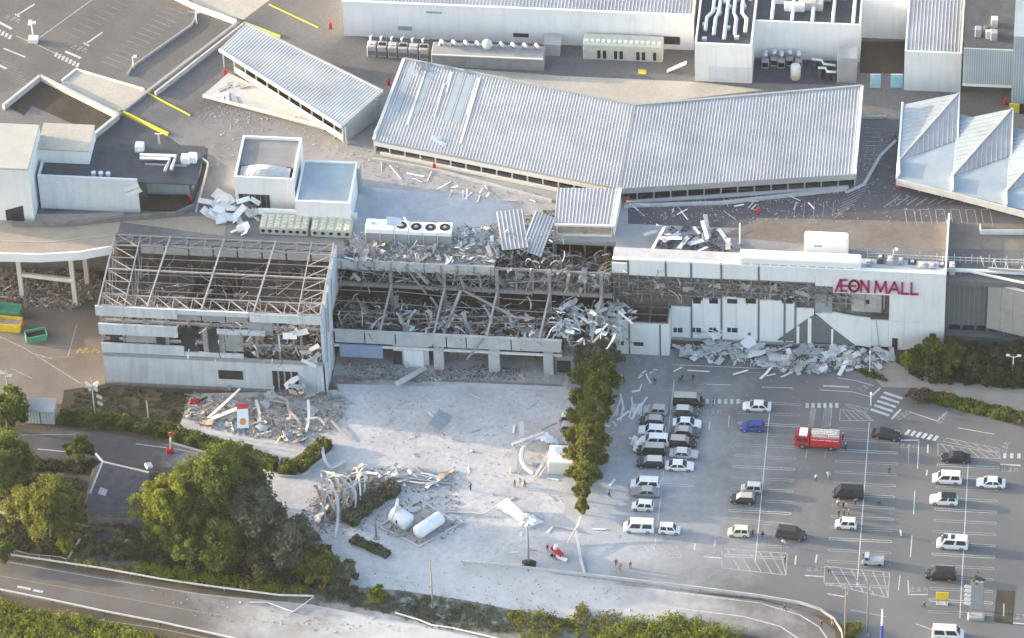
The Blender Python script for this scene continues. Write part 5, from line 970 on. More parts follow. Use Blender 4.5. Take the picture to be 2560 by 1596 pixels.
def make_car(kind):
    L, W_, belt, (a, b_, c, d), H, hood = KIND[kind]; hw = W_/2; hl = L/2
    root = thing('parked_car', 'x', 'car')
    def sect(x, z0, z1, w_): return [(x, -w_*.94, z0), (x, -w_, z0+.18), (x, -w_, z1-.16), (x, -w_*.9, z1), (x, w_*.9, z1), (x, w_, z1-.16), (x, w_, z0+.18), (x, w_*.94, z0)]
    st = [(-hl, .32, belt*.86, .86), (-hl+.12, .22, belt*.98, .97), (-hl+.5, .18, belt, 1), (a+.2, .18, belt, 1), (d-.15, .18, belt, 1), (d+.05, .18, hood+.02, 1), (hl-.55, .18, hood*.96, .99), (hl-.14, .22, hood*.84, .93), (hl, .32, hood*.62, .82)]
    st = sorted(st, key=lambda s_: s_[0])
    part(MB().loft([sect(x, z0, z1, hw*f) for x, z0, z1, f in st]), 'body', 'black', root)
    rw_, bw = hw*.76, hw*.93
    part(MB().loft([[(a, -bw, belt-.03), (d, -bw, belt-.03), (d, bw, belt-.03), (a, bw, belt-.03)], [(b_, -rw_, H-.06), (c, -rw_, H-.06), (c, rw_, H-.06), (b_, rw_, H-.06)]]), 'cabin', 'black', root)
    part(MB().loft([[(b_-.04, -rw_-.02, H-.06), (c+.05, -rw_-.02, H-.06), (c+.05, rw_+.02, H-.06), (b_-.04, rw_+.02, H-.06)], [(b_+.12, -rw_+.12, H), (c-.1, -rw_+.12, H), (c-.1, rw_-.12, H), (b_+.12, rw_-.12, H)]]), 'roof', 'black', root)
    def lerp(p, q_, t): return tuple(p[i]+(q_[i]-p[i])*t for i in range(3))
    def pane(p0, p1, p2, p3, name, o):                 # bottom left, bottom right, top right, top left, pushed out by o
        c0, c1, c2, c3 = [Vector(v) for v in (p0, p1, p2, p3)]; n_ = (c1-c0).cross(c3-c0).normalized()*o
        m_ = (c0+c1+c2+c3)/4; pts = [m_+(v-m_)*.9+n_ for v in (c0, c1, c2, c3)]; inn = [v-n_*2 for v in pts]
        return part(MB().loft([inn, pts]), name, 'glass_dark', root)
    pane((d, bw, belt), (d, -bw, belt), (c, -rw_, H-.07), (c, rw_, H-.07), 'windscreen', -.012)
    pane((a, -bw, belt), (a, bw, belt), (b_, rw_, H-.07), (b_, -rw_, H-.07), 'rear_window', -.012)
    for s_ in (-1, 1):
        p0, p1, p2, p3 = (a, s_*bw, belt), (d, s_*bw, belt), (c, s_*rw_, H-.07), (b_, s_*rw_, H-.07)
        for u0, u1 in ((.06, .47), (.51, .94)):
            pane(lerp(p0, p1, u0), lerp(p0, p1, u1), lerp(p3, p2, u1), lerp(p3, p2, u0), 'side_window', .012*(-s_))
        part(MB().loft([[(d-.25, s_*bw, belt), (d-.1, s_*bw, belt), (d-.1, s_*(bw+.2), belt), (d-.25, s_*(bw+.2), belt)], [(d-.25, s_*bw, belt+.14), (d-.12, s_*bw, belt+.14), (d-.12, s_*(bw+.18), belt+.14), (d-.25, s_*(bw+.18), belt+.14)]]), 'mirror', 'black', root)
        part(MB().box(hl-.2, hl-.06, s_*hw*.62-.17, s_*hw*.62+.17, hood*.66, hood*.8), 'headlight', 'head_lamp', root); part(MB().box(-hl-.01, -hl+.12, s_*hw*.66-.14, s_*hw*.66+.14, belt*.6, belt*.8), 'tail_light', 'tail_lamp', root)
        for x in (-L*.29, L*.31):
            wh = part(MB().tube([(x, s_*(hw-.2), .32), (x, s_*(hw+.01), .32)], .32, 14), 'wheel', 'rubber', root); part(MB().tube([(x, s_*(hw), .32), (x, s_*(hw+.025), .32)], .2, 10), 'rim', 'rim', wh)
    part(MB().box(hl-.09, hl+.03, -hw*.5, hw*.5, .3, hood*.5), 'grille', 'rubber', root)
    return root
protos = {k: make_car(k) for k in KIND}; used_k = set()
def setm(o, m):
    if not o.data: return
    o.material_slots[0].link = 'OBJECT'; o.material_slots[0].material = m
def car(kind, colr, px, py, label, flip=False, rz=0.0, roof=None, cat='car', group='cars parked in the rows', body=None, z=0.0):
    o = copy_tree(protos[kind]); p = S(px, py, z); hw = KIND[kind][1]/2
    o.location = (p.x, p.y+hw, z); o.rotation_euler = (0, 0, rz+(math.pi if flip else 0)); o['label'] = label; o['group'] = group; o['category'] = cat
    for ch in o.children:
        n_ = ch.name.split('.')[0]
        if n_ in ('body', 'cabin', 'mirror'): setm(ch, CARM[colr])
        elif n_ == 'roof': setm(ch, CARM[roof or colr])
        elif n_ in ('windscreen', 'rear_window') and roof: setm(ch, CARM['grey_dusty'])
    return o
z6 = lambda x, y: (1540+x/3.023, 920+y/3.023); z7 = lambda x, y: (2000+x/3.023, 900+y/3.023); z8 = lambda x, y: (1860+x/3.466, 1200+y/3.466)
for kind, colr, xy, lb, fl, roof in [
  ('hatch', 'silver', z6(295, 368), 'dusty silver hatchback at the top of the left row', 1, 'dust'), ('hatch', 'black', z6(265, 447), 'black hatchback with thick dust on roof, second in the left row', 1, 'dust'),
  ('suv', 'white', z6(268, 527), 'white estate car third from the top of the left row', 1, None), ('minivan', 'white', z6(290, 602), 'white people carrier with cream wreckage on its nose', 1, None),
  ('minivan', 'black', z6(262, 672), 'black people carrier with dusty roof behind the cream wreckage', 1, 'dust'), ('suv', 'black', z6(255, 766), 'black car at the lower end of the packed left row', 1, 'dust_pale'),
  ('minivan', 'white', z6(218, 930), 'white people carrier above the empty bays of the left row', 1, None), ('sedan', 'grey_dusty', z6(220, 985), 'grey dust-coated car squeezed between two white vans', 1, 'dust'),
  ('kei', 'white', z6(198, 1090), 'short white box van with dark side panes in the left row', 1, None), ('van', 'white', z6(170, 1256), 'long white van at the bottom of the left row', 1, None),
  ('van', 'black', z6(545, 302), 'black people carrier with dusty roof at the top of the second file', 0, 'dust'), ('hatch', 'dark_grey', z6(530, 375), 'dark grey hatchback with pale dusty roof', 0, 'dust_pale'),
  ('sedan', 'white', z6(535, 466), 'clean white saloon below the dark grey hatchback', 0, None), ('sedan', 'dark_grey', z6(522, 532), 'dark saloon with dusty bonnet in the second file', 0, 'dust'),
  ('suv', 'black', z6(500, 612), 'black car with grey dusty roof above the silver saloon', 0, 'dust'), ('sedan', 'silver', z6(510, 696), 'silver saloon in the second file', 0, 'dust_pale'),
  ('sedan', 'white', z6(478, 787), 'white saloon at the lower end of the second file', 0, None), ('kei', 'white', z6(402, 1266), 'small white car right of the long white van', 0, None),
  ('sedan', 'white', z6(1062, 337), 'white car at the top of the middle row', 1, None), ('hatch', 'blue', z6(1030, 491), 'small blue hatchback in the middle row', 1, None),
  ('kei', 'silver', z6(1022, 957), 'silver small car halfway down the middle row', 1, None), ('hatch', 'black', z6(955, 1036), 'black car with dusty bonnet below the silver small car', 1, 'dust'),
  ('kei', 'cream', z6(925, 1286), 'cream small car at the bottom of the middle row', 1, None), ('minivan', 'brown', z6(1320, 1306), 'dark brown people carrier standing in the aisle', 0, None),
  ('van', 'black', z7(362, 1062), 'black people carrier with people round its nose', 1, None), ('kei', 'white', z7(345, 1286), 'white small car below the crowd', 1, None),
  ('sedan', 'black', z7(650, 611), 'black saloon near the crossing', 0, None), ('sedan', 'black', z7(1175, 786), 'black saloon beside the hatched island at right', 1, None),
  ('minivan', 'white', z7(1110, 946), 'white people carrier at the top of the right row', 1, None), ('suv', 'white', z7(1085, 1106), 'white car with black roof in the right row', 1, 'black'),
  ('van', 'white', z7(1150, 1441), 'white van with two dark roof hatches', 1, None), ('sedan', 'white', z7(1440, 976), 'white saloon at the right edge of the lot', 1, None),
  ('minivan', 'black', z8(1702, 880), 'black people carrier near the sign tower', 1, None), ('van', 'white', z8(1765, 1395), 'white van driving at the bottom edge', 0, None),
  ('hatch', 'grey_dusty', (1428, 1062), 'dust-coated car half hidden behind the hedge row', 0, 'dust_pale'), ('hatch', 'grey_dusty', (1430, 1086), 'second dust-coated car half hidden behind the hedge row', 0, 'dust')]:
    o = car(kind, colr, xy[0], xy[1], lb, bool(fl), R_.uniform(-.03, .03)-(.12 if 'brown' in lb or 'near the crossing' in lb else 0), roof)
    if 'roof hatches' in lb:
        for k in (-.3, .8): hch = part(MB().box(k, k+.6, -.5, .5, 2.05, 2.09), 'roof_hatch', 'glass_dark', None); hch.parent = o
    if 'right row' in lb and 'people' in lb: pass
# silver pick-up
def pick_up():
    p = S(*z8(1115, 750)); t = thing('pickup_truck', 'silver small pickup with dusty load bed in the lower lot', 'truck', (p.x, p.y+.75, 0), math.pi)
    def lp(b, n_, m): o = b.build(n_, M[m] if m in M else CARM[m], None); o.parent = t; return o
    lp(MB().bevbox(-1.7, 1.7, -.72, .72, .35, .75, .1), 'chassis', 'silver'); lp(MB().loft([[(.55, -.7, .7), (1.68, -.7, .7), (1.68, .7, .7), (.55, .7, .7)], [(.6, -.6, 1.75), (1.25, -.6, 1.75), (1.25, .6, 1.75), (.6, .6, 1.75)]]), 'cab', 'silver')
    lp(MB().loft([[(1.3, -.6, 1.68), (1.3, .6, 1.68), (1.66, .62, 1.05), (1.66, -.62, 1.05)], [(1.33, -.6, 1.69), (1.33, .6, 1.69), (1.69, .62, 1.06), (1.69, -.62, 1.06)]]), 'windscreen', 'glass_dark')
    for s_ in (-1, 1):
        lp(MB().box(-1.68, .5, s_*.7-.03, s_*.7+.03, .75, 1.15), 'side_board', 'silver'); lp(MB().box(.7, 1.2, s_*.66-.03, s_*.66+.03, 1.1, 1.6), 'side_window', 'glass_dark'); lp(MB().box(1.62, 1.72, s_*.5-.13, s_*.5+.13, .75, .9), 'headlight', 'head_lamp')
        for x in (-1.05, 1.1): w_ = lp(MB().tube([(x, s_*.55, .28), (x, s_*.73, .28)], .28, 12), 'wheel', 'rubber')
    lp(MB().box(-1.7, -1.64, -.68, .68, .75, 1.15), 'tail_board', 'silver'); lp(MB().box(-1.6, .5, -.64, .64, .76, .95), 'load', 'dust_pale')
pick_up()
# fire engine
def fire_engine():
    p = S(*z6(1520, 622)); t = thing('fire_engine', 'red fire engine with pale roof lockers parked mid-lot', 'fire engine', (p.x, p.y+1.2, 0), 0)
    t.rotation_euler = (0, 0, math.pi-.04)
    def lp(b, n_, m, par=None): o = b.build(n_, M[m] if m in M else CARM[m], None); o.parent = par or t; return o
    lp(MB().box(-3.6, 3.4, -1.0, 1.0, .45, .8), 'chassis', 'black'); lp(MB().bevbox(-3.65, 1.1, -1.18, 1.18, .7, 2.45, .1), 'body', 'red')
    lp(MB().loft([[(1.25, -1.16, .6), (3.6, -1.16, .6), (3.6, 1.16, .6), (1.25, 1.16, .6)], [(1.25, -1.16, 1.5), (3.62, -1.14, 1.5), (3.62, 1.14, 1.5), (1.25, 1.16, 1.5)], [(1.3, -1.05, 2.55), (3.3, -1.02, 2.55), (3.3, 1.02, 2.55), (1.3, 1.05, 2.55)]]), 'cab', 'red')
    lp(MB().box(1.6, 2.9, -.9, .9, 2.551, 2.72), 'cab_roof_board', 'sign_white'); lp(MB().loft([[(3.36, -.95, 2.45), (3.36, .95, 2.45), (3.64, 1.0, 1.55), (3.64, -1.0, 1.55)], [(3.4, -.95, 2.46), (3.4, .95, 2.46), (3.68, 1.0, 1.56), (3.68, -1.0, 1.56)]]), 'windscreen', 'glass_dark')
    lp(MB().box(3.1, 3.35, -.8, .8, 2.56, 2.75), 'light_bar', 'red')
    for s_ in (-1, 1):
        for xa, xb in ((1.5, 2.2), (2.4, 3.2)): lp(MB().box(xa, xb, s_*1.13-.03, s_*1.13+.03, 1.6, 2.3), 'side_window', 'glass_dark')
        for k in range(4): lp(MB().box(-3.4+k*1.1, -2.45+k*1.1, s_*1.19-.02, s_*1.19+.02, 1.0, 2.1), 'locker', 'red'); lp(MB().box(-3.4+k*1.1, -2.45+k*1.1, s_*1.2-.02, s_*1.2+.02, 2.15, 2.24), 'stripe', 'sign_white')
        for x in (-2.2, 2.3): w_ = lp(MB().tube([(x, s_*.85, .5), (x, s_*1.2, .5)], .5, 16), 'wheel', 'rubber'); lp(MB().tube([(x, s_*1.2, .5), (x, s_*1.23, .5)], .28, 12), 'rim', 'rim', w_)
        lp(MB().box(3.55, 3.68, s_*.8-.18, s_*.8+.18, .85, 1.1), 'headlight', 'head_lamp')
    lp(MB().bevbox(-3.5, -1.7, -.95, .95, 2.45, 2.85, .06), 'roof_locker', 'grey_panel'); lp(MB().box(-1.6, .9, -.9, .9, 2.452, 2.56), 'roof_deck', 'concrete')
    for s_ in (-.55, .1):
        for yy in (s_, s_+.4): lp(MB().beam((-3.2, yy, 2.95), (1.0, yy, 2.95), .07), 'ladder_rail', 'white_rail')
        for k in range(9): lp(MB().beam((-3.0+k*.48, s_, 2.95), (-3.0+k*.48, s_+.4, 2.95), .05), 'ladder_rung', 'white_rail')
    lp(MB().tube([(.4, -.3, 2.5), (.4, -.3, 3.0), (.9, -.3, 3.1)], .1), 'water_cannon', 'rim')
fire_engine()
for k in KIND:
    for ch in list(protos[k].children):
        for g_ in list(ch.children): bpy.data.objects.remove(g_)
        bpy.data.objects.remove(ch)
    bpy.data.objects.remove(protos[k])
# ================================================================== people
mat('skin', (.42, .26, .19), .6); mat('cloth_dark', (.03, .035, .05), .9); mat('cloth_white', (.62, .62, .60), .9); mat('cloth_navy', (.04, .05, .11), .9); mat('cloth_red', (.34, .05, .06), .9); mat('cloth_grey', (.16, .16, .17), .9); mat('hair', (.02, .016, .014), .7); mat('cloth_silver', (.45, .45, .42), .8)
def body_mesh(pose):
    J = {'pel': (0, 0, .95, .135), 'bel': (0, 0, 1.08, .13), 'che': (0, .0, 1.30, .15), 'nk': (0, 0, 1.47, .06), 'hd': (0, .02, 1.60, .10), 'top': (0, .01, 1.70, .085)}
    E_ = [('pel', 'bel'), ('bel', 'che'), ('che', 'nk'), ('nk', 'hd'), ('hd', 'top')]
    for s_, n_ in ((-1, 'l'), (1, 'r')):
        sw = {'stand': .04*s_, 'walk': .26*s_, 'crouch': .1*s_}[pose]
        J['hp'+n_] = (.1*s_, 0, .9, .10); J['kn'+n_] = (.11*s_, sw*.55, .5, .07); J['an'+n_] = (.11*s_, sw, .1, .045); J['ft'+n_] = (.12*s_, sw+.17, .04, .04)
        aw_ = {'stand': .03, 'walk': -.22*s_, 'crouch': .2}[pose]
        J['sh'+n_] = (.19*s_, 0, 1.40, .065); J['el'+n_] = (.27*s_, aw_*.4-.03, 1.12, .05); J['wr'+n_] = (.27*s_, aw_+.06, .88, .036); J['ha'+n_] = (.265*s_, aw_+.09, .79, .034)
        E_ += [('pel', 'hp'+n_), ('hp'+n_, 'kn'+n_), ('kn'+n_, 'an'+n_), ('an'+n_, 'ft'+n_), ('che', 'sh'+n_), ('sh'+n_, 'el'+n_), ('el'+n_, 'wr'+n_), ('wr'+n_, 'ha'+n_)]
    if pose == 'crouch':
        for k, v in list(J.items()):
            x, y, z, r = v
            if z > .85 and not k.startswith('kn'):
                dz = z-.9; J[k] = (x, y+dz*.55-.12, .48+dz*.8, r)
        for n_, s_ in (('l', -1), ('r', 1)): J['hp'+n_] = (.1*s_, -.1, .46, .10); J['kn'+n_] = (.16*s_, .3, .5, .07); J['an'+n_] = (.13*s_, .0, .1, .045); J['ft'+n_] = (.14*s_, .17, .04, .04)
    ks = list(J); me = bpy.data.meshes.new('person'); me.from_pydata([J[k][:3] for k in ks], [(ks.index(a), ks.index(b)) for a, b in E_], [])
    o = bpy.data.objects.new('tmp', me); COL.objects.link(o); md = o.modifiers.new('s', 'SKIN')
    for i, k in enumerate(ks): me.skin_vertices[0].data[i].radius = (J[k][3], J[k][3]*.85); me.skin_vertices[0].data[i].use_root = (k == 'pel')
    o.modifiers.new('d', 'SUBSURF').levels = 1
    out = bpy.data.meshes.new_from_object(o.evaluated_get(bpy.context.evaluated_depsgraph_get())); bpy.data.objects.remove(o)
    out.materials.clear()
    for m_ in ('skin', 'cloth_dark', 'cloth_navy', 'hair', 'black'): out.materials.append(M[m_])
    top = max(v.co.z for v in out.vertices)
    for pl in out.polygons:
        c = pl.center; z = c.z/top*1.78
        pl.material_index = (4 if z < .12 else 2 if z < .98 and not (abs(c.x) > .22 and pose != 'crouch') else 0 if (abs(c.x) > .22 and z < .9) else 1 if z < 1.46 else 3 if (z > 1.72 or (z > 1.56 and c.y < 0)) else 0)
        pl.use_smooth = True
    return out
PM = {k: body_mesh(k) for k in ('stand', 'walk', 'crouch')}
def person(px, py, label, top='cloth_dark', bot='cloth_navy', pose='stand', rz=None, s=1.0, z=0.0, hat=None):
    o = bpy.data.objects.new('person', PM[pose]); COL.objects.link(o); p = S(px, py, z); o.location = (p.x, p.y, z); o.rotation_euler = (0, 0, R_.uniform(0, 6.28) if rz is None else rz); o.scale = (s, s, s)
    for i, m_ in ((1, top), (2, bot)): o.material_slots[i].link = 'OBJECT'; o.material_slots[i].material = M[m_]
    tag(o, label, 'person', 'people on the ground')
    if hat:
        h = MB().loft([[(.13*math.cos(a*.7854), .02+.14*math.sin(a*.7854), 1.64) for a in range(8)], [(.12*math.cos(a*.7854), .02+.13*math.sin(a*.7854), 1.72) for a in range(8)], [(.06*math.cos(a*.7854), .02+.06*math.sin(a*.7854), 1.79) for a in range(8)]]).build('helmet', M[hat]); h.parent = o
    return o
for a in [(1177, 1227, 'person in dark clothes alone on the pale yard above the tanks'), (1287, 1219, 'left one of three people below the fallen arch', 'cloth_grey'), (1300, 1214, 'middle, paler person of three below the fallen arch', 'cloth_silver', 'cloth_grey', 'walk'), (1312, 1219, 'right one of three people below the fallen arch'),
          (1524, 1244, 'person in dark blue walking between hedge and left car row', 'cloth_navy', 'cloth_dark', 'walk'), (1637, 961, 'person alone on the dust right of the hedge top', 'cloth_dark'), (1700, 957, 'left, stooping person of two before the debris heap', 'cloth_dark', 'cloth_dark', 'walk'), (1706, 950, 'person half hidden behind the stooping one by the heap', 'cloth_grey'), (1733, 953, 'right person of two before the debris heap', 'cloth_dark'),
          (1783, 1014, 'person in black on the row of crossing dashes', 'cloth_dark', 'cloth_dark'), (2040, 1203, 'person in white shirt and dark trousers below the fire engine', 'cloth_white', 'cloth_navy'), (2071, 1196, 'person all in pale clothes right of the white-shirted one', 'cloth_white', 'cloth_silver', 'walk'),
          (1958, 1366, 'person in light top by the dark brown people carrier', 'cloth_white', 'cloth_dark', 'walk'), (1963, 1407, 'person in dark clothes beside the striped island', 'cloth_dark'), (2073, 1433, 'person crouching at the corner of the right striped island', 'cloth_dark', 'cloth_dark', 'crouch'), (2223, 1185, 'person in dark clothes in the right aisle', 'cloth_dark'),
          (1962, 1527, 'person in dark blue on the road bend below the white rail', 'cloth_navy', 'cloth_dark', 'walk'), (2054, 1568, 'person in black at the road bend', 'cloth_dark', 'cloth_dark', 'walk'), (2081, 1564, 'person with white hat at the road bend', 'cloth_red', 'cloth_silver', 'stand', None, 1.0, 0.0, 'cloth_white'), (2311, 1520, 'person in dark clothes walking near the yellow sign', 'cloth_dark', 'cloth_dark', 'walk'),
          (1882, 1342, 'person standing at the tail of the cream small car', 'cloth_dark', 'cloth_dark'), (1908, 1341, 'person crouching behind the cream small car', 'cloth_dark', 'cloth_dark', 'crouch'), (2252, 1342, 'person dressed all in white standing in the right aisle', 'cloth_white', 'cloth_white'),
          (2095, 1266, 'person at the front left of the crowd by the black people carrier', 'cloth_white', 'cloth_dark'), (2108, 1270, 'person in dark clothes in the middle of the crowd', 'cloth_dark', 'cloth_dark'), (2117, 1274, 'person in pale shirt in the middle of the crowd', 'cloth_silver', 'cloth_dark'), (2121, 1288, 'person in white at the lower right of the crowd', 'cloth_white', 'cloth_dark'), (2097, 1292, 'person in black at the lowest left of the crowd', 'cloth_dark', 'cloth_dark'), (2138, 1266, 'person at the right end of the crowd', 'cloth_red', 'cloth_dark'), (2110, 1290, 'person in dark grey at the foot of the crowd', 'cloth_grey', 'cloth_dark'),
          (2196, 1262, 'person bending alone right of the crowd', 'cloth_dark', 'cloth_dark', 'crouch'), (2107, 1102, 'upper firefighter in dark gear behind the fire engine', 'cloth_dark', 'cloth_dark', 'stand', None, 1.0, 0.0, 'cloth_silver'), (2114, 1127, 'lower firefighter in dark gear behind the fire engine', 'cloth_dark', 'cloth_dark', 'walk', None, 1.0, 0.0, 'cloth_silver'),
          (1540, 1416, 'left person of the three on the dust above the white rail', 'cloth_dark', 'cloth_dark', 'walk'), (1550, 1428, 'person in pinkish top, middle of the three above the white rail', 'cloth_red', 'cloth_grey', 'walk'), (1576, 1421, 'person in dark red, right of the three above the white rail', 'cloth_red', 'cloth_dark'), (1369, 1379, 'person in dark clothes left of the red toppled machine', 'cloth_dark', 'cloth_navy'), (1388, 1400, 'person in dark clothes in front of the red toppled machine', 'cloth_dark', 'cloth_dark', 'walk')]:
    person(*a)
# ================================================================== street furniture and wreckage
def rail_(name, label, pxs, m='white_rail', h=.75, bw=.32, step=3.6, cat='guard rail', z=0.0, w_=.1):
    pts = [S(x, y, z+h) for x, y in pxs]; pts = [Vector((p.x, p.y, z+h)) for p in pts]; t = thing(name, label, cat, (pts[0].x, pts[0].y, z))
    part(MB().strip(pts, w_, bw), 'beam', m, t)
    for a, c in zip(pts[:-1], pts[1:]):
        L = (c-a).length; n = max(1, int(L/step))
        for k in range(n+1): p = a.lerp(c, k/n); part(MB().box(p.x-.06, p.x+.06, p.y+.05, p.y+.17, z, z+h), 'post', 'steel_white', t)
    return t
rail_('guard_rail', 'white guard rail along the upper side of the left road', [(-60, 1374), (130, 1402), (250, 1420), (400, 1447), (500, 1462), (620, 1478), (700, 1488), (784, 1490)])
rail_('guard_rail', 'broken bent rail lying on the left road', [(622, 1506), (668, 1506), (733, 1530), (784, 1493)], h=.35, bw=.16, step=5)
rail_('guard_rail', 'white guard rail along the lower side of the left road', [(-60, 1464), (0, 1474), (130, 1500), (260, 1528), (400, 1555), (560, 1590), (640, 1610)])
rail_('guard_rail', 'bent guard rail on the bottom centre verge', [(988, 1532), (1048, 1550), (1080, 1563), (1130, 1570), (1260, 1600)], bw=.22)
rail_('crash_barrier', 'long white barrier curving between car park and access road', [(1160, 1406), (1320, 1420), (1460, 1436), (1750, 1470), (1900, 1490), (2000, 1507), (2050, 1523), (2085, 1548), (2104, 1578), (2108, 1605)], 'concrete_pale', h=.8, bw=.5, step=3, cat='barrier', w_=.15)
rail_('low_fence', 'toppled white pipe fence left of the lamp with dark foot', [(1155, 1402), (1200, 1405), (1310, 1412)], h=.5, bw=.1, step=2.5, cat='fence')
rail_('low_fence', 'thin rail beside the leaning plank at lower left', [(35, 1375), (70, 1385), (150, 1393), (165, 1398)], 'concrete', .8, .12, 1.6, 'fence')
def pole(name, label, px, py, h, r, m, head=None, cat='pole', lean=(0, 0), z=0):
    p = S(px, py, z); t = thing(name, label, cat, (p.x, p.y, z)); top = p+Vector((lean[0], lean[1], h)); part(MB().tube([p, p.lerp(top, .5), top], [r, r*.85, r*.6], 10), 'shaft', m, t, True); part(MB().tube([p, p+Vector((0, 0, .25))], r*2.2, 10), 'base', 'concrete', t)
    return t, top
t, tp = pole('floodlight_mast', 'tall floodlight mast with wide pale head and dark foot', 1322, 1413, 9.6, .2, 'steel_grey', cat='lamp post')
p = S(1322, 1413); part(MB().loft([[(p.x-1.1, p.y-.9, .02), (p.x+1.1, p.y-.9, .02), (p.x+1.1, p.y+.9, .02), (p.x-1.1, p.y+.9, .02)], [(p.x-.4, p.y-.35, .9), (p.x+.4, p.y-.35, .9), (p.x+.4, p.y+.35, .9), (p.x-.4, p.y+.35, .9)]]), 'plinth', 'black', t)
for k in range(8): a = k*.785; part(MB().board(tp+Vector((math.cos(a)*1.0, math.sin(a)*1.0, .1)), .8, .6, .3, q(.4, 0, a)), 'lamp_head', 'cream_wall', t)
part(MB().tube([tp+Vector((0, 0, -.2)), tp+Vector((0, 0, .15))], [1.0, 1.1], 16), 'ring_frame', 'concrete_pale', t)
for px, py, h, m, lb in [(1082, 1520, 10.6, 'wood', 'thin grey pole rising from the verge at bottom centre'), (2112, 1600, 12.2, 'wood', 'tall brown pole at the road bend'), (2168, 1588, 12.0, 'concrete_dirty', 'tall dark pole right of the road bend'), (240, 1052, 9.6, 'concrete', 'pole with signs rising from the clipped hedge'), (373, 1062, 5.2, 'concrete', 'thin concrete post at the planting bed'), (22, 995, 6.0, 'concrete', 'thin lamp pole at the left edge')]:
    t, tp = pole('utility_pole', lb, px, py, h, .14, m)
    if px in (2112, 2168):
        for dz in (.4, 1.2): part(MB().beam(tp+Vector((-.7, 0, -dz)), tp+Vector((.7, 0, -dz)), .1), 'cross_arm', 'steel_grey', t)
        part(MB().tube([tp+Vector((.35, 0, -2.2)), tp+Vector((.35, 0, -1.5))], .2, 10), 'transformer', 'grey_panel', t)
    if px == 240:
        for k in range(7): part(MB().board(tp+Vector((R_.uniform(-.9, .9), 0, -R_.uniform(.2, 2.6))), 1.3, .5, .06, q(1.2, R_.uniform(-.8, .8), R_.uniform(-.5, .5))), 'bracket', 'concrete_pale', t)
        for k in range(2): part(MB().board(tp+Vector((1.0, -.1, -4.2-1.5*k)), 1.0, .55, .05, q(1.3, .3, -.3)), 'sign_plate', 'concrete_pale', t)
    if px == 22:
        for k in range(6): part(MB().board(tp+Vector((R_.uniform(-.8, .8), 0, -R_.uniform(0, 1.8))), .8, .35, .08, q(1.2, R_.uniform(-.6, .6), 0)), 'lamp_head', 'cream_wall', t)
t, tp = pole('banner_pole', 'white and blue striped pole at the bottom edge', 2204, 1605, 7.0, .2, 'white_clean', cat='pole'); pp = S(2204, 1605); part(MB().tube([pp+Vector((0, 0, .2)), pp+Vector((0, 0, 3.6))], .24, 10), 'blue_sleeve', 'blue_paint', t)
for px, py, h, lb in [(2177, 1015, 2.6, 'short white lamp post at the upper left of the crossing'), (2174, 930, 4.2, 'thin white lamp post on the small grass island')]:
    t, tp = pole('lamp_post', lb, px, py, h, .1, 'white_clean', cat='lamp post'); part(MB().tube([tp, tp+Vector((0, 0, .3))], [.2, .14], 10), 'lamp_head', 'white_clean', t)
t, tp = pole('lamp_post', 'white two-armed lamp post before the dark shrubs', 2531, 952, 5.4, .14, 'cream_wall', cat='lamp post')
for s_ in (-1, 1): part(MB().tube([tp+Vector((0, 0, -.4)), tp+Vector((s_*.5, 0, -.1)), tp+Vector((s_*.8, 0, .1))], .07), 'arm', 'cream_wall', t); part(MB().bevbox(tp.x+s_*.9-.3, tp.x+s_*.9+.3, tp.y-.2, tp.y+.2, tp.z, tp.z+.25, .05), 'lamp_head', 'cream_wall', t)
for x, y, lb in [(84, 104, 'white lamp post with three heads on the upper car park'), (334, 172, 'slim white lamp post at the lower end of the kerb strip'), (492, 60, 'slim white lamp post at the upper end of the kerb strip'), (2233, 655, 'white globe lamp on the railing at right')]:
    t, tp = pole('lamp_post', lb, x, y, 4.0 if x == 84 else 2.6, .12, 'white_clean', cat='lamp post', z=ZD)
    for k in range(3 if x == 84 else 1): a = k*2.1; part(MB().bevbox(tp.x+.5*math.cos(a)-.25, tp.x+.5*math.cos(a)+.25, tp.y+.4*math.sin(a)-.2, tp.y+.4*math.sin(a)+.2, tp.z-.1, tp.z+.3, .05), 'lamp_head', 'white_clean', t)
    if x == 84: pp = S(84, 104, ZD); part(MB().box(pp.x-.8, pp.x+.8, pp.y-.6, pp.y+.6, ZD+.03, ZD+.9), 'plinth', 'white_wall', t)
# yellow sign, sign tower, dark mat at lower right
t = thing('yellow_sign', 'yellow board on two legs at the lower right', 'sign', S(2355, 1505)); p = S(2355, 1510)
part(MB().bevbox(p.x-.95, p.x+.95, p.y-.08, p.y+.08, 1.0, 2.5, .03), 'board', 'yellow_paint', t)
for s_ in (-.6, .6): part(MB().box(p.x+s_-.05, p.x+s_+.05, p.y-.05, p.y+.05, 0, 1.0), 'leg', 'steel_grey', t)
part(MB().box(p.x-.9, p.x+.9, p.y-.4, p.y+.4, .02, .12), 'foot', 'ruin_pale', t)
t = thing('sign_tower', 'grey sign tower with leafy top and stacked white plates', 'sign', S(2440, 1545)); p = S(2440, 1545)
part(MB().box(p.x-.9, p.x+.9, p.y-.2, p.y+.2, 2.0, 7.8), 'board', 'grey_panel', t); part(MB().bevbox(p.x-1.3, p.x+1.3, p.y-.7, p.y+.7, 0, .6, .15), 'plinth', 'concrete', t)
for s_ in (-1, 1): part(MB().box(p.x+s_*.95-.08, p.x+s_*.95+.08, p.y-.1, p.y+.1, .6, 8), 'post', 'steel_white', t)
for k in range(5): part(MB().board((p.x-1.4, p.y-.25, 6.9-k*.9), 1.0, .6, .06, q(1.45, .25, .1)), 'name_plate', 'sign_white', t)
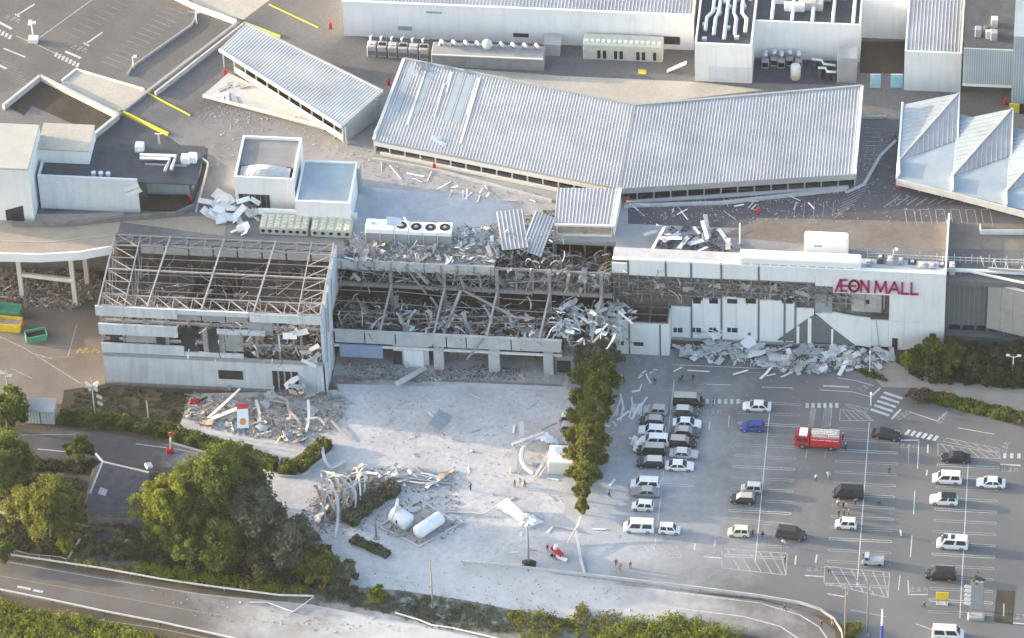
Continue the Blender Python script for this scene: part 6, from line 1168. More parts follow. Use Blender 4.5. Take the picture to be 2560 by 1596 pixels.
P_, N_ = crown_pts(1.1, .7, 8.6, 14, 60); me = leaf_mesh('leafy_top', P_, N_, .16); me.materials.append(M['leaf_dusty']); o = put('leafy_top', me, None, (p.x, p.y, 0)); adopt(o, t)
sheet('tactile_mat', [(2492, 1475), (2538, 1478), (2532, 1562), (2484, 1555)], .02, 'pit_floor', car_park); px_line(car_park, [(2510, 1510), (2509, 1540)], .14, 'paint_white', .026)
# delivery yard at left: skips, shed
def skip_(name, label, px, py, l, w_, h, m, rz, fill, z=.01):
    p = S(px, py); t = thing(name, label, 'skip', (p.x, p.y, 0), rz)
    def lp(b, n_, mm): o = b.build(n_, M[mm]); o.parent = t; return o
    for s_ in (-1, 1): lp(MB().loft([[(-l/2+.2, s_*w_/2-.05, 0), (l/2-.2, s_*w_/2-.05, 0), (l/2-.2, s_*w_/2+.05, 0), (-l/2+.2, s_*w_/2+.05, 0)], [(-l/2, s_*w_/2-.05, h), (l/2, s_*w_/2-.05, h), (l/2, s_*w_/2+.05, h), (-l/2, s_*w_/2+.05, h)]]), 'side', m); lp(MB().beam((-l/2, s_*w_/2, h), (l/2, s_*w_/2, h), .14), 'rim', m)
    for s_ in (-1, 1): lp(MB().box(s_*l/2-.12, s_*l/2-.02, -w_/2+.05, w_/2-.05, .1, h), 'end', m)
    lp(MB().box(-l/2+.2, l/2-.2, -w_/2+.06, w_/2-.06, .05, h*.6), 'load', fill); return t
skip_('waste_skip', 'yellow skip full of white waste at the left edge', 22, 820, 4.6, 2.0, 1.6, 'yellow_paint', -.05, 'ruin_pale')
skip_('waste_skip', 'green skip behind the yellow one at the left edge', 22, 788, 4.4, 2.0, 1.7, 'green_paint', -.05, 'green_paint')
t = skip_('waste_skip', 'tilted small green skip beside the yellow one', 92, 846, 3.4, 1.9, 1.2, 'green_paint', .35, 'void')
shed = thing('metal_shed', 'pale ribbed metal shed behind the left tree', 'shed', S(105, 1052)); a, c = S(68, 1058), S(138, 1058); yy = a.y
part(MB().box(a.x, c.x, yy, yy+2.4, 0, 2.6), 'wall', 'pale_wall', shed); part(MB().prism([(a.x-.1, yy-.15), (c.x+.1, yy-.15), (c.x+.1, yy+2.6), (a.x-.1, yy+2.6)], lambda k: 2.6+(.5 if k[1] > yy+1 else 0), lambda k: 2.75+(.5 if k[1] > yy+1 else 0)), 'roof', 'roof_metal', shed)
for k in range(9): part(MB().box(a.x+.2+k*.5, a.x+.26+k*.5, yy-.04, yy, .1, 2.5), 'wall_rib', 'concrete', shed)
part(MB().box((a.x+c.x)/2-.1, (a.x+c.x)/2+.1, yy-.05, yy, 0, 2.5), 'door_gap', 'grey_wall', shed)
# tiled house under the trees
hs = thing('tiled_house', 'low house with dark hipped tile roof and pale ridge among the left trees', 'house', S(290, 1250)); 
A, B_, C2, D2, E2 = S(228, 1122, 5.6), S(257, 1155, 6.0), S(360, 1175, 6.0), S(208, 1180, 3.6), S(385, 1285, 3.4)
p0 = S(245, 1285, 3.2); pts = [(p0.x-2.5, p0.y, 3.2), (p0.x+9, p0.y, 3.2), (p0.x+9, p0.y+10, 3.2), (p0.x-2.5, p0.y+10, 3.2)]; r0 = B_; r1 = S(372, 1182, 6.0)
b = MB(); b.add([pts[0], pts[1], pts[2], pts[3], tuple(r0), tuple(r1)], [(0, 1, 5, 4), (1, 2, 5), (2, 3, 4, 5), (3, 0, 4)]); part(b, 'roof', 'brown_roof', hs)
part(MB().box(p0.x-1.9, p0.x+8.4, p0.y+.6, p0.y+9.4, 0, 3.18), 'wall', 'ruin_mid', hs)
for a, c in ((r0, r1), (r0, A), (r0, Vector(pts[0]))): part(MB().beam(a, Vector(a).lerp(Vector(c), 1.0 if c is r1 else .62), .28, .22), 'ridge_tiles', 'concrete_pale', hs)
part(MB().board(S(270, 1235, 4.3), 3.0, 1.2, .3, q(.3, .2, -.2)), 'roof_hatch', 'roof_metal', hs); part(MB().board(S(372, 1165, 5.9), 1.0, 1.0, .5, q(.2, .3, .6)), 'ridge_end', 'white_wall', hs)
for i, (a, c, lb, ww) in enumerate([((170, 1396), (200, 1348), 'leaning plank beside the yellow-green shrub', .28), ((300, 1362), (322, 1348), 'short pale plank lying on the dark slope', .35)]):
    o = MB().beam(S(*a, .3), S(*c, .6), ww, .12).build('plank', M['wood' if i else 'concrete'], None); tag(o, lb, 'plank')
b = MB().tube([S(-10, 1272, 4), S(60, 1290, 3.2), S(170, 1292, 3.4), S(380, 1300, 3.6)], .035, 6); tag(b.build('overhead_wire', M['concrete_dirty']), 'overhead wire in front of the left trees', 'wire')
o = MB().strip([S(-20, 1275, 1.2), S(58, 1290, 1.2)], .4, 1.6).build('retaining_wall', M['cream_wall']); tag(o, 'pale retaining wall at the left edge below the tree', 'wall')
# signs: toppled sign, red signs
t = thing('toppled_sign', 'toppled white sign board with orange emblem and red top', 'sign', S(607, 1065)); pa, pc = S(595, 1022, 1.6), S(622, 1068, .4)
b = MB(); z_ = lambda x, y, z: S(x, y, z); q4 = [S(593, 1072, .5), S(622, 1070, .5), S(620, 1022, 2.2), S(592, 1024, 2.2)]
b.loft([[v+Vector((0, .12, -.1)) for v in q4], q4]); part(b, 'board', 'sign_white', t)
q5 = [q4[3], q4[2], S(620, 1010, 2.6), S(592, 1010, 2.6)]; b = MB(); b.loft([[v+Vector((0, .12, -.1)) for v in q5], q5]); part(b, 'header', 'red', t)
cc = (q4[0]+q4[1]+q4[2]+q4[3])/4; ex = (q4[1]-q4[0]).normalized(); ey = (q4[3]-q4[0]).normalized(); nz = ex.cross(ey)
b = MB(); b.add([cc+ex*(.5*math.cos(k*.5236))+ey*(-.5+.6*math.sin(k*.5236))+nz*.03 for k in range(12)], [tuple(range(12))]); part(b, 'emblem', 'orange', t)
b = MB().beam(S(528, 1048, .4), S(594, 1022, 1.4), .7, .2); part(b, 'arm', 'sign_white', t)
t = thing('lane_sign', 'red round-topped sign with red base at the lane edge', 'sign', S(425, 1130)); p = S(425, 1132)
part(MB().tube([p, p+Vector((.4, 0, 3.6))], .14, 8), 'post', 'cream_wall', t); part(MB().tube([p+Vector((.5, -.1, 4.0)), p+Vector((.5, .1, 4.0))], .5, 16), 'disc', 'red_faded', t); part(MB().bevbox(p.x-.5, p.x+.5, p.y-.4, p.y+.4, 0, .9, .1), 'base', 'red', t)
t = thing('red_machine', 'red and white toppled machine by the floodlight mast', 'machine', S(1393, 1385)); p = S(1392, 1390)
part(MB().board(p+Vector((0, .3, .7)), 2.2, .8, .7, q(.3, .35, -.6)), 'casing', 'red', t); part(MB().board(p+Vector((-.2, .4, 1.5)), .5, .5, 1.0, q(.2, .2, .3)), 'hood', 'sign_white', t); part(MB().board(p+Vector((.6, -.6, .25)), 2.4, .6, .2, q(.1, 0, -.5)), 'panel', 'sign_white', t)
for s_ in (-.7, .7): part(MB().tube([p+Vector((s_, -.35, .3)), p+Vector((s_, -.15, .3))], .28, 12), 'wheel', 'rubber', t)
t = thing('red_cart', 'red and black cart lying at the end of the planting bed', 'cart', S(490, 1008)); p = S(488, 1008); part(MB().board(p+Vector((0, 0, .4)), 1.6, .7, .5, q(.2, .1, .3)), 'body', 'red', t); part(MB().beam(p+Vector((.6, 0, .5)), p+Vector((2.0, .6, .9)), .3), 'handle', 'black', t); part(MB().tube([p+Vector((-.6, -.4, .2)), p+Vector((-.6, -.2, .2))], .22, 10), 'wheel', 'rubber', t)
# tanks and their pad
pad = thing('tank_pad', 'grey sunken pad under the two white tanks', 'pad', S(1050, 1330)); part(MB().prism([(p.x, p.y) for p in (S(948, 1318), S(1048, 1368), S(1148, 1312), S(1050, 1252))], .012, .06), 'slab', 'concrete', pad)
for k in range(4):
    cs = [(948, 1318), (1048, 1368), (1148, 1312), (1050, 1252)]; a, c = S(*cs[k]), S(*cs[(k+1) % 4]); part(MB().beam((a.x, a.y, .12), (c.x, c.y, .12), .3, .22), 'kerb', 'concrete_pale', pad)
t = thing('lying_tank', 'white cylindrical tank lying on saddles', 'tank', S(1065, 1335)); a, c = S(1046, 1330, 1.2), S(1098, 1296, 1.2); d = (c-a).normalized()
part(MB().tube([a-d*.55, a-d*.45, a-d*.2, a, c, c+d*.2, c+d*.45, c+d*.55], [.3, .75, 1.05, 1.12, 1.12, 1.05, .75, .3], 20), 'shell', 'tank_white', t, True)
for u in (.2, .8): m_ = a.lerp(c, u); part(MB().box(m_.x-.5, m_.x+.5, m_.y-.5, m_.y+.5, 0.06, .5), 'saddle', 'concrete_dirty', t)
m_ = a.lerp(c, .5); part(MB().tube([m_+Vector((0, 0, 1.0)), m_+Vector((0, 0, 1.4))], .25, 10), 'manhole', 'tank_white', t); part(MB().tube([c+Vector((1, .3, -.6)), c+Vector((2, 0, -.9)), c+Vector((2.6, .8, -.9))], .12), 'pipe', 'steel_grey', t)
t = thing('toppled_tank', 'fat white drum tank tipped over with dark port beside the lying tank', 'tank', S(1000, 1315)); a, c = S(985, 1290, 1.5), S(1018, 1296, 1.3); a = a+Vector((0, .6, 0)); c = c+Vector((.2, -.9, 0)); d = (c-a).normalized()
part(MB().tube([a-d*.35, a-d*.2, a, c, c+d*.2, c+d*.35], [.8, 1.25, 1.4, 1.4, 1.25, .8], 20), 'shell', 'tank_white', t, True); m_ = a.lerp(c, .5)
part(MB().tube([a.lerp(c, .25), a.lerp(c, .3)], 1.43, 20), 'hoop', 'concrete_pale', t); part(MB().board(m_+Vector((-.5, -1.28, .35)), .45, .45, .1, q(1.0, 0, 0)), 'port', 'black', t); part(MB().board(m_+Vector((-.7, .5, 2.0)), .35, 1.4, 2.2, q(.15, .2, .1)), 'torn_fin', 'white_wall', t)
for k in range(3): part(MB().tube([m_+Vector((-1.2+k*.7, -1.3, .1)), m_+Vector((-1.6+k*.8, -2.0, -.5)), m_+Vector((-1.8+k*.9, -2.6, -1.1))], .07, 6), 'broken_pipe', 'steel_grey', t)
t = thing('bent_standpipe', 'bent grey standpipe left of the tanks', 'pipe', S(940, 1345)); p = S(941, 1345); part(MB().tube([p, p+Vector((0, 0, 4.2)), p+Vector((.5, .3, 4.9)), p+Vector((1.2, .5, 4.5))], .16, 8), 'pipe', 'steel_grey', t, True); part(MB().box(p.x-.5, p.x+.5, p.y-.4, p.y+.4, 0, .15), 'foot', 'concrete', t)
# ---------------------------------------------------------------- loose boards and rubble
COLW = {'concrete_pale': 'light grey', 'white_wall': 'white', 'white_clean': 'clean white', 'pale_wall': 'pale blue-grey', 'bent_metal': 'silvery metal', 'grey_panel': 'grey', 'insulation': 'greenish', 'steel_white': 'off-white', 'ruin_pale': 'pale grey', 'ruin_tan': 'tan', 'cream_wall': 'cream', 'wood': 'brown', 'chiller': 'beige', 'deck_dark': 'dark'}
def boards(name, label, cat, poly, n, L, W_, mats, z=0.0, lift=(.05, .5), tilt=.35, group=None, th=.06, ang=None):
    for x, y in spots(poly, n):
        p = S(x, y, z); l = R_.uniform(*L); w_ = R_.uniform(*W_); rz = R_.uniform(0, math.pi) if ang is None else R_.gauss(*ang)
        b = MB(); rot = q(R_.uniform(-tilt, tilt), R_.uniform(-tilt, tilt), rz); zz = z+R_.uniform(*lift)+.5*abs(math.sin(tilt))*w_*.4
        if R_.random() < .35: # bent board
            M1 = rot.to_matrix(); k = R_.uniform(-.5, .5); c0 = Vector((p.x, p.y, zz)); ax = M1 @ Vector((1, 0, 0)); b.board(c0-ax*l*.25, l*.5, w_, th, rot); b.board(c0+ax*l*.25*math.cos(k)+Vector((0, 0, abs(math.sin(k))*l*.25)), l*.5, w_, th, rot @ q(0, -k, 0))
        else: b.board((p.x, p.y, zz), l, w_, th, rot)
        mm = R_.choice(mats); u = (l-L[0])/(L[1]-L[0]); o = b.build(name, M[mm], None, loc=(p.x, p.y, zz)); tag(o, ('short ' if u < .33 else 'middling ' if u < .66 else 'long ')+COLW.get(mm, 'grey')+' '+label, cat, group or label)
def chunk(b, c, l, w_, t_, rot):
    M_ = Matrix.Translation(Vector(c)) @ rot.to_matrix().to_4x4(); j = lambda: R_.uniform(.62, 1.15)
    vs = [M_ @ Vector((x*l/2*j(), y*w_/2*j(), z*t_/2*j())) for z in (-1, 1) for x, y in ((-1, -1), (1, -1), (1, 1), (-1, 1))]
    b.add(vs, [(3, 2, 1, 0), (4, 5, 6, 7), (0, 1, 5, 4), (1, 2, 6, 5), (2, 3, 7, 6), (3, 0, 4, 7)])
def rubble(name, label, poly, n, sz, m, z=0.0, parent=None, heap=0.0, world=None):
    b = MB()
    for x, y in (spots(poly, n)):
        p = S(x, y, z) if not world else Vector((x, y, z)); s_ = sz[0]+(sz[1]-sz[0])*R_.random()**2.6
        if R_.random() < .3: chunk(b, (p.x, p.y, z+s_*.2+R_.random()**2*heap), s_*R_.uniform(2, 5), s_*.16+.03, s_*.12+.02, q(R_.uniform(-.5, .5), R_.uniform(-.7, .7), R_.uniform(0, 3.1)))
        else: chunk(b, (p.x, p.y, z+s_*.15+R_.random()**2*heap), s_*R_.uniform(.7, 1.8), s_*R_.uniform(.4, 1), s_*R_.uniform(.08, .4), q(R_.uniform(-.6, .6), R_.uniform(-.6, .6), R_.uniform(0, 3.1)))
    o = b.build(name, M[m]); o['kind'] = 'stuff'
    if parent: adopt(o, parent)
    else: tag(o, label, 'rubble', kind='stuff')
    return o
def sticks(parent, x0, x1, y0, y1, z0, z1, n, L, w_, m, flat=1.0):
    b = MB()
    for _ in range(n):
        c = Vector((R_.uniform(x0, x1), R_.uniform(y0, y1), R_.uniform(z0, z1))); d = Vector((R_.gauss(0, 1), R_.gauss(0, .5), R_.gauss(0, .8)*flat)).normalized()*R_.uniform(*L)/2
        k = Vector((R_.gauss(0, .12), R_.gauss(0, .1), R_.gauss(0, .12)))*d.length; b.beam(c-d, c+k, w_*R_.uniform(.5, 1.4), w_*.5); b.beam(c+k, c+d, w_*R_.uniform(.5, 1.4), w_*.5)
    o = b.build('twisted_bars', M[m]); o['kind'] = 'stuff'; adopt(o, parent); return o
WH = ['white_wall', 'ruin_pale', 'pale_wall', 'bent_metal', 'concrete_pale', 'concrete_pale']
H1 = [(1690, 868), (1800, 862), (2000, 872), (2150, 872), (2235, 885), (2230, 905), (2110, 930), (1960, 928), (1850, 905), (1720, 900)]
boards('cladding_board', 'cladding board fallen in the heap before the lettered wing', 'board', H1, 80, (.8, 3.6), (.3, 1.2), WH+['pale_wall', 'grey_panel'], 0, (.03, .45), .18)
rubble('rubble', 'fine grey rubble in the heap before the lettered wing', H1, 2200, (.06, .5), 'ruin_mid', heap=.4); rubble('rubble', 'fine white rubble in the heap before the lettered wing', H1, 1600, (.06, .5), 'pale_wall', heap=.4)
boards('cladding_board', 'board thrown out onto the asphalt before the heap', 'board', [(1600, 935), (1700, 905), (1840, 915), (2050, 935), (2120, 935), (2080, 950), (1800, 945), (1640, 985)], 9, (1.2, 3.6), (.2, .5), ['white_wall', 'pale_wall'], 0, (.05, .2), .08)
boards('wall_panel', 'big panel leaning on the lower facade by the debris heap', 'panel', [(1760, 845), (1820, 842), (1830, 860), (1750, 862)], 4, (3, 4.5), (1.2, 1.8), ['white_wall'], 0, (1.0, 2.0), .9)
H2 = [(1385, 800), (1420, 775), (1560, 765), (1590, 790), (1545, 850), (1450, 880), (1400, 845)]
boards('cladding_strip', 'cladding strip draped over the hall frame left of the annex', 'board', H2, 50, (1.0, 3.6), (.3, .8), ['pale_wall', 'pale_wall', 'insulation', 'bent_metal', 'white_wall'], 7.2, (.0, 1.6), .5)
boards('torn_sheet', 'torn sheet hanging on the hall rafters', 'metal sheet', [(980, 790), (1180, 790), (1350, 800), (1380, 850), (1000, 840)], 20, (.8, 2.8), (.15, .5), ['bent_metal', 'insulation', 'concrete_pale', 'steel_white'], 7.0, (-.2, 1.2), .7)
G3 = [(470, 985), (600, 990), (700, 985), (860, 985), (880, 1010), (830, 1075), (760, 1110), (620, 1095), (500, 1065), (455, 1040)]
boards('debris_board', 'board in the tan debris field before the wrecked wing', 'board', G3, 46, (.7, 3.0), (.12, .4), ['ruin_pale', 'ruin_tan', 'concrete_pale', 'ruin_pale', 'steel_white', 'wood', 'cream_wall'], 0, (.05, .6), .35)
rubble('rubble', 'tan rubble before the wrecked wing', G3, 1500, (.05, .45), 'ruin_tan', heap=.25); rubble('rubble', 'grey rubble before the wrecked wing', G3, 900, (.05, .45), 'ruin_mid', heap=.25); rubble('rubble', 'pale rubble before the wrecked wing', G3, 1300, (.06, .5), 'ruin_pale', heap=.3)
G4 = [(-30, 680), (60, 690), (240, 690), (255, 740), (180, 775), (60, 760), (-30, 755)]
boards('debris_board', 'board in the tan rubble under the vehicle ramp', 'board', G4, 55, (.8, 3.6), (.15, .5), ['ruin_pale', 'ruin_tan', 'cream_wall', 'wood', 'ruin_pale'], 0, (.1, .9), .5)
rubble('rubble', 'tan rubble under the vehicle ramp', G4, 3800, (.08, .8), 'ruin_tan', heap=1.0); rubble('rubble', 'dark rubble under the vehicle ramp', G4, 2200, (.08, .8), 'ruin_mid', heap=.7); rubble('rubble', 'pale rubble under the vehicle ramp', G4, 1800, (.08, .7), 'ruin_pale', heap=1.1)
G5 = [(1640, 590), (1700, 565), (1800, 580), (1830, 625), (1760, 645), (1640, 640)]
boards('cladding_board', 'panel tossed on the deck left of the duct box', 'board', G5, 16, (2.0, 5.5), (.4, .9), ['pale_wall', 'white_wall', 'bent_metal'], ZD, (.2, 1.4), .4)
rubble('rubble', 'small wreckage on the deck left of the duct box', G5, 260, (.2, .8), 'deck_dark', ZD, heap=.5)
boards('wall_panel', 'square panel in the pile at the stair block corner', 'panel', [(490, 520), (540, 490), (590, 500), (600, 545), (570, 560), (500, 548)], 15, (2.0, 3.4), (1.2, 2.2), ['white_wall', 'white_clean', 'white_wall'], ZD, (.1, .8), .3)
boards('wall_panel', 'panel hanging down beside the tiled cooling units', 'panel', [(585, 540), (640, 520), (650, 560), (610, 600), (580, 590)], 12, (1.6, 3.2), (.8, 1.5), ['white_wall', 'pale_wall', 'cream_wall'], ZD, (.1, 1.2), .8)
boards('plank', 'plank lying in a fan beside the left car row', 'board', [(1542, 1000), (1612, 1005), (1618, 1040), (1545, 1045)], 13, (2.6, 4.2), (.22, .4), ['pale_wall', 'white_wall'], 0, (.05, .15), .05, ang=(1.45, .25))
boards('wreck_piece', 'wreckage piece on the nose of the white people carrier', 'wreckage', [(1575, 1110), (1598, 1100), (1612, 1112), (1605, 1132), (1590, 1128)], 9, (.8, 2.0), (.4, .9), ['cream_wall', 'cream_wall', 'white_wall'], 0, (.4, 1.5), .8)
YD = [(860, 970), (1420, 975), (1410, 1290), (1340, 1400), (1180, 1380), (1140, 1180), (860, 1090)]
rubble('rubble', 'scattered small bits over the dusty yard', YD, 1200, (.05, .26), 'ruin_pale'); rubble('rubble', 'scattered dark bits over the dusty yard', YD, 600, (.04, .2), 'ruin_mid')
rubble('rubble', 'scattered bits on the dusty strip right of the hedge', [(1500, 890), (1680, 900), (1600, 1100), (1560, 1380), (1420, 1400), (1480, 1200)], 300, (.06, .26), 'ruin_pale')
boards('debris_board', 'loose board lying on the dusty yard', 'board', YD, 26, (.8, 2.6), (.15, .4), ['white_wall', 'ruin_pale', 'bent_metal'], 0, (.04, .15), .1)
boards('debris_board', 'loose board on the dust right of the hedge', 'board', [(1500, 930), (1620, 930), (1560, 1240), (1500, 1390), (1440, 1390), (1490, 1200)], 14, (.7, 2.2), (.15, .5), ['white_wall', 'pale_wall'], 0, (.04, .15), .1)
rubble('rubble', 'rubble strip on the apron under the collapsed hall', [(860, 905), (960, 915), (1040, 935), (1180, 915), (1300, 925), (1290, 955), (1000, 955), (860, 945)], 1200, (.06, .5), 'ruin_mid', heap=.3); rubble('rubble', 'pale rubble strip under the collapsed hall', [(860, 905), (1040, 925), (1400, 925), (1390, 955), (1000, 955), (860, 945)], 1100, (.06, .5), 'ruin_pale', heap=.3)
# rubble inside the ruins
wpoly = lambda x0, x1, y0, y1: [(x0, y0), (x1, y0), (x1, y1), (x0, y1)]
rubble('rubble', '', wpoly(-27.5, 9, -11.8, -4.6), 1700, (.06, .7), 'ruin_mid', 4.6, hall, .6, True); rubble('rubble', '', wpoly(-27.5, 9, -11.8, -4.6), 1400, (.06, .8), 'ruin_dark', 4.6, hall, 1.0, True); rubble('rubble', '', wpoly(-27.5, 9, -11.8, -4.6), 420, (.06, .6), 'ruin_pale', 4.6, hall, .8, True)
rubble('rubble', '', wpoly(-27.5, 17, -3.8, 2), 1800, (.06, .6), 'ruin_dark', 10.0, hall, .6, True); rubble('rubble', '', wpoly(-1.5, 16.5, -3.9, 3), 1300, (.06, .8), 'ruin_pale', 10.0, hall, 1.3, True); rubble('rubble', '', wpoly(-1.5, 16.5, -3.9, 3), 1500, (.06, .9), 'ruin_mid', 10.0, hall, 1.4, True); rubble('rubble', '', wpoly(-1.5, 16.5, -3.9, 3), 500, (.06, .8), 'ruin_tan', 10.0, hall, 1.0, True)
rubble('rubble', '', wpoly(10, 17, -9, -4), 900, (.06, .9), 'ruin_mid', 3.0, hall, 1.4, True)
rubble('rubble', '', wpoly(-63, -29, -18.5, -3.4), 2600, (.06, .9), 'ruin_dark', 5.0, wing, .8, True); rubble('rubble', '', wpoly(-63, -29, -18.5, -3.4), 1500, (.06, .9), 'ruin_mid', 5.0, wing, 1.2, True); rubble('rubble', '', wpoly(-63.2, -51.2, -16.6, -9), 500, (.06, .7), 'ruin_tan', 10, wing, .5, True)
sticks(hall, -27, 16, -4.9, -3.4, 10.2, 14.2, 90, (.8, 4.5), .09, 'steel_grey'); sticks(hall, -27, 9, -11.5, -5, 5, 8.6, 100, (.8, 4.5), .08, 'steel_rust'); sticks(hall, -27, 9, -11.5, -5, 5, 8.0, 40, (.8, 3.5), .14, 'bent_metal', .7); sticks(hall, -1, 16, -4, 3, 10.5, 13.5, 90, (.6, 3.5), .08, 'steel_rust'); sticks(hall, -1, 16, -4, 3, 10.5, 13.5, 70, (.6, 3), .12, 'ruin_pale')
sticks(hall, -27, -2, -3.8, 1, 10.2, 12.5, 90, (.6, 3), .10, 'ruin_dark'); sticks(hall, -26, 9, -12, -6, .3, 3.2, 120, (.5, 2.5), .09, 'ruin_mid')
sticks(wing, -63, -29, -18.5, -3.2, 5.4, 9.5, 120, (.8, 4), .09, 'steel_rust'); sticks(wing, -63, -29, -18.5, -3.2, 9.5, 14.5, 90, (1, 5), .08, 'steel_grey'); sticks(wing, -42, -28.5, -19.8, -18, 7, 14.5, 70, (.6, 2.6), .10, 'steel_white')
sticks(aw, 17.2, 56, -2.95, -2.5, 9.2, 13.2, 260, (.4, 2.2), .06, 'steel_grey'); sticks(aw, 17.2, 56, -2.95, -2.5, 9.2, 13.2, 110, (.4, 1.6), .07, 'ruin_pale')
for y in (-9.8, -7.4, -5.6):                            # thin purlins still spanning the rafters
    for xa, xb in ((-27.4, -18), (-18.2, -9.4), (-9.6, -.8), (-.6, 8)): part(MB().beam((xa, y+R_.uniform(-.2, .2), 7.0+(y+12)*.42+R_.uniform(-.3, .2)), (xb, y+R_.uniform(-.3, .3), 7.0+(y+12)*.42+R_.uniform(-.3, .2)), .1), 'purlin', 'steel_grey', hall)
for i in range(9): part(MB().beam((-63.5, -19+i*1.9, 16.4), (-28.5, -19+i*1.9+R_.uniform(-.2, .2), 16.4), .07), 'light_purlin', 'steel_grey', wing)
# rubble over the deck
for poly, n, lb in [([(560, 250), (850, 335), (930, 365), (900, 440), (760, 330), (600, 320), (480, 290)], 520, 'rubble on the deck below the left canopy'), ([(920, 395), (1380, 490), (1370, 520), (1200, 500), (930, 440)], 520, 'rubble on the deck along the left front of the big roof'), ([(1570, 500), (2100, 470), (2100, 545), (1760, 560), (1580, 540)], 420, 'rubble on the deck along the right front of the big roof'), ([(2150, 300), (2240, 330), (2200, 400), (2130, 480)], 160, 'rubble on the deck between the two canopies')]:
    rubble('rubble', lb, poly, n, (.06, .26), 'ruin_pale', ZD)
boards('debris_board', 'thin strip scattered on the deck before the big roof', 'board', [(930, 410), (1380, 500), (1380, 525), (1000, 470)], 16, (1.0, 4.0), (.1, .3), ['white_wall', 'cream_wall'], ZD, (.05, .2), .1); boards('debris_board', 'bent strip on the deck right of the small roof', 'board', [(1580, 510), (2090, 480), (2080, 520), (1600, 560)], 22, (.8, 3.0), (.1, .3), ['white_wall', 'bent_metal'], ZD, (.05, .3), .3)
boards('plant_part', 'broken plant part between the fans and the loose sheets', 'wreckage', [(1140, 590), (1240, 575), (1250, 640), (1140, 645)], 18, (.8, 2.2), (.3, .9), ['bent_metal', 'white_wall', 'grey_panel', 'chiller'], ZD, (.1, 1.0), .6); boards('plant_part', 'broken plant part on the deck edge under the fan bank', 'wreckage', [(870, 640), (1130, 645), (1130, 662), (870, 655)], 22, (.6, 1.8), (.2, .8), ['bent_metal', 'white_wall', 'grey_panel', 'deck_dark'], ZD, (.1, .9), .7)
# ---------------------------------------------------------------- bent metal
def strips(name, label, curves, m, w_=.35, th=.06, cat='bent metal', group=None):
    for pts in curves:
        P0 = [S(x, y, z) for x, y, z in pts]; t = 0; b = MB()
        # smooth the path
        Q = []
        for i in range(len(P0)-1):
            a = P0[max(i-1, 0)]; b0, c0 = P0[i], P0[i+1]; d0 = P0[min(i+2, len(P0)-1)]
            for k in range(5):
                u = k/5; Q.append(.5*((2*b0)+(-a+c0)*u+(2*a-5*b0+4*c0-d0)*u*u+(-a+3*b0-3*c0+d0)*u**3))
        Q.append(P0[-1]); b.strip(Q, w_, w_*.22); o = b.build(name, M[m if isinstance(m, str) else R_.choice(m)], None, loc=tuple(P0[0])); tag(o, label, cat, group or label)
tang = []
for k in range(26):
    x0 = 800+R_.uniform(0, 110); y0 = 1255+R_.uniform(0, 55); x1 = 800+R_.uniform(0, 130); y1 = 1160+R_.uniform(0, 60); tang.append([(x0, y0, .2), ((x0+x1)/2+R_.uniform(-25, 25), (y0+y1)/2-R_.uniform(10, 40), R_.uniform(1.5, 3.5)), (x1, y1, R_.uniform(.3, 2))])
strips('bent_strip', 'pale bent metal strip in the tangle above the dusty hedge', tang, ['concrete_pale', 'cream_wall', 'bent_metal', 'ruin_pale', 'ruin_tan'], .26)
strips('bent_strip', 'long curled white strip hanging at the front of the tangle', [[(838, 1345, .2), (845, 1290, 1.5), (840, 1235, 3.2), (820, 1222, 3.4), (802, 1262, 1.0)]], 'concrete_pale', .42); strips('bent_strip', 'horn-shaped white strip at the top of the tangle', [[(806, 1118, 1.6), (812, 1150, 1.2), (830, 1170, .6), (862, 1152, .5)]], 'concrete_pale', .5)
strips('bent_strip', 'long flattened strip in the heap right of the tangle', [[(905+R_.uniform(0, 70), 1178+R_.uniform(0, 35), .3), (980+R_.uniform(-20, 20), 1180+R_.uniform(0, 28), R_.uniform(.4, 1.1)), (1050+R_.uniform(-20, 20), 1188+R_.uniform(-5, 25), R_.uniform(.3, 1)), (1100+R_.uniform(0, 40), 1195+R_.uniform(-5, 18), .3)] for k in range(10)], ['white_wall', 'bent_metal', 'ruin_pale', 'grey_panel', 'concrete_pale'], .3)
boards('wreck_piece', 'wreckage piece in the heap above the tanks', 'wreckage', [(890, 1180), (1000, 1165), (1130, 1185), (1135, 1215), (1010, 1215), (900, 1220)], 24, (.7, 2.8), (.3, .8), ['bent_metal', 'white_wall', 'ruin_pale', 'grey_panel', 'cream_wall'], 0, (.1, .8), .5); rubble('rubble', 'dark rubble round the tangle of strips', [(750, 1280), (860, 1200), (1000, 1180), (1000, 1230), (880, 1310), (800, 1330)], 800, (.15, .5), 'ruin_mid', heap=.3); rubble('rubble', 'brown rubble round the tangle of strips', [(790, 1250), (870, 1190), (940, 1200), (900, 1270), (830, 1300)], 700, (.2, .7), 'ruin_tan', heap=.8)
strips('bent_strip', 'pale twisted strip in the debris before the wrecked wing', [[(690, 990, 1.4), (716, 1000, 1.5), (722, 1025, .8), (745, 1050, .6), (752, 1068, .3)], [(770, 1000, 2), (772, 1045, .8), (765, 1080, .3)], [(765, 1050, 1), (795, 1045, .7), (815, 1066, .2)], [(660, 1000, .5), (700, 1005, .8), (730, 1012, .8)], [(826, 1050, .4), (850, 1075, .4), (880, 1100, .2)], [(640, 1000, 1.6), (648, 1030, .8), (652, 1078, .3)], [(520, 1045, .3), (560, 1010, 1.2), (600, 972, 2.5)]], ['cream_wall', 'ruin_pale', 'white_wall'], .42)
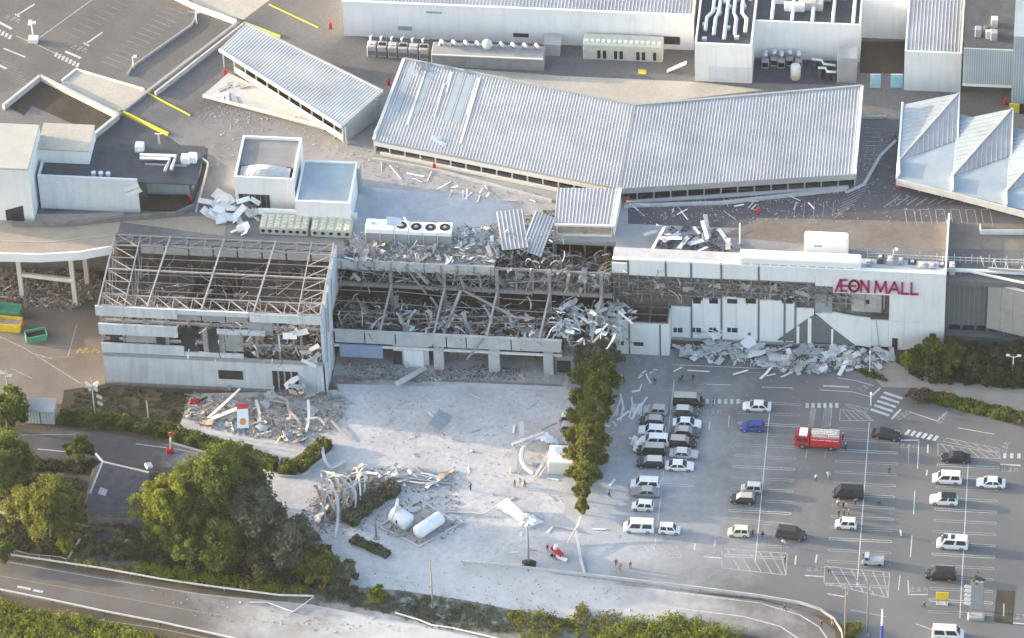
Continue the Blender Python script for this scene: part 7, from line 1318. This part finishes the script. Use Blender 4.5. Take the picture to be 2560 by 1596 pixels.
# fallen canopy with arch right of the yard
fc = thing('fallen_canopy', 'toppled pale canopy frame with curved arch left of the hedge row', 'canopy', S(1330, 1170))
arch = []
for k in range(13):
    a = math.radians(75+k*14.5); arch.append(S(1352+48*math.cos(a), 1140-48*math.sin(a)*.98, 2.0))
part(MB().tube(arch, .38, 6), 'arch', 'concrete_pale', fc); pass
for a, c, ww in [((1285, 1105, 2.4), (1283, 1182, .1), .6), ((1295, 1130, 2.2), (1296, 1185, .1), .4), ((1280, 1112, 2.4), (1360, 1082, 2.6), .5), ((1338, 1190, .3), (1385, 1115, 2.0), .5), ((1348, 1192, .3), (1395, 1118, 1.8), .35), ((1304, 1055, 2.6), (1304, 1095, 1.8), .7), ((1350, 1075, 2), (1390, 1058, 1), .25)]: part(MB().beam(S(*a), S(*c), ww, .25), 'beam', 'concrete_pale', fc)
for k in range(3): part(MB().board(S(1355+k*12, 1090+k*6, 2.4), 2.2, .9, .06, q(.3, .2*k, .4)), 'torn_panel', 'white_clean', fc)
t = thing('white_kiosk', 'pale box kiosk half hidden by the hedge row', 'kiosk', S(1405, 1185)); a, c = S(1370, 1186), S(1445, 1186)
part(MB().bevbox(a.x, c.x, a.y, a.y+4.2, .05, 2.6, .15), 'casing', 'cream_wall', t); part(MB().box(a.x+3.4, a.x+4.1, a.y-.03, a.y+.05, 1.2, 2.0), 'window', 'void', t); part(MB().board((a.x+2.4, a.y+2.6, 3.0), 3.2, 1.4, .08, q(.2, .15, .3)), 'roof_sheet', 'white_clean', t)
# crumpled awning in front
t = thing('crumpled_awning', 'crumpled pale awning sheet behind the floodlight mast', 'awning', S(1290, 1290)); g_ = [S(*p) for p in ((1238, 1268, .4), (1268, 1246, 1.6), (1305, 1282, 1.8), (1330, 1292, 1.6), (1360, 1305, .5), (1318, 1322, .2), (1280, 1290, .3))]
b = MB(); b.add(g_+[v-Vector((0, 0, .06)) for v in g_], [(0, 1, 6), (1, 2, 6), (2, 5, 6), (2, 3, 5), (3, 4, 5), (7, 13, 8), (8, 13, 9)]); part(b, 'sheet', 'pale_wall', t); part(MB().strip(g_[:5], .12, .12), 'hem_bar', 'white_rail', t); part(MB().strip([S(1120, 1280, .2), S(1210, 1285, .5), S(1240, 1268, .6)], .22, .2), 'bar', 'concrete_pale', t)
for i, (pts, lb) in enumerate([([(1452, 1292, 2.6), (1440, 1325, 1.4), (1452, 1400, .3), (1462, 1435, .2)], 'pale bent gate post at the hedge end'), ([(1440, 1320, 1.6), (1418, 1360, .3)], 'short pale strut left of the bent gate post'), ([(1375, 1312, .3), (1440, 1326, .4)], 'pale bar lying left of the hedge end')]):
    o = MB().strip([S(*p) for p in pts], .4 if i == 0 else .2, .25).build('gate_piece', M['concrete_pale']); tag(o, lb, 'gate piece')
for k, (x, y, l, w_, rz, lb) in enumerate([(1100, 1060, 4.5, 2.2, 1.3, 'blue-grey metal sheet standing askew on the yard'), (1028, 950, 7.0, .8, .95, 'long pale beam leaning against the kerb before the hall')]):
    p = S(x, y); o = MB().board((p.x, p.y, .8), l, w_, .12 if k == 0 else .5, q(.35, .2 if k else .15, rz)).build('fallen_beam' if k else 'metal_sheet', M['grey_panel' if k == 0 else 'concrete_pale']); tag(o, lb, 'beam' if k else 'metal sheet')
strips('bent_strip', 'tall torn white sheet rising at the hall front', [[(1018, 920, .3), (1014, 860, 4), (1022, 800, 7.5), (1040, 775, 8.4)], [(1018, 850, 4.5), (1005, 800, 7), (990, 782, 8)], [(1070, 830, 5.5), (1078, 790, 8), (1070, 775, 8.5)]], 'concrete_pale', .4)

# ---------------------------------------------------------------- crumpled sheets, sagging cables
def crumple(c, l, w_, rot, amp=.35, nx=6, ny=3):
    M_ = Matrix.Translation(Vector(c)) @ rot.to_matrix().to_4x4(); f1, f2, p1, p2 = R_.uniform(1, 2.6), R_.uniform(.8, 2), R_.uniform(0, 6), R_.uniform(0, 6); vs = []
    for dz in (0, .03):
        for i in range(nx+1):
            for j in range(ny+1):
                u, v = i/nx-.5, j/ny-.5; h = amp*(math.sin(u*6*f1+p1)*.6+math.sin(v*5*f2+p2+u*3)*.5)+R_.uniform(-.04, .04)*amp; vs.append(M_ @ Vector((u*l+R_.uniform(-.06, .06)*l/nx, v*w_*(1+.25*math.sin(u*5+p2)), h+dz)))
    n = (nx+1)*(ny+1); fs = []
    for i in range(nx):
        for j in range(ny): a = i*(ny+1)+j; fs += [(a, a+ny+1, a+ny+2, a+1)]; fs += [(n+a+1, n+a+ny+2, n+a+ny+1, n+a)]
    return MB().add(vs, fs)
def sheets(parent, box, n, L, W_, mats, tilt=.8, amp=.3):
    x0, x1, y0, y1, z0, z1 = box
    for _ in range(n): part(crumple((R_.uniform(x0, x1), R_.uniform(y0, y1), R_.uniform(z0, z1)), R_.uniform(*L), R_.uniform(*W_), q(R_.uniform(-tilt, tilt), R_.uniform(-tilt, tilt), R_.uniform(0, 3.1)), amp), 'crumpled_sheet', R_.choice(mats), parent, True)
def cables(parent, box, n, m='steel_rust'):
    x0, x1, y0, y1, z0, z1 = box
    for _ in range(n):
        a = Vector((R_.uniform(x0, x1), R_.uniform(y0, y1), z1-R_.uniform(0, .6))); c = a+Vector((R_.uniform(-4, 4), R_.uniform(-.6, .6), -R_.uniform(.2, z1-z0))); sag = R_.uniform(.3, 1.4)
        part(MB().tube([a.lerp(c, k/6)-Vector((0, 0, sag*4*(k/6)*(1-k/6))) for k in range(7)], .035, 5), 'hanging_cable', m, parent)
sheets(hall, (-27, 8, -11.5, -5, 5.2, 7.6), 34, (1.2, 3.6), (.5, 1.5), ['bent_metal', 'insulation', 'grey_panel', 'ruin_mid', 'ruin_mid', 'ruin_pale']); sheets(hall, (-27, -2, -4, 1, 10.3, 12.6), 14, (1.0, 2.4), (.4, 1.0), ['ruin_mid', 'ruin_dark', 'ruin_dark', 'grey_panel']); sheets(hall, (-1, 16, -4.2, 3, 10.6, 13.6), 30, (1, 3), (.5, 1.4), ['ruin_mid', 'ruin_pale', 'grey_panel', 'ruin_mid', 'ruin_tan']); sheets(hall, (9, 17, -11, -4.5, 5.5, 8.6), 16, (1, 2.8), (.5, 1.2), ['insulation', 'pale_wall', 'bent_metal', 'grey_panel'])
sheets(wing, (-42, -28.8, -20.4, -19.4, 7, 15), 12, (.9, 2.4), (.4, 1.1), ['pale_wall', 'grey_panel', 'bent_metal', 'ruin_mid'], 1.4); sheets(wing, (-62, -30, -18, -4, 5.6, 9), 26, (1, 3.4), (.5, 1.5), ['ruin_mid', 'ruin_dark', 'grey_panel', 'ruin_mid', 'ruin_tan']); sheets(wing, (-50, -29, -20.3, -19.6, .6, 4.8), 5, (.8, 2), (.4, .9), ['pale_wall', 'bent_metal'], 1.2)
cables(hall, (-27, 15, -4.9, -4.0, 10, 14.4), 26); cables(hall, (-27, 8, -12.4, -6, 4.5, 8), 18); cables(wing, (-62, -30, -19.5, -4, 9, 16.5), 22); cables(aw, (18, 56, -3.3, -2.9, 9, 13.4), 20, 'grey_panel')
for k in range(7): # ceiling sheets hanging from the torn strip of the lettered wing
    x = 20+k*4.6; part(crumple((x, -3.15, 12.6-R_.uniform(0, 1.6)), R_.uniform(1.2, 2.6), R_.uniform(.6, 1.2), q(1.4, R_.uniform(-.4, .4), R_.uniform(-.3, .3)), .15), 'hanging_lining', R_.choice(['grey_panel', 'concrete', 'ruin_pale']), aw, True)
def loose_sheets(label, poly, n, L, W_, mats, z=0.0, lift=.35, tilt=.3):
    for x, y in spots(poly, n):
        p = S(x, y, z); l = R_.uniform(*L); mm = R_.choice(mats); c = (p.x, p.y, z+lift); o = crumple(c, l, R_.uniform(*W_), q(R_.uniform(-tilt, tilt), R_.uniform(-tilt, tilt), R_.uniform(0, 3.1)), .16).build('crumpled_sheet', M[mm], None, True, c); u = (l-L[0])/(L[1]-L[0])
        tag(o, ('small ' if u < .33 else 'middling ' if u < .66 else 'large ')+COLW.get(mm, 'grey')+' '+label, 'metal sheet', label)
loose_sheets('crumpled sheet in the heap before the lettered wing', H1, 36, (1.2, 4.0), (.8, 2.0), ['pale_wall', 'concrete_pale', 'bent_metal', 'white_wall', 'grey_panel', 'ruin_pale'], 0, .5)
loose_sheets('crumpled sheet in the debris before the wrecked wing', G3, 22, (1.0, 3.2), (.6, 1.5), ['concrete_pale', 'bent_metal', 'ruin_pale', 'ruin_tan', 'grey_panel'], 0, .4)
loose_sheets('crumpled sheet in the wreckage above the tanks', [(800, 1190), (900, 1175), (1130, 1185), (1130, 1215), (1000, 1230), (860, 1290), (790, 1300)], 26, (1.0, 3.4), (.5, 1.4), ['concrete_pale', 'bent_metal', 'grey_panel', 'ruin_pale', 'ruin_tan'], 0, .5, .5)
loose_sheets('crumpled sheet lying by the white tanks', [(960, 1250), (1150, 1240), (1180, 1330), (1060, 1360), (950, 1330)], 12, (.8, 2.2), (.4, 1.0), ['concrete_pale', 'bent_metal', 'grey_panel'], 0, .25)
loose_sheets('crumpled sheet on the deck edge above the hall', [(860, 610), (1240, 600), (1370, 560), (1380, 590), (1240, 660), (860, 650)], 22, (.9, 2.8), (.5, 1.3), ['bent_metal', 'grey_panel', 'concrete_pale', 'ruin_pale', 'chiller'], ZD, .35, .5)
loose_sheets('crumpled sheet round the fallen canopy', [(1260, 1070), (1400, 1060), (1430, 1200), (1290, 1200)], 9, (.9, 2.4), (.5, 1.2), ['concrete_pale', 'pale_wall', 'grey_panel'], 0, .3)
TG = [(760, 1260), (860, 1180), (960, 1165), (1140, 1185), (1160, 1330), (1060, 1365), (940, 1330), (800, 1340)]
rubble('rubble', 'grey bits round the tanks and tangle', TG, 900, (.05, .4), 'ruin_mid', heap=.15); rubble('rubble', 'pale bits round the tanks and tangle', TG, 900, (.05, .4), 'ruin_pale', heap=.2)
DE = [(860, 600), (1250, 560), (1390, 520), (1380, 600), (1240, 665), (860, 655)]
rubble('rubble', 'grey wreckage bits on the deck edge above the hall', DE, 900, (.06, .6), 'ruin_mid', ZD, heap=.3); rubble('rubble', 'pale wreckage bits on the deck edge above the hall', DE, 900, (.06, .6), 'ruin_pale', ZD, heap=.3)
sticks(mall, -26, -2, -3.6, 1.5, 15.1, 16.6, 70, (.6, 3), .08, 'steel_grey', .5); sticks(mall, -12, 9, 1, 5, 15.1, 16.8, 60, (.6, 3), .08, 'steel_white', .5)
rubble('rubble', 'pale bits strewn thinly over the whole deck', [(480, 240), (900, 360), (1380, 500), (1580, 480), (2120, 470), (2220, 330), (2240, 470), (2400, 560), (1960, 560), (1300, 560), (900, 460), (520, 420)], 1500, (.05, .3), 'ruin_pale', ZD)
rubble('rubble', 'pale bits strewn over the left part of the car park', [(1600, 960), (1800, 950), (2050, 950), (1950, 1100), (1800, 1400), (1500, 1410), (1560, 1200)], 500, (.04, .2), 'ruin_pale')

TR = [(520, 238), (575, 195), (800, 305), (770, 305)]
boards('terrace_board', 'pale board lying on the terrace under the left canopy', 'board', TR, 9, (1.0, 2.4), (.5, 1.0), ['concrete', 'grey_panel', 'pale_wall'], ZD+.5, (.05, .15), .05)
rubble('rubble', 'bits strewn over the left road', [(350, 1470), (560, 1500), (800, 1520), (1100, 1570), (900, 1590), (500, 1550)], 260, (.05, .35), 'ruin_pale'); rubble('rubble', 'bits strewn over the pale road below the yard', [(880, 1430), (1160, 1425), (1600, 1480), (1580, 1530), (1300, 1520), (1000, 1470)], 260, (.05, .3), 'ruin_pale'); rubble('rubble', 'dark bits over the pale road below the yard', [(880, 1430), (1160, 1425), (1600, 1480), (1580, 1530), (1300, 1520), (1000, 1470)], 150, (.05, .22), 'ruin_mid')

def ribbons(parent, box, n, L, W_, m, zs=.8):
    x0, x1, y0, y1, z0, z1 = box; b = MB()
    for _ in range(n):
        p = Vector((R_.uniform(x0, x1), R_.uniform(y0, y1), R_.uniform(z0, z1))); d = Vector((R_.gauss(0, 1), R_.gauss(0, .6), R_.gauss(0, zs))).normalized(); w_ = R_.uniform(*W_); l = R_.uniform(*L)/5; s_ = d.cross(Vector((R_.gauss(0, 1), R_.gauss(0, 1), R_.gauss(0, 1)))).normalized()*w_/2; pts = []
        k = Vector((R_.gauss(0, .35), R_.gauss(0, .3), -abs(R_.gauss(0, .35))))
        for i in range(6): pts.append((p-s_, p+s_)); p = p+d*l; d = (d+k).normalized(); s_ = (s_+Vector((R_.gauss(0, .12), R_.gauss(0, .12), R_.gauss(0, .12)))*w_*.5)
        vs = [v for pr in pts for v in pr]; off = Vector((0, 0, .025)); b.add([v for v in vs]+[v+off for v in vs], [(2*i, 2*i+1, 2*i+3, 2*i+2) for i in range(5)]+[(12+2*i+2, 12+2*i+3, 12+2*i+1, 12+2*i) for i in range(5)])
    o = b.build('torn_ribbons', M[m]); o['kind'] = 'stuff'; adopt(o, parent)
for m, n in (('bent_metal', 55), ('insulation', 40), ('ruin_pale', 45), ('grey_panel', 50), ('steel_rust', 60)): ribbons(hall, (-27, 9, -11.8, -5, 5.2, 9.0), n, (1, 4), (.06, .3), m)
for m, n in (('ruin_mid', 90), ('grey_panel', 50), ('ruin_pale', 34)): ribbons(hall, (-27, -2, -4.9, -3.4, 10.4, 14), n, (.8, 3), (.05, .22), m, 1.4)
for m, n in (('ruin_pale', 120), ('ruin_mid', 120), ('steel_grey', 70), ('ruin_tan', 40)): ribbons(hall, (-1.5, 26, -4.6, 3, 10.4, 14.6), n, (.8, 3), (.05, .25), m, 1.3)
for m, n in (('ruin_pale', 60), ('grey_panel', 60), ('ruin_mid', 90)): ribbons(aw, (17.5, 56, -3.25, -2.7, 9.2, 13.4), n, (.5, 2), (.05, .2), m, 1.6)
for m, n in (('grey_panel', 40), ('pale_wall', 40), ('steel_rust', 50)): ribbons(wing, (-50, -28.5, -20.5, -19.3, 6.6, 15), n, (.6, 2.4), (.05, .25), m, 1.4)
for m, n in (('ruin_mid', 120), ('steel_rust', 110), ('ruin_pale', 70), ('steel_grey', 70)): ribbons(wing, (-63, -29, -18.5, -3.2, 5.4, 12.5), n, (.8, 4), (.05, .22), m, 1.2)
for m, n in (('bent_metal', 70), ('ruin_pale', 70), ('grey_panel', 60)): ribbons(mall, (-26, 9, -3.9, 4.0, 15.1, 16.6), n, (.6, 2.6), (.05, .3), m, .6)
for m, n in (('pale_wall', 60), ('insulation', 50), ('bent_metal', 60), ('grey_panel', 40)): ribbons(hall, (8, 19, -12.2, -4.6, 5.6, 9.4), n, (.8, 3.2), (.1, .45), m, .9)
HR = thing('ragged_lining', 'torn lining strips curling over the edge of the deck hole', 'wreckage', (7, -4, 10)); sheets(HR, (-1.5, 16, -4.9, -4.3, 13, 15), 12, (.8, 2.2), (.3, .8), ['ruin_pale', 'grey_panel', 'bent_metal', 'concrete_pale'], 1.2)
# ================================================================== the thin evening haze over the whole place
hz = MB().box(-2600, 2600, -2600, 2600, -1.0, 590.0)
hm = bpy.data.materials.new('haze'); hm.use_nodes = True; hn = hm.node_tree.nodes; hn.remove(hn['Principled BSDF'])
pv = hn.new('ShaderNodeVolumePrincipled'); pv.inputs['Density'].default_value = HAZE; pv.inputs['Color'].default_value = (.93, .95, 1, 1); pv.inputs['Anisotropy'].default_value = .2
hm.node_tree.links.new(pv.outputs[0], hn['Material Output'].inputs['Volume'])
o = hz.build('haze', hm); tag(o, 'thin pale evening haze over the whole place', 'haze', kind='stuff')
